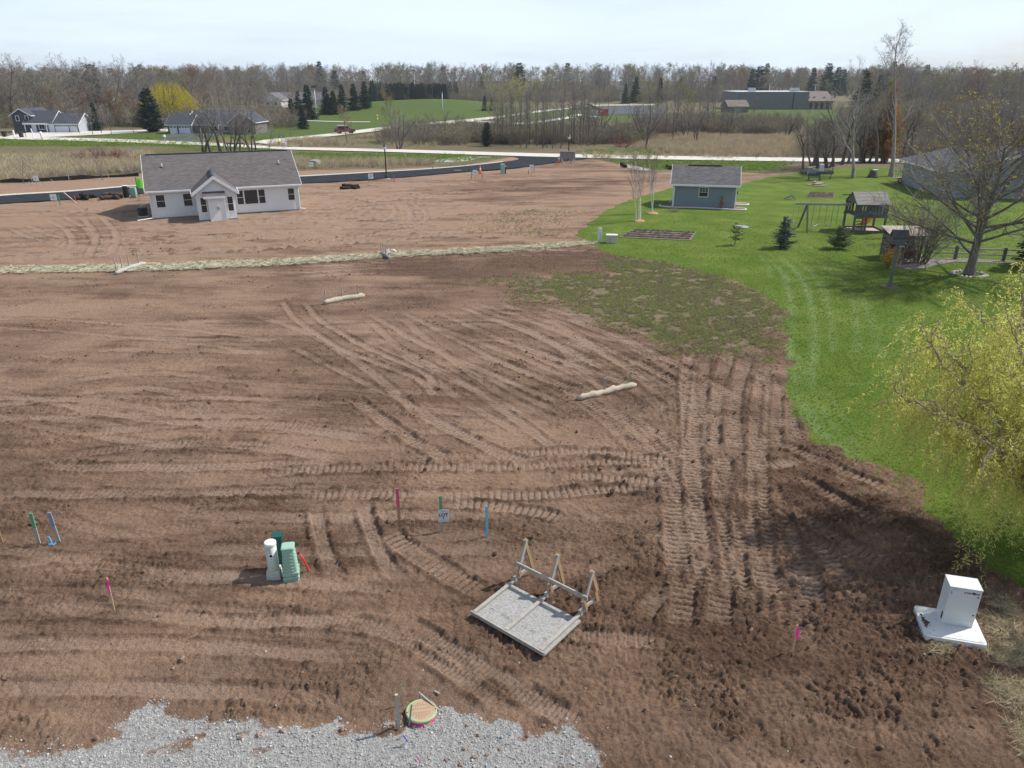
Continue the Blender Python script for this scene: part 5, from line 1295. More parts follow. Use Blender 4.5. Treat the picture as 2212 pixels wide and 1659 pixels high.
# ------------------------------------------------------------------ items in the neighbour's yard
M_CONCBOX = mat('concrete_box', (.44,.42,.36), .9, (.52,.50,.44), 3, 5)
p = P3(1295, 524); o = thing('tall_pedestal', 'tall slim white utility pedestal at the lawn corner', 'utility pedestal', (p.x,p.y,p.z), .15)
MB().box(-.14,.14,-.12,.12,-.2,.95).build('body', M_SIGN, o, bevel=.015); MB().box(-.12,.12,-.10,.10,.95,1.12).build('cap', M_SIGN, o, bevel=.015); MB().box(-.05,.03,-.125,-.121,.62,.74).build('sticker', M_YEL, o)
p = P3(1321, 525.5); o = thing('junction_box', 'squat beige concrete utility box beside the tall pedestal', 'utility box', (p.x,p.y,p.z), -.12)
MB().box(-.42,.42,-.30,.30,-.2,.58).build('body', M_CONCBOX, o, bevel=.015); MB().box(-.45,.45,-.33,.33,.58,.66).build('lid', mat('pale_lid', (.56,.56,.50), .8), o, bevel=.01)
M_BEDSOIL = mat('bed_soil', (.13,.095,.075), .95, (.20,.155,.125), 2.5, 6, bump=1.0, bscale=6)
def bed(label, pts, z=.07, rows=5):
    P = [gp(*q) for q in pts]; c = sum(P, Vector())/len(P); o = thing('garden_bed', label, 'garden bed', (c.x,c.y,0))
    MB().prism([(q.x-c.x,q.y-c.y) for q in P], -.05, z+.02).build('soil', M_BEDSOIL, o)
    a, b, d = P[0]-c, P[1]-c, P[-1]-c; rn = random.Random(5); mb = MB()
    for k in range(rows):
        t_ = (k+.5)/rows; p0 = a.lerp(d, t_); p1 = b.lerp(P[2]-c, t_); n = 24
        pts3 = [(*(p0.lerp(p1, .03+.94*i/n))[:2], z+.03+rn.uniform(-.02,.03)) for i in range(n+1)]; mb.tube(pts3, [.10+rn.uniform(-.03,.04) for _ in pts3], 5)
    mb.build('furrow', M_BEDSOIL, o)
bed('long tilled vegetable bed on the lawn behind the concrete box', [(1368,497),(1505,502.5),(1492,521),(1338,514)], .05, 4)
bed('small tilled garden bed behind the playset', [(1748,417),(1803,418),(1800,429),(1741,428)], .05, 4)
p = P3(1601, 492); o = thing('septic_lid', 'flat grey round lid in the lawn behind the young tree', 'tank lid', (p.x,p.y,p.z+.02)); MB().lathe([(.62,-.1),(.62,.06),(.55,.08)], 24).build('lid', M_METAL, o)
# fire ring with logs, bench, boxes, brush pile, stump
p = P3(1765, 400.5); o = thing('fire_ring', 'round fire pit with pale logs on the back lawn', 'fire pit', (p.x,p.y,p.z)); MB().lathe([(1.3,-.05),(1.3,.05),(.5,.06)], 20).build('ash_bed', M_BEDSOIL, o)
for k,(x_,y_,a) in enumerate(((-.1,-.2,.1),(.3,.1,.3),(0,.25,-.1),(-.3,.05,1.2))): MB().tube([(x_-.55*math.cos(a),y_-.55*math.sin(a),.16+.08*k),(x_+.55*math.cos(a),y_+.55*math.sin(a),.16+.08*k)], .08, 8).build('log', mat('pale_log', (.52,.44,.31), .8, (.42,.34,.23), 5), o)
p = P3(1758, 391); o = thing('park_bench', 'dark slatted garden bench behind the fire pit', 'bench', (p.x,p.y,p.z), -.15)
for k in range(3): MB().box(-.75,.75,-.25+k*.16,-.13+k*.16,.42,.45).build('seat_slat', M_DARKMET, o)
for k in range(3): MB().box(-.75,.75,.24,.27,.52+k*.14,.62+k*.14).build('back_slat', M_DARKMET, o)
for x_ in (-.68,.68): MB().bar((x_,-.2,0),(x_,-.2,.44), .06).bar((x_,.25,0),(x_,.25,.92), .06).bar((x_,-.25,.62),(x_,.26,.62), .05).build('leg', M_DARKMET, o)
p = P3(1753, 379.5); o = thing('transformer_box', 'grey green utility cabinet pair at the back of the lawn', 'utility box', (p.x,p.y,p.z)); MB().box(-.55,-.05,-.3,.3,0,1.0).build('body', mat('grey_teal', (.24,.29,.29), .6), o, bevel=.02); MB().box(.0,.45,-.25,.35,0,.85).build('body', MATS['grey_teal'], o, bevel=.02); MB().box(-.6,-.0,-.35,.35,1.0,1.06).build('lid', M_METAL, o)
p = P3(1773, 374.5); o = thing('tall_pedestal', 'white pedestal behind the grey utility cabinets', 'utility pedestal', (p.x,p.y,p.z)); MB().box(-.24,.24,-.2,.2,0,1.15).build('body', M_SIGN, o, bevel=.02); MB().box(-.26,.26,-.22,.22,1.15,1.22).build('cap', M_WHITE, o)
o = thing('raised_bed', 'low timber raised bed behind the utility cabinets', 'garden bed', tuple(P3(1764, 374.5)), -.03); 
for a in (((-1.9,-.9),(1.9,-.9)),((-1.9,.9),(1.9,.9)),((-1.9,-.9),(-1.9,.9)),((1.9,-.9),(1.9,.9))): MB().bar((*a[0],.18),(*a[1],.18), .10, .36).build('board', M_WOODD, o)
MB().box(-1.85,1.85,-.85,.85,-.05,.24).build('soil', M_BEDSOIL, o)
p = P3(1885, 383); o = thing('tree_stump', 'dark tree stump between two tall trunks on the back lawn', 'stump', (p.x,p.y,p.z)); MB().lathe([(.75,-.1),(.62,.15),(.50,.45),(.46,.85)], 12).build('stump', mat('dark_bark', (.07,.06,.05), .95, (.12,.10,.085), 5, 5), o, True); MB().box(-.1,.5,-.3,.2,.85,.95).build('slab', M_WHITE, o)
p = P3(1709, 431); o = thing('brush_pile', 'small pile of sticks left of the second garden bed', 'stick pile', (p.x,p.y,p.z)); rn = random.Random(6)
for k in range(14): a = rn.uniform(0,6.28); MB().tube([(math.cos(a)*.75,math.sin(a)*.6,.03),(rn.uniform(-.1,.1),rn.uniform(-.1,.1),.42)], .022, 5).build('stick', M_WOODD, o)
for fx, fy, ft, lb in ((1793, 386, 362, 'thin dark support pole left of the forked pale trunk'), (1839, 386, 362, 'thin dark support pole right of the pale trunk by the stump')):
    p = P3(fx, fy); o = thing('support_pole', lb, 'pole', (p.x,p.y,p.z)); h_ = hpx(fx, fy, ft); MB().tube([(0,0,-.1),(.18,0,h_)], .06, 6).build('pole', M_WOODD, o); MB().box(-.1,.1,-.1,.1,-.1,.12).build('foot', M_WOODD, o)
# trailer with a red tote
p = P3(1972, 397); o = thing('utility_trailer', 'grey mesh sided utility trailer parked by the neighbour house', 'trailer', (p.x,p.y,p.z), .25)
MB().box(-1.3,1.3,-.7,2.2,.45,.55).build('deck', M_METAL, o)
for x_ in (-1.3,1.3):
    for k in range(8): MB().bar((x_,-.7+k*.4,.5),(x_,-.7+k*.4,1.45), .05).build('upright', M_METAL, o)
    MB().bar((x_,-.7,1.45),(x_,2.1,1.45), .06).bar((x_,-.7,1.0),(x_,2.1,1.0), .05).build('rail', M_METAL, o)
    w_ = MB().lathe([(.16,-.1),(.33,-.1),(.35,0),(.33,.1),(.16,.1)], 16).xf(Matrix.Translation((x_*1.12,.7,.34)) @ Matrix.Rotation(math.pi/2,4,'Y')).build('wheel', M_BLACK, o)
p = P3(1976, 393); o = thing('storage_tote', 'red tote riding in the mesh trailer', 'tote', (p.x,p.y,p.z+.56)); MB().add([(-.3,-.25,0),(.3,-.25,0),(.3,.25,0),(-.3,.25,0),(-.38,-.32,.5),(.38,-.32,.5),(.38,.32,.5),(-.38,.32,.5)],[(0,3,2,1),(4,5,6,7),(0,1,5,4),(1,2,6,5),(2,3,7,6),(3,0,4,7)]).build('tub', M_REDP, o); MB().box(-.42,.42,-.36,.36,.5,.56).build('lid', M_REDP, o)

# ------------------------------------------------------------------ wooden playset
def playset():
    p = P3(1840, 503.5); o = thing('playset', 'weathered wooden playset with swing beam and orange slide', 'playset', (p.x+.05,p.y,0), -.03)
    Wt, Dt, zd, ze, zr = 2.55, 2.1, 1.42, 2.42, 3.25
    for x_ in (0, Wt):
        for y_ in (0, Dt): MB().box(x_-.07,x_+.07,y_-.07,y_+.07,-.2,ze).build('post', M_WOODD, o)
    MB().box(.9,1.02,-.06,.06,-.1,zd).build('post', M_WOODD, o)
    for k in range(9): MB().box(-.05,Wt+.05,k*.235+.0,k*.235+.215,zd,zd+.05).build('deck_plank', M_WOODD, o)
    for y_ in (-.09, Dt+.09): MB().box(-.12,Wt+.12,y_-.02,y_+.02,zd-.14,zd+.10).build('deck_beam', M_WOODD, o); MB().box(-.1,Wt+.1,y_-.02,y_+.02,ze-.16,ze).build('header', M_WOODD, o)
    for k in range(11):
        x_ = .12+k*.232; MB().box(x_-.085,x_+.085,-.135,-.112,zd+.02,zd+.98).build('rail_slat', M_WOODD, o)
        if k in (0,1,2,5,8,9,10): MB().box(x_-.085,x_+.085,Dt+.112,Dt+.135,zd+.02,zd+.9).build('rail_slat', M_WOODD, o)
    for k in range(6): y_ = .2+k*.33; MB().box(Wt+.075,Wt+.10,y_-.09,y_+.09,zd+.02,zd+.9).build('rail_slat', M_WOODD, o)
    M_ROOFP = mat('grey_plank_roof', (.29,.27,.25), .9, (.205,.19,.175), 5, 6, bump=.6, bscale=14, stretch=(.35,3,1))
    ym = Dt/2; sl = (zr-ze)/(ym+.2)
    rp = lambda a, b: MB().yprism([(a,ze+(a+.2)*sl),(b,ze+(b+.2)*sl),(b,ze+(b+.2)*sl+.035),(a,ze+(a+.2)*sl+.035)], -.1, Wt+.15)
    n = 7; st = (ym+.28)/n
    for k in range(n): rp(-.28+k*st, -.28+(k+1)*st+.02).xf(Matrix.Translation((0,0,-.012*(k%2)))).build('roof_plank', M_ROOFP, o)
    MB().yprism([(Dt+.28,ze-.06),(Dt+.28,ze-.03),(ym+.0,zr+.045),(ym+.0,zr+.01)], -.1, Wt+.15).build('roof_slope', M_ROOFP, o)
    for x_ in (.0, Wt+.06): MB().yprism([(-.05,ze),(Dt+.05,ze),(ym,zr-.03)], x_-.02, x_+.02).build('gable', M_WOODD, o)
    MB().bar((-.95,ym,zr-.22),(.1,ym,zr-.22), .09, .09).build('hoist_arm', M_WOODD, o)
    # ladder
    for x_ in (.10,.74): MB().bar((x_,-.02,.0),(x_,.28,zd), .06, .10, up=(0,1,0)).build('ladder_rail', M_WOODD, o)
    for k in range(5): t_ = .16+k*.17; MB().box(.12,.72,-.02+.30*t_-.05,-.02+.30*t_+.05,zd*t_-.02,zd*t_+.02).build('rung', M_WOODD, o)
    # sandbox
    for a, b in (((-.1,-.1),(Wt+.1,-.1)),((-.1,Dt+.1),(Wt+.1,Dt+.1)),((-.1,-.1),(-.1,Dt+.1)),((Wt+.1,-.1),(Wt+.1,Dt+.1))): MB().bar((*a,.10),(*b,.10), .08, .26).build('sandbox_board', M_WOODD, o)
    MB().box(-.06,Wt+.06,-.06,Dt+.06,-.1,.10).build('sand', mat('sand', (.42,.32,.25), .95, (.50,.39,.31), 4, 5), o)
    # slide
    M_SL = mat('orange_plastic', (.86,.30,.015), .4, (.80,.27,.015), 3); s_ = MB(); pts = [(Dt-1.15,zd-.16),(Dt-.9,1.12),(Dt-.45,.78),(Dt-.05,.45),(Dt+.3,.28),(Dt+.6,.24)]
    for i in range(len(pts)-1):
        (y0,z0),(y1,z1) = pts[i],pts[i+1]; x0, x1 = 1.45, 2.02
        s_.quad((x0,y0,z0),(x1,y0,z0),(x1,y1,z1),(x0,y1,z1)); s_.quad((x0,y0,z0),(x0,y1,z1),(x0,y1,z1+.14),(x0,y0,z0+.14)); s_.quad((x1,y0,z0),(x1,y0,z0+.14),(x1,y1,z1+.14),(x1,y1,z1))
    so = s_.build('slide', M_SL, o, True); md = so.modifiers.new('thick', 'SOLIDIFY'); md.thickness = .025
    MB().box(1.44,2.02,Dt-1.25,Dt-1.16,zd-.2,zd-.02).build('slide_lip', M_SL, o)
    # swing beam with A legs and swings
    zb = 2.20; MB().bar((-4.75,ym,zb+.05),(-.0,ym,zb), .10, .18).build('swing_beam', M_WOODW, o)
    MB().bar((-3.72,ym-.05,zb),(-3.85,ym-1.25,-.1), .12, .12).build('swing_leg', M_WOODD, o); MB().bar((-3.72,ym+.05,zb),(-3.85,ym+1.25,-.1), .12, .12).build('swing_leg', M_WOODD, o)
    M_ROPE = mat('rope', (.10,.105,.10), .8); M_TEAL = mat('teal_seat', (.30,.47,.50), .5)
    for x0 in (-3.15, -2.05):
        sw = MB(); nn = 8; pts = [(x0+.52*i/nn, ym, .55-.16*math.sin(math.pi*i/nn)) for i in range(nn+1)]
        for i in range(nn): a, b = pts[i], pts[i+1]; sw.quad((a[0],a[1]-.09,a[2]),(b[0],b[1]-.09,b[2]),(b[0],b[1]+.09,b[2]),(a[0],a[1]+.09,a[2]))
        so = sw.build('swing', M_TEAL if x0 > -3 else M_SIGN, o, True); md = so.modifiers.new('thick','SOLIDIFY'); md.thickness = .03
        for x_ in (x0, x0+.52): MB().tube([(x_,ym,.55),(x_+.02,ym,zb)], .014, 5).build('rope', M_ROPE, so)
    for x_ in (-1.1,-.55): MB().tube([(x_,ym,.55),(x_+.05,ym,zb)], .014, 5).build('rope', M_ROPE, o)
    tz = MB().tube([(-4.85,ym,.72),(-4.35,ym,.72)], .02, 6).build('trapeze', MATS['teal_seat'], o)
    for x_ in (-4.8,-4.4):
        MB().tube([(x_,ym,.72),(x_,ym,zb)], .006, 5).build('rope', M_ROPE, tz)
        MB().tube([(x_+.10*math.cos(a),ym,.58+.12*math.sin(a)) for a in np.linspace(0,6.28,13)], .016, 5).build('ring', MATS['teal_seat'], tz)
playset()

# ------------------------------------------------------------------ bird house on a tall post, wood shelter, fence
def birdhouse():
    p = P3(1921, 621); h = 2.75; o = thing('bird_house', 'large wooden bird house with dark roof on a tall grey post', 'bird house', (p.x,p.y,p.z-.02), -.25)
    MB().box(-.09,.09,-.09,.09,-.3,h).build('post', M_WOODD, o); MB().lathe([(.55,-.1),(.55,.05)], 14).build('mulch', M_BEDSOIL, o)
    MB().box(-.42,.42,-.34,.34,h,h+.07).build('tray', M_WOODD, o)
    for z_ in (h+.09, h+.29): MB().box(-.36,.36,-.29,.29,z_,z_+.17).build('storey', M_WOODD, o)
    MB().box(-.40,.40,-.31,.31,h+.255,h+.29).build('floor', M_WOODD, o); zt = h+.46
    MB().yprism([(-.29,zt),(.29,zt),(0,zt+.30)], -.36, .36).build('gable', M_WOODD, o)
    mr = mat('slate_roof', (.022,.026,.034), .7, (.035,.04,.05), 5)
    MB().yprism([(-.42,zt-.10),(0,zt+.32),(0,zt+.36),(-.42,zt-.06)], -.46, .46).yprism([(.42,zt-.06),(0,zt+.36),(0,zt+.32),(.42,zt-.10)], -.46, .46).build('roof', mr, o)
    for x_, y_, r_ in ((.362,0,0),(-.15,-.292,1),(.15,-.292,1)): MB().lathe([(.03,0),(.03,.004)], 10).xf(Matrix.Translation((x_,y_,zt+.08 if not r_ else h+.38)) @ Matrix.Rotation(math.pi/2,4,'Y' if not r_ else 'X')).build('hole', M_WHITE if not r_ else M_INK, o)
birdhouse()
def wood_shelter():
    p = P3(1917, 561); o = thing('firewood_shelter', 'rustic lean-to wood shelter with pale board roof behind the bird house', 'shelter', (p.x,p.y,p.z), -.05)
    for x_ in (0,1.0,2.2):
        for y_, z_ in ((0,1.75),(1.3,2.05)): MB().bar((x_,y_,-.1),(x_,y_,z_), .11).build('post', M_WOODD, o)
    M_PLY = mat('pale_ply', (.40,.35,.29), .8, (.33,.285,.235), 3)
    for k in range(4): MB().yprism([(-.3,1.72),(1.6,2.08),(1.6,2.12),(-.3,1.76)], -.2+k*.68, .46+k*.68).build('roof_board', M_PLY, o)
    for k in range(5): MB().box(0,2.2,1.26,1.30,.15+k*.34,.42+k*.34).build('back_board', M_WOODD, o)
    for k in range(4): MB().box(-.06,-.02,0,1.3,.15+k*.4,.45+k*.4).build('side_board', M_WOODD, o)
    rn = random.Random(9); ml = mat('firewood', (.16,.085,.05), .95, (.24,.14,.09), 5)
    for k in range(34):
        c_, r_ = k % 9, k//9; MB().tube([(.18+c_*.225+rn.uniform(-.02,.02),.15,.12+r_*.22),(.18+c_*.225,1.15,.12+r_*.22)], .105, 7).build('log', ml, o)
    q = P3(1941, 566); l = thing('garden_lantern', 'pale glass lantern standing on the mulch behind the bird house', 'lantern', (q.x,q.y,q.z), .2)
    MB().box(-.2,.2,-.2,.2,0,.06).build('base', M_WHITE, l)
    for x_ in (-.17,.17):
        for y_ in (-.17,.17): MB().box(x_-.02,x_+.02,y_-.02,y_+.02,.06,1.0).build('corner', M_SIGN, l)
    MB().box(-.15,.15,-.15,.15,.08,.98).build('glass', mat('clouded_glass', (.30,.34,.30), .3, (.22,.26,.2), 3), l); MB().box(-.22,.22,-.22,.22,1.0,1.08).build('lid', M_METAL, l)
wood_shelter()
def rail_fence():
    pts = [gp(1870,553), gp(1968,557), gp(2062,561.5), gp(2166,566), gp(2290,571), gp(2400,576)]; o = thing('split_rail_fence', 'two-rail split timber fence behind the maple', 'fence', (pts[0].x,pts[0].y,0))
    b = pts[0]
    for i, q in enumerate(pts[1:], 1):
        c = q-b; MB().box(c.x-.09,c.x+.09,c.y-.07,c.y+.07,-.2,1.02).build('post', M_WOODD, o)
        if i < len(pts)-1:
            d = pts[i+1]-b
            for z_ in (.48,.86): MB().tube([(c.x,c.y,z_+.02),((c.x+d.x)/2,(c.y+d.y)/2,z_-.015),(d.x,d.y,z_+.01)], .055, 6).build('rail', M_WOODW, o)
    mp = MB(); q0 = [gp(*q) for q in ((1925,566),(1945,560),(1975,558),(2062,560),(2166,565),(2300,571),(2300,577),(2166,570),(2062,567.5),(2030,573),(1995,582),(1955,584),(1932,576))]
    mb_ = thing('flower_bed', 'grey mulch bed along the split rail fence under the shrub', 'flower bed', (q0[0].x,q0[0].y,0)); MB().prism([(q.x-q0[0].x,q.y-q0[0].y) for q in q0], -.05, .085).build('mulch', mat('grey_mulch', (.15,.135,.125), .95, (.30,.27,.25), 7, 6, bump=1, bscale=12), mb_)
rail_fence()

# ------------------------------------------------------------------ street furniture beyond the road
def car():
    p = gp(746, 289.5); o = thing('suv', 'dark red sport utility car driving along the park side road', 'car', (p.x,p.y,.16), R(28)); M_RED = mat('dark_red_paint', (.13,.018,.022), .3, spec=.6); 
    b = MB().xprism([(-2.3,.35),(2.25,.35),(2.3,.62),(2.2,.95),(1.15,1.08),(.55,1.68),(-1.9,1.74),(-2.25,1.1)], -.88, .88).build('body', M_RED, o, bevel=.06)
    for y_ in (-.885,.885):
        for a in ([(-1.95,1.12),(-1.15,1.12),(-1.15,1.60),(-1.80,1.60)], [(-1.05,1.12),(-.15,1.12),(-.15,1.60),(-1.05,1.60)], [(-.05,1.12),(1.0,1.12),(.52,1.58),(-.05,1.60)]): MB().xprism(a, y_-.012, y_+.012).build('window', M_GLASS, o)
    MB().add([(-2.27,-.72,1.15),(-2.27,.72,1.15),(-1.96,.68,1.66),(-1.96,-.68,1.66)],[(0,1,2,3)]).build('rear_window', M_GLASS, o); MB().box(-1.8,.35,-.75,.75,1.745,1.80).build('roof_panel', mat('pale_roof', (.55,.57,.60), .3), o)
    MB().add([(1.2,-.72,1.1),(1.2,.72,1.1),(.62,.66,1.64),(.62,-.66,1.64)],[(3,2,1,0)]).build('windscreen', M_GLASS, o)
    for x_ in (-1.45,1.4):
        for y_ in (-.84,.84):
            w = MB().lathe([(.2,-.11),(.36,-.11),(.38,-.06),(.38,.06),(.36,.11),(.2,.11)], 18).xf(Matrix.Translation((x_,y_,.36)) @ Matrix.Rotation(math.pi/2,4,'X')).build('wheel', M_BLACK, o); MB().lathe([(.2,-.10),(.2,.10)], 14).xf(Matrix.Translation((x_,y_,.36)) @ Matrix.Rotation(math.pi/2,4,'X')).build('rim', M_METAL, w)
    for y_ in (-.72,.72): MB().box(-2.33,-2.25,y_-.12,y_+.12,.85,1.15).build('taillight', mat('tail_red', (.5,.02,.02), .3), o); MB().box(2.22,2.30,y_-.16,y_+.16,.72,.92).build('headlight', M_SIGN, o)
    MB().box(-2.42,-2.26,-.85,.85,.42,.66).build('bumper', M_BLACK, o)
car()
def pole(label, fx, fb, ft, r_=.12, head='flood', m_=M_METAL, arms=1):
    p = gp(fx, fb); h = hat(ft, p.y)-p.z; o = thing('light_pole', label, 'light pole', (p.x,p.y,p.z)); MB().lathe([(r_*1.3,-.2),(r_*1.2,.1),(r_*.7,h)], 8).build('post', m_, o, True)
    if head == 'flood': MB().box(-.9,.9,-.12,.12,h-.5,h-.35).build('crossarm', M_DARKMET, o); [MB().box(x_-.22,x_+.22,-.35,.1,h-.35,h+.15).build('floodlight', M_DARKMET, o) for x_ in (-.6,.0,.6)]
    else:
        for s_ in ((-1,1) if arms == 2 else (1,)): MB().bar((0,0,h-.1),(s_*1.3,0,h+.15), .08).build('arm', m_, o); MB().box(s_*1.3-.35,s_*1.3+.35,-.16,.16,h+.08,h+.24).build('luminaire', m_, o)
pole('tall grey floodlight pole beside the big spruces', 684, 250, 186, .16); pole('tall grey floodlight pole on the berm slope', 956, 236, 193, .16); pole('floodlight pole rising behind the evergreen hedge', 897, 216, 152, .2)
pole('slim lamp post near the picnic shelter', 1262, 261, 229, .09, 'arm', M_DARKMET); pole('slim lamp post at the parking lot entrance', 1340, 221, 200, .12, 'arm', M_METAL); pole('slim pole right of the red container', 1313, 250, 205, .09, 'arm', M_DARKMET); pole('slim lamp post at the back of the parking lot', 1359, 230, 212, .1, 'arm', M_DARKMET)
pole('pale twin-arm lamp behind the flat roofed hall', 1758, 214, 183, .16, 'arm', M_SIGN, 2); pole('pale lamp behind the hall roof unit', 1659, 216, 181, .16, 'arm', M_SIGN); pole('slim pole beside the bare trees left of the shelter', 1174, 224, 198, .1, 'arm', M_METAL)
def hydrant(label, fx, fy, s=1.0):
    p = gp(fx, fy); o = thing('fire_hydrant', label, 'fire hydrant', (p.x,p.y,p.z+.05), scale=s); MB().lathe([(.20,-.1),(.20,.05),(.14,.07),(.14,.62),(.19,.64),(.19,.70),(.15,.74),(.08,.86),(.04,.92)], 12).build('barrel', M_YEL, o, True)
    for d in (-1,1): MB().tube([(0,0,.48),(d*.26,0,.48)], .075, 8).build('outlet', M_YEL, o)
hydrant('yellow fire hydrant at the side road corner', 604, 316.5, 1.3); hydrant('yellow fire hydrant on the park lawn by the footpath', 815, 257.5, 1.5); hydrant('yellow fire hydrant near the picnic shelter', 1239.5, 243, 1.6)
p = gp(610, 315); o = thing('street_sign', 'green street name sign on a slim post at the side road corner', 'street sign', (p.x,p.y,.0), .1); h_ = hat(293, p.y); MB().tube([(0,0,-.1),(0,0,h_)], .035, 6).build('post', M_METAL, o); MB().box(-.55,.55,-.015,.015,h_-.32,h_).build('name_plate', mat('sign_green', (.02,.22,.16), .5), o); MB().box(-.3,.3,-.02,-.016,h_-.2,h_-.12).build('print', M_WHITE, o)
p = gp(613.5, 317); o = thing('junction_box', 'pale grey utility box beside the yellow hydrant', 'utility box', (p.x,p.y,.0)); MB().box(-.45,.45,-.3,.3,-.1,.75).build('body', M_SIGN, o, bevel=.03); MB().box(-.48,.48,-.33,.33,.75,.82).build('lid', M_SIGN, o)
def mailbox(label, fx, fy, m_=M_WHITE):
    p = gp(fx, fy); o = thing('mailbox', label, 'mailbox', (p.x,p.y,0), .2); MB().box(-.07,.07,-.07,.07,-.1,1.05).build('post', M_WOODW, o)
    n = 8; MB().xprism([(-.2,1.05),(.2,1.05)]+[(.2*math.cos(a),1.28+.2*math.sin(a)) for a in np.linspace(0,math.pi,n)], -.3, .3).build('box', m_, o)
mailbox('white mailbox at the short dark driveway', 357, 307.5); mailbox('white mailbox on the verge before the blue house', 90, 299.5); mailbox('dark mailbox by the road beside the blue house driveway', 57, 297.5, M_BLACK)
def bin_(label, fx, fy, m_):
    p = gp(fx, fy); o = thing('wheeled_bin', label, 'bin', (p.x,p.y,0), .15); MB().add([(-.3,-.32,.1),(.3,-.32,.1),(.3,.32,.1),(-.3,.32,.1),(-.38,-.42,1.2),(.38,-.42,1.2),(.38,.42,1.2),(-.38,.42,1.2)],[(0,3,2,1),(4,5,6,7),(0,1,5,4),(1,2,6,5),(2,3,7,6),(3,0,4,7)]).build('tub', m_, o); MB().box(-.42,.42,-.48,.45,1.2,1.28).build('lid', m_, o)
    for x_ in (-.3,.3): MB().lathe([(.13,-.04),(.13,.04)], 10).xf(Matrix.Translation((x_,.35,.13)) @ Matrix.Rotation(math.pi/2,4,'Y')).build('wheel', M_BLACK, o)
bin_('black wheeled bin beside a white marker post by the road', 10.5, 296.5, M_BLACK); bin_('dark blue wheeled bin by the blue house driveway', 47, 297.5, mat('navy_plastic', (.03,.04,.07), .5))
p = gp(31.5, 297); o = thing('marker_post', 'white marker post between two wheeled bins', 'post', (p.x,p.y,0)); MB().box(-.13,.13,-.13,.13,-.1,1.5).build('post', M_WHITE, o); MB().box(-.16,.16,-.16,.16,1.5,1.56).build('cap', M_WHITE, o)
p = gp(73.5, 299); o = thing('marker_post', 'white slanted marker post in front of the blue house porch', 'post', (p.x,p.y,0)); MB().bar((0,0,-.1),(-.2,0,2.0), .16).build('post', M_WHITE, o); MB().box(-.3,-.1,-.1,.1,2.0,2.05).build('cap', M_WHITE, o)
# timber guard rail by the road behind the ranch roof
p = gp(492, 317); o = thing('guard_rail', 'low timber guard rail on the verge under the leaning trees', 'guard rail', (p.x,p.y,0)); 
for x_ in (0,1.6,3.2): MB().box(x_-.1,x_+.1,-.1,.1,-.1,.75).build('post', M_WOODD, o)
MB().box(-.2,3.4,-.16,-.1,.45,.75).build('rail', M_WOODD, o)
# ================================================================== PLANTS
M_BARK = mat('grey_bark', (.125,.105,.090), .95, (.19,.165,.145), 3, 5, objrand=.25, spec=.1)
M_BARKD = mat('dark_bark2', (.095,.080,.068), .95, (.15,.128,.11), 3, 5, objrand=.2, spec=.1)
M_BARKP = mat('pale_bark', (.36,.34,.31), .9, (.22,.20,.18), 2, 5, spec=.1)
M_BIRCH = mat('birch_bark', (.66,.63,.58), .85, (.10,.085,.075), 2.2, 6, thr=(.60,.66), stretch=(1,1,2.5))
M_TWIG = mat('grey_twigs', (.250,.225,.202), .95, objrand=.22, spec=.05)
M_TWIGB = mat('brown_twigs', (.235,.198,.162), .95, objrand=.22, spec=.05)
M_TWIGR = mat('red_twigs', (.155,.052,.052), .95, objrand=.2, spec=.05)
M_TWIGD = mat('dark_twigs', (.135,.115,.102), .95, objrand=.2, spec=.05)
M_TWIGP = mat('pale_twigs', (.32,.295,.26), .95, objrand=.15, spec=.05)
def leafm(n, c, t=.35, r=.18): return mat(n, c, .8, objrand=r, trans=t, spec=.1)
M_BUDG = leafm('green_buds', (.235,.235,.085)); M_BUDY = leafm('yellow_buds', (.42,.37,.05)); M_BUDO = leafm('rust_buds', (.285,.145,.062)); M_BUDT = leafm('tan_buds', (.29,.215,.135)); M_BUDR = leafm('maroon_buds', (.16,.062,.055))
M_NEED = leafm('spruce_needles', (.030,.058,.034), .12, .22); M_NEEDB = leafm('blue_spruce_needles', (.095,.140,.120), .15, .1); M_NEEDD = leafm('dark_needles', (.022,.042,.024), .1, .2); M_NEEDY = leafm('young_needles', (.125,.165,.065), .2)
M_WILY = leafm('willow_yellow', (.50,.42,.035), .4, .1); M_WIL = leafm('willow_leaf', (.70,.69,.20), .58, .1); M_FORS = leafm('forsythia', (.72,.47,.015), .3)
M_LARCH = leafm('larch_orange', (.38,.19,.06), .3); M_LARCHG = leafm('larch_green', (.26,.25,.05), .3)

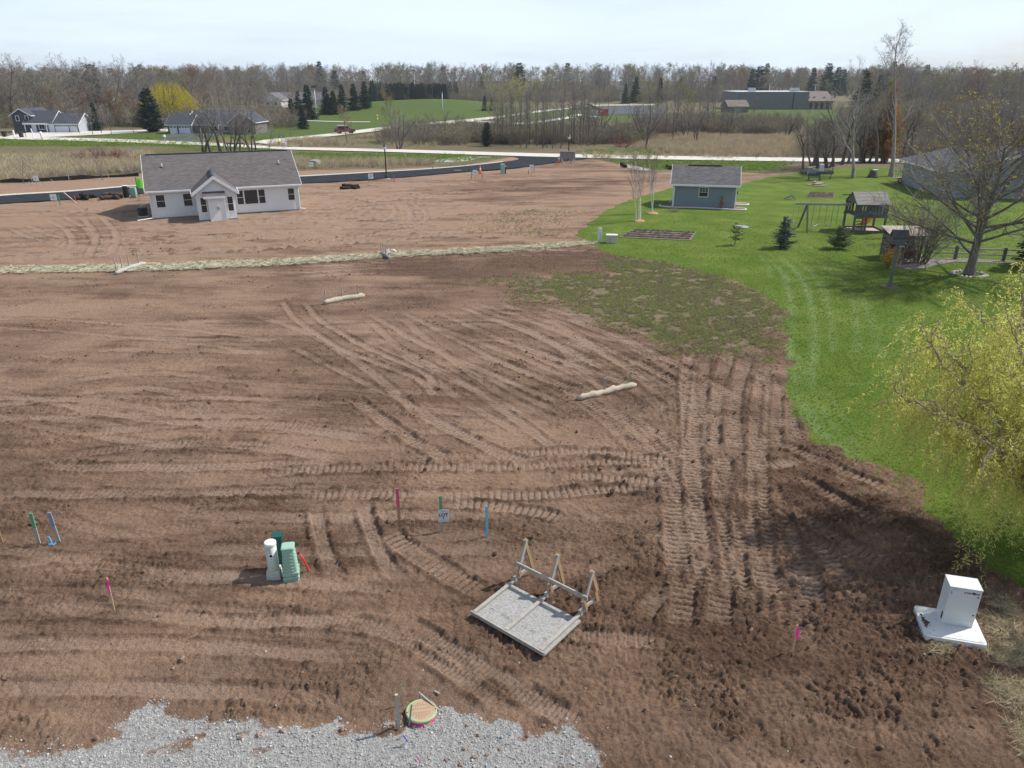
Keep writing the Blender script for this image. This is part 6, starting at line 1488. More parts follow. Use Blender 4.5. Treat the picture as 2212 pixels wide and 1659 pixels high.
class Geo:
    """numpy-backed triangle/quad soup"""
    def __init__(s): s.v, s.f, s.m, s.n = [], [], [], 0
    def tube(s, pts, rad, sides, mi):
        pts = np.asarray(pts, float); m = len(pts); d = np.gradient(pts, axis=0); d /= np.linalg.norm(d, axis=1)[:, None]+1e-9
        ref = np.array([1., .3, .2]) if abs(d[0][0]) < .8 else np.array([.1, 1., .3])
        a = np.cross(d, ref); a /= np.linalg.norm(a, axis=1)[:, None]+1e-9; b = np.cross(d, a)
        th = np.arange(sides)*2*math.pi/sides; rad = np.asarray(rad, float)
        V_ = pts[:, None]+(a[:, None]*np.cos(th)[None, :, None]+b[:, None]*np.sin(th)[None, :, None])*rad[:, None, None]
        i = np.arange(m-1)[:, None]*sides; j = np.arange(sides)[None]; j2 = (j+1) % sides
        F = np.stack([i+j, i+j2, i+sides+j2, i+sides+j], -1).reshape(-1, 4)
        s.v.append(V_.reshape(-1, 3)); s.f.append(F+s.n); s.m.append(np.full(len(F), mi)); s.n += m*sides
    def ribbon(s, pts, w, mi, rn):
        pts = np.asarray(pts, float); m = len(pts); side = rn.normal(size=3); side /= np.linalg.norm(side)+1e-9
        ww = np.linspace(w, w*.45, m)[:, None]*.5
        V_ = np.stack([pts-side*ww, pts+side*ww], 1).reshape(-1, 3); i = np.arange(m-1)*2
        F = np.stack([i, i+1, i+3, i+2], -1); s.v.append(V_); s.f.append(F+s.n); s.m.append(np.full(len(F), mi)); s.n += 2*m
    def cards(s, C, sz, mi, rn, asp=1.0, D=None):
        """little leaf quads at points C; D optional long-axis directions"""
        C = np.asarray(C, float); k = len(C)
        if k == 0: return
        a = rn.normal(size=(k, 3)) if D is None else np.asarray(D, float); a /= np.linalg.norm(a, axis=1)[:, None]+1e-9
        b = np.cross(a, rn.normal(size=(k, 3))); b /= np.linalg.norm(b, axis=1)[:, None]+1e-9
        sz = np.broadcast_to(np.asarray(sz, float), (k,))[:, None]
        V_ = np.stack([C, C+a*sz*.5+b*sz*asp*.5, C+a*sz, C+a*sz*.5-b*sz*asp*.5], 1).reshape(-1, 3)
        F = np.arange(4*k).reshape(k, 4); s.v.append(V_); s.f.append(F+s.n); s.m.append(np.full(k, mi) if np.isscalar(mi) else np.asarray(mi)); s.n += 4*k
    def mesh(s, name, mats):
        if not s.v: return None
        return np_mesh(name, np.concatenate(s.v), np.concatenate(s.f), mats, np.concatenate(s.m), False)

def unit(v): return v/(np.linalg.norm(v)+1e-9)
def bare(seed, H=14., r0=.22, clear=.28, n1=11, n2=7, n3=6, n4=0, spread=.75, len1=.42, up=.16, wander=.14, tw=.022, stems=1, lean=0., curve=0., bud=0., budsz=.10, lmin=.9, apex=True, top_only=0.):
    """leafless broad-leaved tree: returns (trunk geometry, crown geometry)"""
    rn = np.random.default_rng(seed); T, C = Geo(), Geo(); B = []
    def path(p, d, L_, k, wd, tp):
        pts = [p]; q = p.copy(); st = L_/k
        for _ in range(k):
            d = unit(d+rn.normal(size=3)*wd+np.array([0,0,tp])); q = q+d*st; pts.append(q)
        return np.array(pts), d
    for s_ in range(stems):
        az = rn.uniform(0, 6.283); ln = lean if stems == 1 else lean*rn.uniform(.5, 1.1)
        d0 = unit(np.array([math.cos(az)*ln, math.sin(az)*ln, 1.])); Hs = H*rn.uniform(.82, 1.0) if stems > 1 else H
        base = np.array([math.cos(az), math.sin(az), 0])*(.0 if stems == 1 else r0*1.6); base[2] = -.2
        tp, d = path(base, d0, Hs*(.92 if apex else .6), 9, wander*.45+curve, .04)
        rr = r0*(1-np.linspace(0, 1, 10)**.9*.86); rr[0] *= 1.35
        T.tube(tp, rr, 7, 0)
        for i in range(n1):
            t = clear+(1-clear)*((i+rn.uniform(0, 1))/n1)**.85; f = t*9; k = min(int(f), 8); p = tp[k]+(tp[k+1]-tp[k])*(f-k)
            ta = unit(tp[k+1]-tp[k]); az = i*2.399+rn.uniform(-.5, .5); o = unit(np.cross(ta, [math.cos(az), math.sin(az), .2]))
            sp_ = spread*rn.uniform(.75, 1.2)*(1.15-.45*t); dd = unit(ta*math.cos(sp_)+o*math.sin(sp_))
            L1 = Hs*len1*rn.uniform(.75, 1.15)*(1.1-.68*(t-clear)/(1-clear+1e-6))
            p1, _ = path(p, dd, L1, 6, wander, up); ra = max(.02, r0*.42*(1-t*.62)*L1/(Hs*len1))
            T.tube(p1, np.linspace(ra, ra*.25, 7), 5, 0)
            for j in range(n2):
                t2 = .18+.82*(j+rn.uniform(0, 1))/n2; f2 = t2*6; k2 = min(int(f2), 5); q = p1[k2]+(p1[k2+1]-p1[k2])*(f2-k2); tb = unit(p1[k2+1]-p1[k2])
                o2 = unit(rn.normal(size=3)-tb*rn.normal()); s2 = rn.uniform(.45, .95); d2 = unit(tb*math.cos(s2)+o2*math.sin(s2)+np.array([0,0,up*.8]))
                L2 = max(lmin*.8, L1*.48*rn.uniform(.6, 1.15)*(1.15-.55*t2)); p2, _ = path(q, d2, L2, 4, wander*1.3, up*.6)
                C.tube(p2, np.linspace(max(tw*.75, ra*.32), tw*.4, 5), 3, 0)
                for l_ in range(n3):
                    t3 = .15+.85*(l_+rn.uniform(0, 1))/n3; f3 = t3*4; k3 = min(int(f3), 3); w = p2[k3]+(p2[k3+1]-p2[k3])*(f3-k3); tc_ = unit(p2[k3+1]-p2[k3])
                    d3 = unit(tc_+rn.normal(size=3)*.55+np.array([0,0,up*.6])); L3 = max(lmin*.45, L2*.5*rn.uniform(.6, 1.2)); p3, _ = path(w, d3, L3, 2, wander*1.2, up*.4)
                    C.ribbon(p3, tw, 0, rn)
                    if bud and rn.random() < bud and (w[2] > top_only*H): B.append(p3[1]); B.append(p3[2])
                    for _ in range(n4):
                        d4 = unit(d3+rn.normal(size=3)*.6); w4 = p3[rn.integers(0, 3)]; C.ribbon(np.array([w4, w4+d4*L3*.55]), tw*.8, 0, rn)
                        if bud and rn.random() < bud and (w4[2] > top_only*H): B.append(w4+d4*L3*.5)
    if B:
        B = np.repeat(np.array(B), 2, 0)+rn.normal(size=(2*len(B), 3))*budsz*.6
        C.cards(B, budsz*rn.uniform(.6, 1.3, len(B)), 1, rn, .8)
    return T, C

def shrub(seed, H=2., n=22, spread=.8, n2=7, n3=4, tw=.018, bud=0., budsz=.07, rb=.3):
    rn = np.random.default_rng(seed); C = Geo(); B = []
    for i in range(n):
        az = rn.uniform(0, 6.283); ln = rn.uniform(.05, spread); d = unit(np.array([math.cos(az)*ln, math.sin(az)*ln, 1.])); p = np.array([math.cos(az), math.sin(az), 0])*rb*rn.random(); p[2] = -.05; pts = [p]; L_ = H*rn.uniform(.65, 1.05)
        for _ in range(5): d = unit(d+rn.normal(size=3)*.12+np.array([0,0,.06])); p = p+d*L_/5; pts.append(p)
        pts = np.array(pts); C.tube(pts, np.linspace(tw*1.5, tw*.5, 6), 3, 0)
        for j in range(n2):
            k = rn.integers(1, 5); q = pts[k]+(pts[k+1]-pts[k])*rn.random(); d2 = unit(unit(pts[k+1]-pts[k])+rn.normal(size=3)*.55); L2 = L_*.34*rn.uniform(.5, 1.1); p2 = np.array([q, q+d2*L2*.5, q+unit(d2+[0,0,.3])*L2]); C.ribbon(p2, tw, 0, rn)
            for _ in range(n3):
                w = p2[rn.integers(1, 3)]; d3 = unit(d2+rn.normal(size=3)*.7); e = w+d3*L2*.45; C.ribbon(np.array([w, e]), tw*.8, 0, rn)
                if bud and rn.random() < bud: B.append(e); B.append(w)
    if B:
        B = np.array(B)+rn.normal(size=(len(B), 3))*.03; C.cards(B, budsz*rn.uniform(.6, 1.3, len(B)), 1, rn, .8)
    return C

def conifer(seed, H=10., R_=2.6, whorls=30, nb=9, droop=.25, sp=.30, base=.05, power=.85, dens=9, loose=.12, upturn=.0):
    rn = np.random.default_rng(seed); T, C = Geo(), Geo(); T.tube([(0,0,-.2),(0,0,H*.5),(0,0,H*.97)], [H*.017,H*.012,H*.003], 6, 0)
    for w in range(whorls):
        t = base+(1-base)*(w+rn.uniform(-.3, .3))/whorls; t = min(max(t, base), .985); z = t*H; r_ = R_*((1-t)/(1-base))**power*rn.uniform(.82, 1.12)+.03*R_
        for b in range(max(4, int(nb*(1-.5*t)))):
            az = rn.uniform(0, 6.283); L_ = r_*rn.uniform(.75, 1.12); d = np.array([math.cos(az), math.sin(az), 0]); up_ = -droop*(1-.7*t)+upturn+rn.normal()*loose
            k = max(3, int(dens*L_/R_)+2); u = np.linspace(.12, 1, k); pts = d*(u*L_)[:, None]; pts[:, 2] = z+up_*L_*u+.10*L_*u*u
            C.ribbon(np.array([[0,0,z], pts[-1]]), H*.004+.01, 0, rn)
            side = np.array([-d[1], d[0], 0]); s_ = sp*R_*(1.05-.55*u)*rn.uniform(.8, 1.2, k)
            for sg in (-1, 1):
                Dd = d*.75+side*sg*rn.uniform(.45, .95, k)[:, None]+np.array([0,0,-.12])+rn.normal(size=(k, 3))*.12; C.cards(pts, s_, 1, rn, .34, Dd)
            C.cards(pts, s_*.8, 1, rn, .36, d*.6+rn.normal(size=(k, 3))*.35+np.array([0,0,.25]))
    C.cards(np.array([[0,0,H*.94]]*5), sp*R_*.45, 1, rn, .25, np.array([[.3,0,1],[-.3,.1,1],[0,.3,1],[0,-.3,1],[0,0,1]]))
    return T, C

def weeping(seed, H=11., R_=6.5, n=520, seg=7):
    """weeping willow: domed crown of hanging yellow shoots"""
    rn = np.random.default_rng(seed); T, C = Geo(), Geo(); T.tube([(0,0,-.2),(.2,0,H*.2),(.1,.2,H*.5),(0,0,H*.8)], [.5,.38,.25,.1], 8, 0)
    for i in range(n):
        az = rn.uniform(0, 6.283); r_ = R_*math.sqrt(rn.random()); z = H*(1-.42*(r_/R_)**2)*rn.uniform(.82, 1.03); L_ = (z-H*.12)*rn.uniform(.4, .95); x, y_ = r_*math.cos(az), r_*math.sin(az)
        if i % 9 == 0: T.tube([(.1,.1,H*.35),(x*.5,y_*.5,z*.75),(x,y_,z)], [.12,.08,.02], 4, 0)
        p = np.array([x, y_, z]); pts = [p]; d = np.array([math.cos(az)*.5, math.sin(az)*.5, .4])
        for k in range(seg): d = unit(d*.6+np.array([0,0,-.55])+rn.normal(size=3)*.07); p = p+d*L_/seg; pts.append(p)
        pts = np.array(pts); C.ribbon(pts, .03, 0, rn); q = np.repeat(pts, 5, 0)+rn.normal(size=(5*len(pts), 3))*.13; C.cards(q, .26*rn.uniform(.6, 1.2, len(q)), 1, rn, .35, np.tile([0,0,-1.], (len(q), 1))+rn.normal(size=(len(q), 3))*.4)
    return T, C

class Proto:
    def __init__(s, T, C, H, tm, cms): s.T = T.mesh('trunk', [tm]) if T is not None else None; s.C = C.mesh('crown', cms); s.H = H; s.tm, s.cms = tm, cms
def plant(pr, name, label, cat, loc, h, rz=0., group=None, sx=1.0, crown='crown', tm=None, cms=None, tilt=None):
    k = h/pr.H; o = thing(name, label, cat, loc, rz, group, scale=(k*sx, k*sx, k))
    if tilt: o.rotation_euler = (tilt[0], tilt[1], rz)
    for nm, me, ms in (('trunk', pr.T, [tm] if tm else None), (crown, pr.C, cms)):
        if me is None: continue
        c = link(bpy.data.objects.new(nm, me), o)
        if ms:
            for i, m_ in enumerate(ms):
                if m_ is not None and i < len(c.material_slots): c.material_slots[i].link = 'OBJECT'; c.material_slots[i].material = m_
    return o
def at_px(pr, name, label, cat, fx, fb, ft, **kw):
    p = gp(fx, fb); h = max(.4, hat(ft, p.y)-p.z); return plant(pr, name, label, cat, (p.x, p.y, p.z-.05), h, kw.pop('rz', (fx*1.37) % 6.28), **kw)

PR = {}
def mk(key, TC, H, tm, *cms): PR[key] = Proto(TC[0], TC[1], H, tm, list(cms))
for i in range(3): mk('ash%d'%i, bare(11+i, 16, .20, .26, 13, 8, 7, 3, .80, .37, .065, .13, .030), 15.8, M_BARK, M_TWIG)
for i in range(3): mk('oak%d'%i, bare(31+i, 13, .24, .20, 14, 8, 7, 3, 1.0, .46, .035, .16, .030), 13, M_BARK, M_TWIG)
for i in range(2): mk('budg%d'%i, bare(51+i, 12, .18, .16, 14, 8, 6, 3, .95, .44, .05, .15, .026, bud=.30, budsz=.17), 12, M_BARK, M_TWIGB, M_BUDG)
mk('budo', bare(61, 12, .18, .14, 14, 8, 6, 3, .95, .44, .05, .15, .026, bud=.35, budsz=.17), 12, M_BARK, M_TWIGB, M_BUDO)
for i in range(2): mk('sap%d'%i, bare(71+i, 10, .12, .30, 12, 6, 5, 3, .62, .24, .08, .12, .020), 9.8, M_BARKD, M_TWIG)
for i in range(2): mk('multi%d'%i, bare(81+i, 9, .21, .30, 8, 6, 6, 2, .85, .36, .06, .19, .022, stems=4, lean=.55, curve=.05), 8.8, M_BARKD, M_TWIG)
mk('slant', bare(91, 9, .27, .38, 10, 6, 6, 2, .85, .38, .06, .20, .020, lean=.35, curve=.06), 8.6, M_BARKD, M_TWIG)
mk('small', bare(95, 6.5, .10, .22, 12, 7, 7, 2, .85, .46, .06, .13, .018), 6.3, M_BARK, M_TWIG)
for i in range(3): mk('spruce%d'%i, conifer(101+i, 10, 2.7+.3*i), 10, M_BARKD, M_TWIGD, M_NEED)
mk('pine', conifer(111, 12, 3.0, 20, 7, .05, .34, .25, .55, 8, .22, .12), 12, M_BARKD, M_TWIGD, M_NEEDD)
mk('juniper', conifer(113, 9, 2.6, 34, 10, .0, .30, .02, .55, 9, .2, .25), 9, M_BARKD, M_TWIGD, M_NEEDD)
mk('arbor', conifer(115, 8, 1.7, 36, 10, -.3, .34, .02, .42, 8, .15, .45), 8, M_BARKD, M_TWIGD, M_NEED)
mk('young', conifer(117, 2.2, .85, 17, 8, .05, .30, .05, .8, 9, .15, .18), 2.2, M_BARKD, M_TWIGD, M_NEEDB)
mk('young2', conifer(118, 1.6, .72, 13, 8, -.1, .32, .06, .55, 8, .2, .3), 1.6, M_BARKD, M_TWIGD, M_NEEDY)
mk('sparse', conifer(119, 1.7, .55, 10, 5, .0, .30, .22, .6, 6, .25, .2), 1.7, M_BARKD, M_TWIGB, M_NEEDY)
mk('larch', conifer(121, 15, 3.6, 34, 10, .05, .30, .10, .8, 11, .2, .18), 15, M_BARKD, M_TWIGB, M_LARCH)
mk('weep', weeping(131), 11, M_BARKD, M_WILY, M_WILY)
for i in range(3): PR['shrub%d'%i] = Proto(None, shrub(141+i, 2.2, 30, 1.5+.3*i, 9, 5, .018, rb=.8), 2.2, None, [M_TWIGB])
PR['shrubbud'] = Proto(None, shrub(145, 2.4, 30, 1.5, 9, 5, .018, .3, .10, .8), 2.4, None, [M_TWIGB, M_BUDG])

# ------------------------------------------------------------------ woods and park trees
rs = random.Random(12)
def row(keys, n, x0, x1, b0, b1, t0, t1, name, label, group, cat='tree', jit=.6, sx=(.9,1.5), cms=None, tm=None):
    for i in range(n):
        fx = x0+(x1-x0)*(i+.5+rs.uniform(-jit, jit))/n; pr = PR[rs.choice(keys)]; fb = rs.uniform(b0, b1)
        at_px(pr, name, label, cat, fx, fb, rs.uniform(t0, t1), group=group, sx=rs.uniform(*sx), cms=cms(rs) if cms else None, tm=tm, rz=rs.uniform(0, 6.28))
ASH, OAK, BUD = ['ash0','ash1','ash2'], ['oak0','oak1','oak2'], ['budg0','budg1','budo']
row(ASH+OAK, 26, -60, 330, 258, 272, 122, 165, 'bare_tree', 'tall bare tree in the wood behind the blue house', 'tall bare trees behind the blue house')
row(OAK+BUD, 18, -60, 330, 268, 277, 170, 205, 'bare_tree', 'lower budding tree at the edge of the wood behind the blue house', 'wood edge trees behind the blue house', cms=lambda r: r.choice([[M_TWIGB, M_BUDO], [M_TWIGB, M_BUDR], [M_TWIG, M_BUDG]]))
row(ASH+OAK, 16, 300, 560, 240, 252, 140, 160, 'bare_tree', 'bare tree in the wood behind the yellow willow', 'bare trees behind the yellow willow')
row(BUD+OAK, 14, 380, 640, 246, 262, 185, 215, 'bare_tree', 'low brown tree in the thicket behind the brown house', 'thicket behind the brown house', cms=lambda r: r.choice([[M_TWIGB, M_BUDT], [M_TWIG, M_BUDG], [M_TWIGB, M_BUDO]]))
row(ASH+OAK, 30, 540, 1010, 214, 226, 142, 170, 'bare_tree', 'bare tree in the long wood behind the park spruces', 'long wood behind the park')
row(ASH+OAK+BUD, 30, 990, 1500, 208, 220, 144, 174, 'bare_tree', 'bare tree in the wood beyond the parking lot', 'wood beyond the parking lot')
row(ASH+OAK+BUD, 20, 1500, 1960, 205, 214, 156, 172, 'bare_tree', 'bare tree behind the flat roofed hall', 'trees behind the grey hall')
row(ASH+BUD+OAK, 26, 1960, 2300, 222, 262, 155, 205, 'bare_tree', 'bare tree in the dense wood beyond the neighbour house', 'dense wood beyond the neighbour house', cms=lambda r: r.choice([[M_TWIG, M_BUDG], [M_TWIGB, M_BUDT], [M_TWIGB, M_BUDO]]))
row(['budg0','budg1','multi0'], 14, 1960, 2300, 285, 325, 205, 250, 'bare_tree', 'thin budding tree in the thicket behind the neighbour roof', 'thicket behind the neighbour roof', cms=lambda r: r.choice([[M_TWIG, M_BUDG], [M_TWIGB, M_BUDT]]))
# far woods, beyond counting
def pts_obj(name, label, P, sc, rot, pid, protos, kind='stuff'):
    """one object whose geometry nodes set a proto mesh on each point"""
    me = bpy.data.meshes.new(name); P = np.asarray(P, np.float32); n = len(P); me.vertices.add(n); me.vertices.foreach_set('co', P.ravel())
    a = me.attributes.new('sc', 'FLOAT_VECTOR', 'POINT'); s3 = np.asarray(sc, np.float32); s3 = np.repeat(s3[:, None], 3, 1) if s3.ndim == 1 else s3; a.data.foreach_set('vector', np.ascontiguousarray(s3).ravel())
    a = me.attributes.new('rot', 'FLOAT_VECTOR', 'POINT'); a.data.foreach_set('vector', np.ascontiguousarray(rot, np.float32).ravel())
    a = me.attributes.new('pid', 'INT', 'POINT'); a.data.foreach_set('value', np.ascontiguousarray(pid, np.int32))
    o = link(bpy.data.objects.new(name, me)); tag(o, label, None, None, kind)
    cl = bpy.data.collections.new(name+'_pieces')
    for i, pm in enumerate(protos): q = bpy.data.objects.new('%s_%02d' % (name, i), pm); cl.objects.link(q)
    g = bpy.data.node_groups.new(name, 'GeometryNodeTree'); g.interface.new_socket('Geometry', in_out='INPUT', socket_type='NodeSocketGeometry'); g.interface.new_socket('Geometry', in_out='OUTPUT', socket_type='NodeSocketGeometry')
    N, Lk = g.nodes, g.links; gi, go = N.new('NodeGroupInput'), N.new('NodeGroupOutput'); ip = N.new('GeometryNodeInstanceOnPoints'); ci = N.new('GeometryNodeCollectionInfo')
    ci.inputs['Collection'].default_value = cl; ci.inputs['Separate Children'].default_value = True; ci.inputs['Reset Children'].default_value = True
    Lk.new(gi.outputs[0], ip.inputs['Points']); Lk.new(ci.outputs[0], ip.inputs['Instance']); ip.inputs['Pick Instance'].default_value = True
    for nm, ty, sk in (('sc', 'FLOAT_VECTOR', 'Scale'), ('rot', 'FLOAT_VECTOR', 'Rotation'), ('pid', 'INT', 'Instance Index')):
        na = N.new('GeometryNodeInputNamedAttribute'); na.data_type = ty; na.inputs['Name'].default_value = nm; Lk.new(na.outputs['Attribute'], ip.inputs[sk])
    Lk.new(ip.outputs[0], go.inputs[0]); md = o.modifiers.new('scatter', 'NODES'); md.node_group = g; return o
def far_wood(name, label, n, x0, x1, b0, b1, h0, h1, keys, seed):
    rn = np.random.default_rng(seed); P, S_, Rz, I = [], [], [], []
    protos = []; kk = []
    for k in keys:
        protos += [PR[k].C] + ([PR[k].T] if PR[k].T else []); kk.append((len(protos)-(2 if PR[k].T else 1), PR[k].H, PR[k].T is not None))
    for i in range(n):
        q = gp(rn.uniform(x0, x1), rn.uniform(b0, b1)); a, H_, t_ = kk[rn.integers(len(kk))]; s_ = rn.uniform(h0, h1)/H_; r_ = rn.uniform(0, 6.28)
        for j in range(2 if t_ else 1): P.append((q.x, q.y, q.z-.1)); k_ = rn.uniform(.95, 1.5); S_.append((s_*k_, s_*k_, s_)); Rz.append((0,0,r_)); I.append(a+j)
    return pts_obj(name, label, P, np.array(S_), Rz, I, protos)
FW = ASH+OAK+BUD
far_wood('woodland', 'far bare woodland along the skyline', 360, 380, 1650, 194, 209, 14, 20, FW, 3)
far_wood('woodland', 'far bare woodland at the back of the houses on the rise', 170, -120, 560, 214, 246, 13, 17, FW, 4)
far_wood('woodland', 'far bare woodland rising behind the neighbour house', 150, 1560, 1860, 192, 206, 11, 18, FW, 5)
far_wood('woodland', 'far bare woodland past the neighbour house roof', 300, 1850, 2400, 192, 250, 11, 18, FW, 25)
far_wood('thicket', 'brush under the woodland behind the neighbour house', 560, 1850, 2400, 200, 300, 3, 6.5, ['shrub0','shrub1','shrub2','shrubbud'], 15)
far_wood('thicket', 'brush under the woods along the skyline', 620, 540, 1560, 196, 222, 3.5, 7, ['shrub0','shrub1','shrub2','shrubbud'], 16)
far_wood('woodland', 'far wood of dark evergreens scattered in the skyline', 26, 100, 2000, 196, 215, 15, 21, ['spruce0','pine'], 6)
far_wood('thicket', 'grey brown thicket of brush along the creek', 260, 830, 1400, 284, 312, 1.8, 3.6, ['shrub0','shrub1','shrub2','shrubbud'], 7)
far_wood('thicket', 'brown brush under the wood behind the houses', 260, -80, 640, 250, 276, 2.5, 5, ['shrub0','shrub1','shrubbud'], 8)
far_wood('thicket', 'brush below the dense wood past the back lawn', 240, 1740, 2300, 285, 342, 1.8, 4.0, ['shrub0','shrub1','shrub2','shrubbud'], 9)
far_wood('thicket', 'brush between the reeds and the hall lawn', 200, 1390, 1720, 262, 290, 1.5, 3.5, ['shrub0','shrub2','shrubbud'], 10)

# evergreens round the park
for fx, fb, ft in ((648,262,196),(668,258,183),(633,272,212),(655,279,225)): at_px(PR['spruce%d'%(int(fx)%3)], 'spruce_tree', 'dark spruce in the clump left of the floodlight pole', 'spruce', fx, fb, ft, group='spruces left of the floodlight pole')
for fx, fb, ft in ((707,246,188),(722,247,196),(741,241,182),(766,238,180),(790,234,176),(806,227,174)): at_px(PR['spruce%d'%(int(fx)%3)], 'spruce_tree', 'dark spruce in the row left of the grassed berm', 'spruce', fx, fb, ft, group='spruces left of the berm', sx=1.1)
for i in range(16): fx = 816+i*9.6; at_px(PR['arbor'], 'arborvitae', 'dark arborvitae in the tall hedge behind the berm', 'hedge tree', fx, 222+rs.uniform(-2,2), 179+rs.uniform(-2,3), group='arborvitae hedge behind the berm', sx=1.35)
for fx, fb, ft, lb in ((973,218,177,'dark spruce at the near end of the arborvitae hedge'),(985,219,175,'second dark spruce at the end of the arborvitae hedge'),(1047,239,206,'small spruce standing alone right of the berm'),(1062,239,210,'smaller spruce beside the lone one right of the berm'),
        (1372,222,166,'big dark spruce behind the parking lot'),(1350,224,180,'short spruce left of the big one behind the parking lot'),(1424,221,168,'dark narrow spruce at the parking lot corner'),(213,250,137,'tall ragged pine in the wood behind the blue house'),(180,252,148,'dark round pine left of the ragged pine'),(247,262,206,'spruce between the houses left of the yellow willow'),
        (210,283,221,'dark conifer behind the roadside bare trees'),(1905,240,152,'dark spruce above the forked pale tree'),(1890,244,160,'dark spruce left of the twin one above the forked tree'),(1855,262,150,'broad dark conifer behind the forked pale tree'),(1040,206,165,'spruce in the wood right of the hedge'),(1540,210,163,'dark spruce in the wood above the hall')):
    at_px(PR['pine' if 'pine' in lb else 'spruce%d'%(int(fx)%3)], 'conifer_tree', lb, 'conifer', fx, fb, ft, sx=1.0 if 'narrow' not in lb else .75)
at_px(PR['juniper'], 'juniper_tree', 'broad dark juniper in front of the yellow willow', 'juniper', 330, 285, 190, sx=1.1)
at_px(PR['juniper'], 'juniper_tree', 'dark juniper beside the thin grey poles of the creek', 'juniper', 1052, 316, 263, sx=1.0, cms=[M_TWIGB, mat('olive_needles', (.050,.052,.030), .8, objrand=.1)])
at_px(PR['weep'], 'willow_tree', 'bright yellow weeping willow behind the juniper', 'willow', 372, 271, 175, sx=1.05)
at_px(PR['budg0'], 'willow_tree', 'pale yellow green tree beside the park road', 'tree', 846, 296, 199, sx=.8, cms=[M_TWIGB, leafm('pale_willow', (.36,.33,.11))])
at_px(PR['budo'], 'budding_tree', 'tan budding tree beside the red car', 'tree', 750, 309, 228, sx=.85, cms=[M_TWIGB, M_BUDT])
# near bare trees: along the road, creek and lawn
def one(key, lb, fx, fb, ft, sx=1.0, rz=None, name='bare_tree', **kw): at_px(PR[key], name, lb, 'tree', fx, fb, ft, sx=sx, **({'rz': rz} if rz is not None else {}), **kw)
for i, fx in enumerate((172,200,219,241,290)): one('small', 'small bare lawn tree between the blue house and the juniper', fx, 288+(i%2)*3, 232+(i*7)%12, .95, group='small lawn trees by the blue house')
one('small', 'small bare tree beside the road sign corner', 628, 291, 246, 1.0); one('small', 'slim bare tree in front of the red stemmed shrubs', 210, 374, 318, .8)
one('small', 'thin bare tree in the reeds near the silt fence', 50, 396, 340, .9); one('multi1', 'bushy dark shrub tree at the street verge reeds', 222, 388, 352, .6)
one('slant', 'leaning dark tree behind the ranch roof', 455, 330, 222, 1.0, 3.2); one('slant', 'second leaning dark tree behind the ranch roof', 478, 331, 205, 1.0, 2.6); one('ash1', 'pale slender tree behind the ranch roof', 485, 326, 150, .6, tm=M_BARKP, cms=[M_TWIGP])
one('ash2', 'tall pale tree behind the ranch roof ridge', 508, 323, 158, .7, tm=M_BARKP, cms=[M_TWIGP]); one('multi0', 'many stemmed dark tree behind the ranch roof ridge', 548, 331, 224, .9); one('multi1', 'spreading dark tree clump above the ranch roof middle', 500, 332, 214, .8); one('multi0', 'dark tree clump above the ranch roof left part', 440, 331, 236, .8)
one('slant', 'crooked dark tree beyond the ranch roof ridge end', 520, 330, 232, .9, .6); one('small', 'small crooked tree at the road behind the ranch roof', 581, 326, 278, 1.2)
one('multi0', 'bare tree clump at the creek left of the tall poles', 862, 322, 226, .8); one('multi1', 'bare spreading tree clump beside the park path', 950, 296, 232, 1.1); one('multi1', 'low bare tree by the park path bend', 985, 283, 240, 1.2)
for i in range(36): one('sap%d'%(i%2), 'thin dark pole tree in the dense stand by the creek', 1070+i*6.0+rs.uniform(-4,4), 316+rs.uniform(-9,5), 196+rs.uniform(-16,34), .8, rs.uniform(0,6.28), group='thin pole trees by the creek')
for i in range(6): one('budg%d'%(i%2), 'slim yellowish budding tree above the pole stand', 1075+i*13, 300+rs.uniform(-4,4), 168+rs.uniform(0,16), .85, group='yellowish trees above the pole stand', cms=[M_TWIGP, leafm('pale_bud', (.42,.40,.19))])
one('oak1', 'big broad crowned bare tree by the far street lamp', 1217, 307, 170, .95, cms=[M_TWIGP])
for i in range(13): one(('multi0','multi1','sap0','sap1')[i%4], 'crooked bare tree in the thicket above the reeds', 1275+i*25+rs.uniform(-8,8), 300+rs.uniform(-14,8), 228+rs.uniform(-20,24), .9, rs.uniform(0,6.28), group='crooked trees above the reeds')
one('slant', 'dark leaning trunk in the reed thicket', 1395, 320, 238, 1.0, 5.9, tm=M_BARKD); one('ash0', 'grey tall tree left of the hall', 1480, 262, 168, .8); one('budg1', 'yellow green rounded tree left of the hall', 1462, 268, 165, 1.0); one('ash2', 'grey tree in front of the brown storage building', 1545, 262, 155, .8); one('ash1', 'tall brown tree in front of the grey hall', 1528, 266, 160, .75, cms=[M_TWIGB])
for i in range(9): one(('budg0','ash1','oak2','ash0','budg1')[i%5], 'tall grey or yellowish tree in the belt left of the hall', 1405+i*17+rs.uniform(-5,5), 284+rs.uniform(-8,6), 172+rs.uniform(-8,18), .8, rs.uniform(0,6.28), group='tall belt left of the hall', cms=[M_TWIG, M_BUDG])
one('small', 'thin bare tree on the hall lawn', 1625, 262, 212, 1.0); one('multi0', 'dark spreading shrub tree before the hall', 1640, 284, 236, 1.0); one('multi1', 'bare shrub tree at the reed edge', 1700, 296, 232, 1.0)
for i,(fx,fb,ft) in enumerate(((1735,369,255),(1770,362,225),(1800,360,215),(1788,362,250),(1818,356,205),(1870,352,200),(1893,354,205),(1912,352,210),(1945,352,222),(1755,358,235),(1832,354,222),(1858,350,214),(1960,350,230))): one(('slant','multi0','slant','multi1')[i%4], 'crooked dark tree in the belt between lawn and road', fx, fb, ft, .85, rs.uniform(0,6.28), group='tree belt between lawn and road', cms=[M_TWIG if i%2 else M_TWIGB])
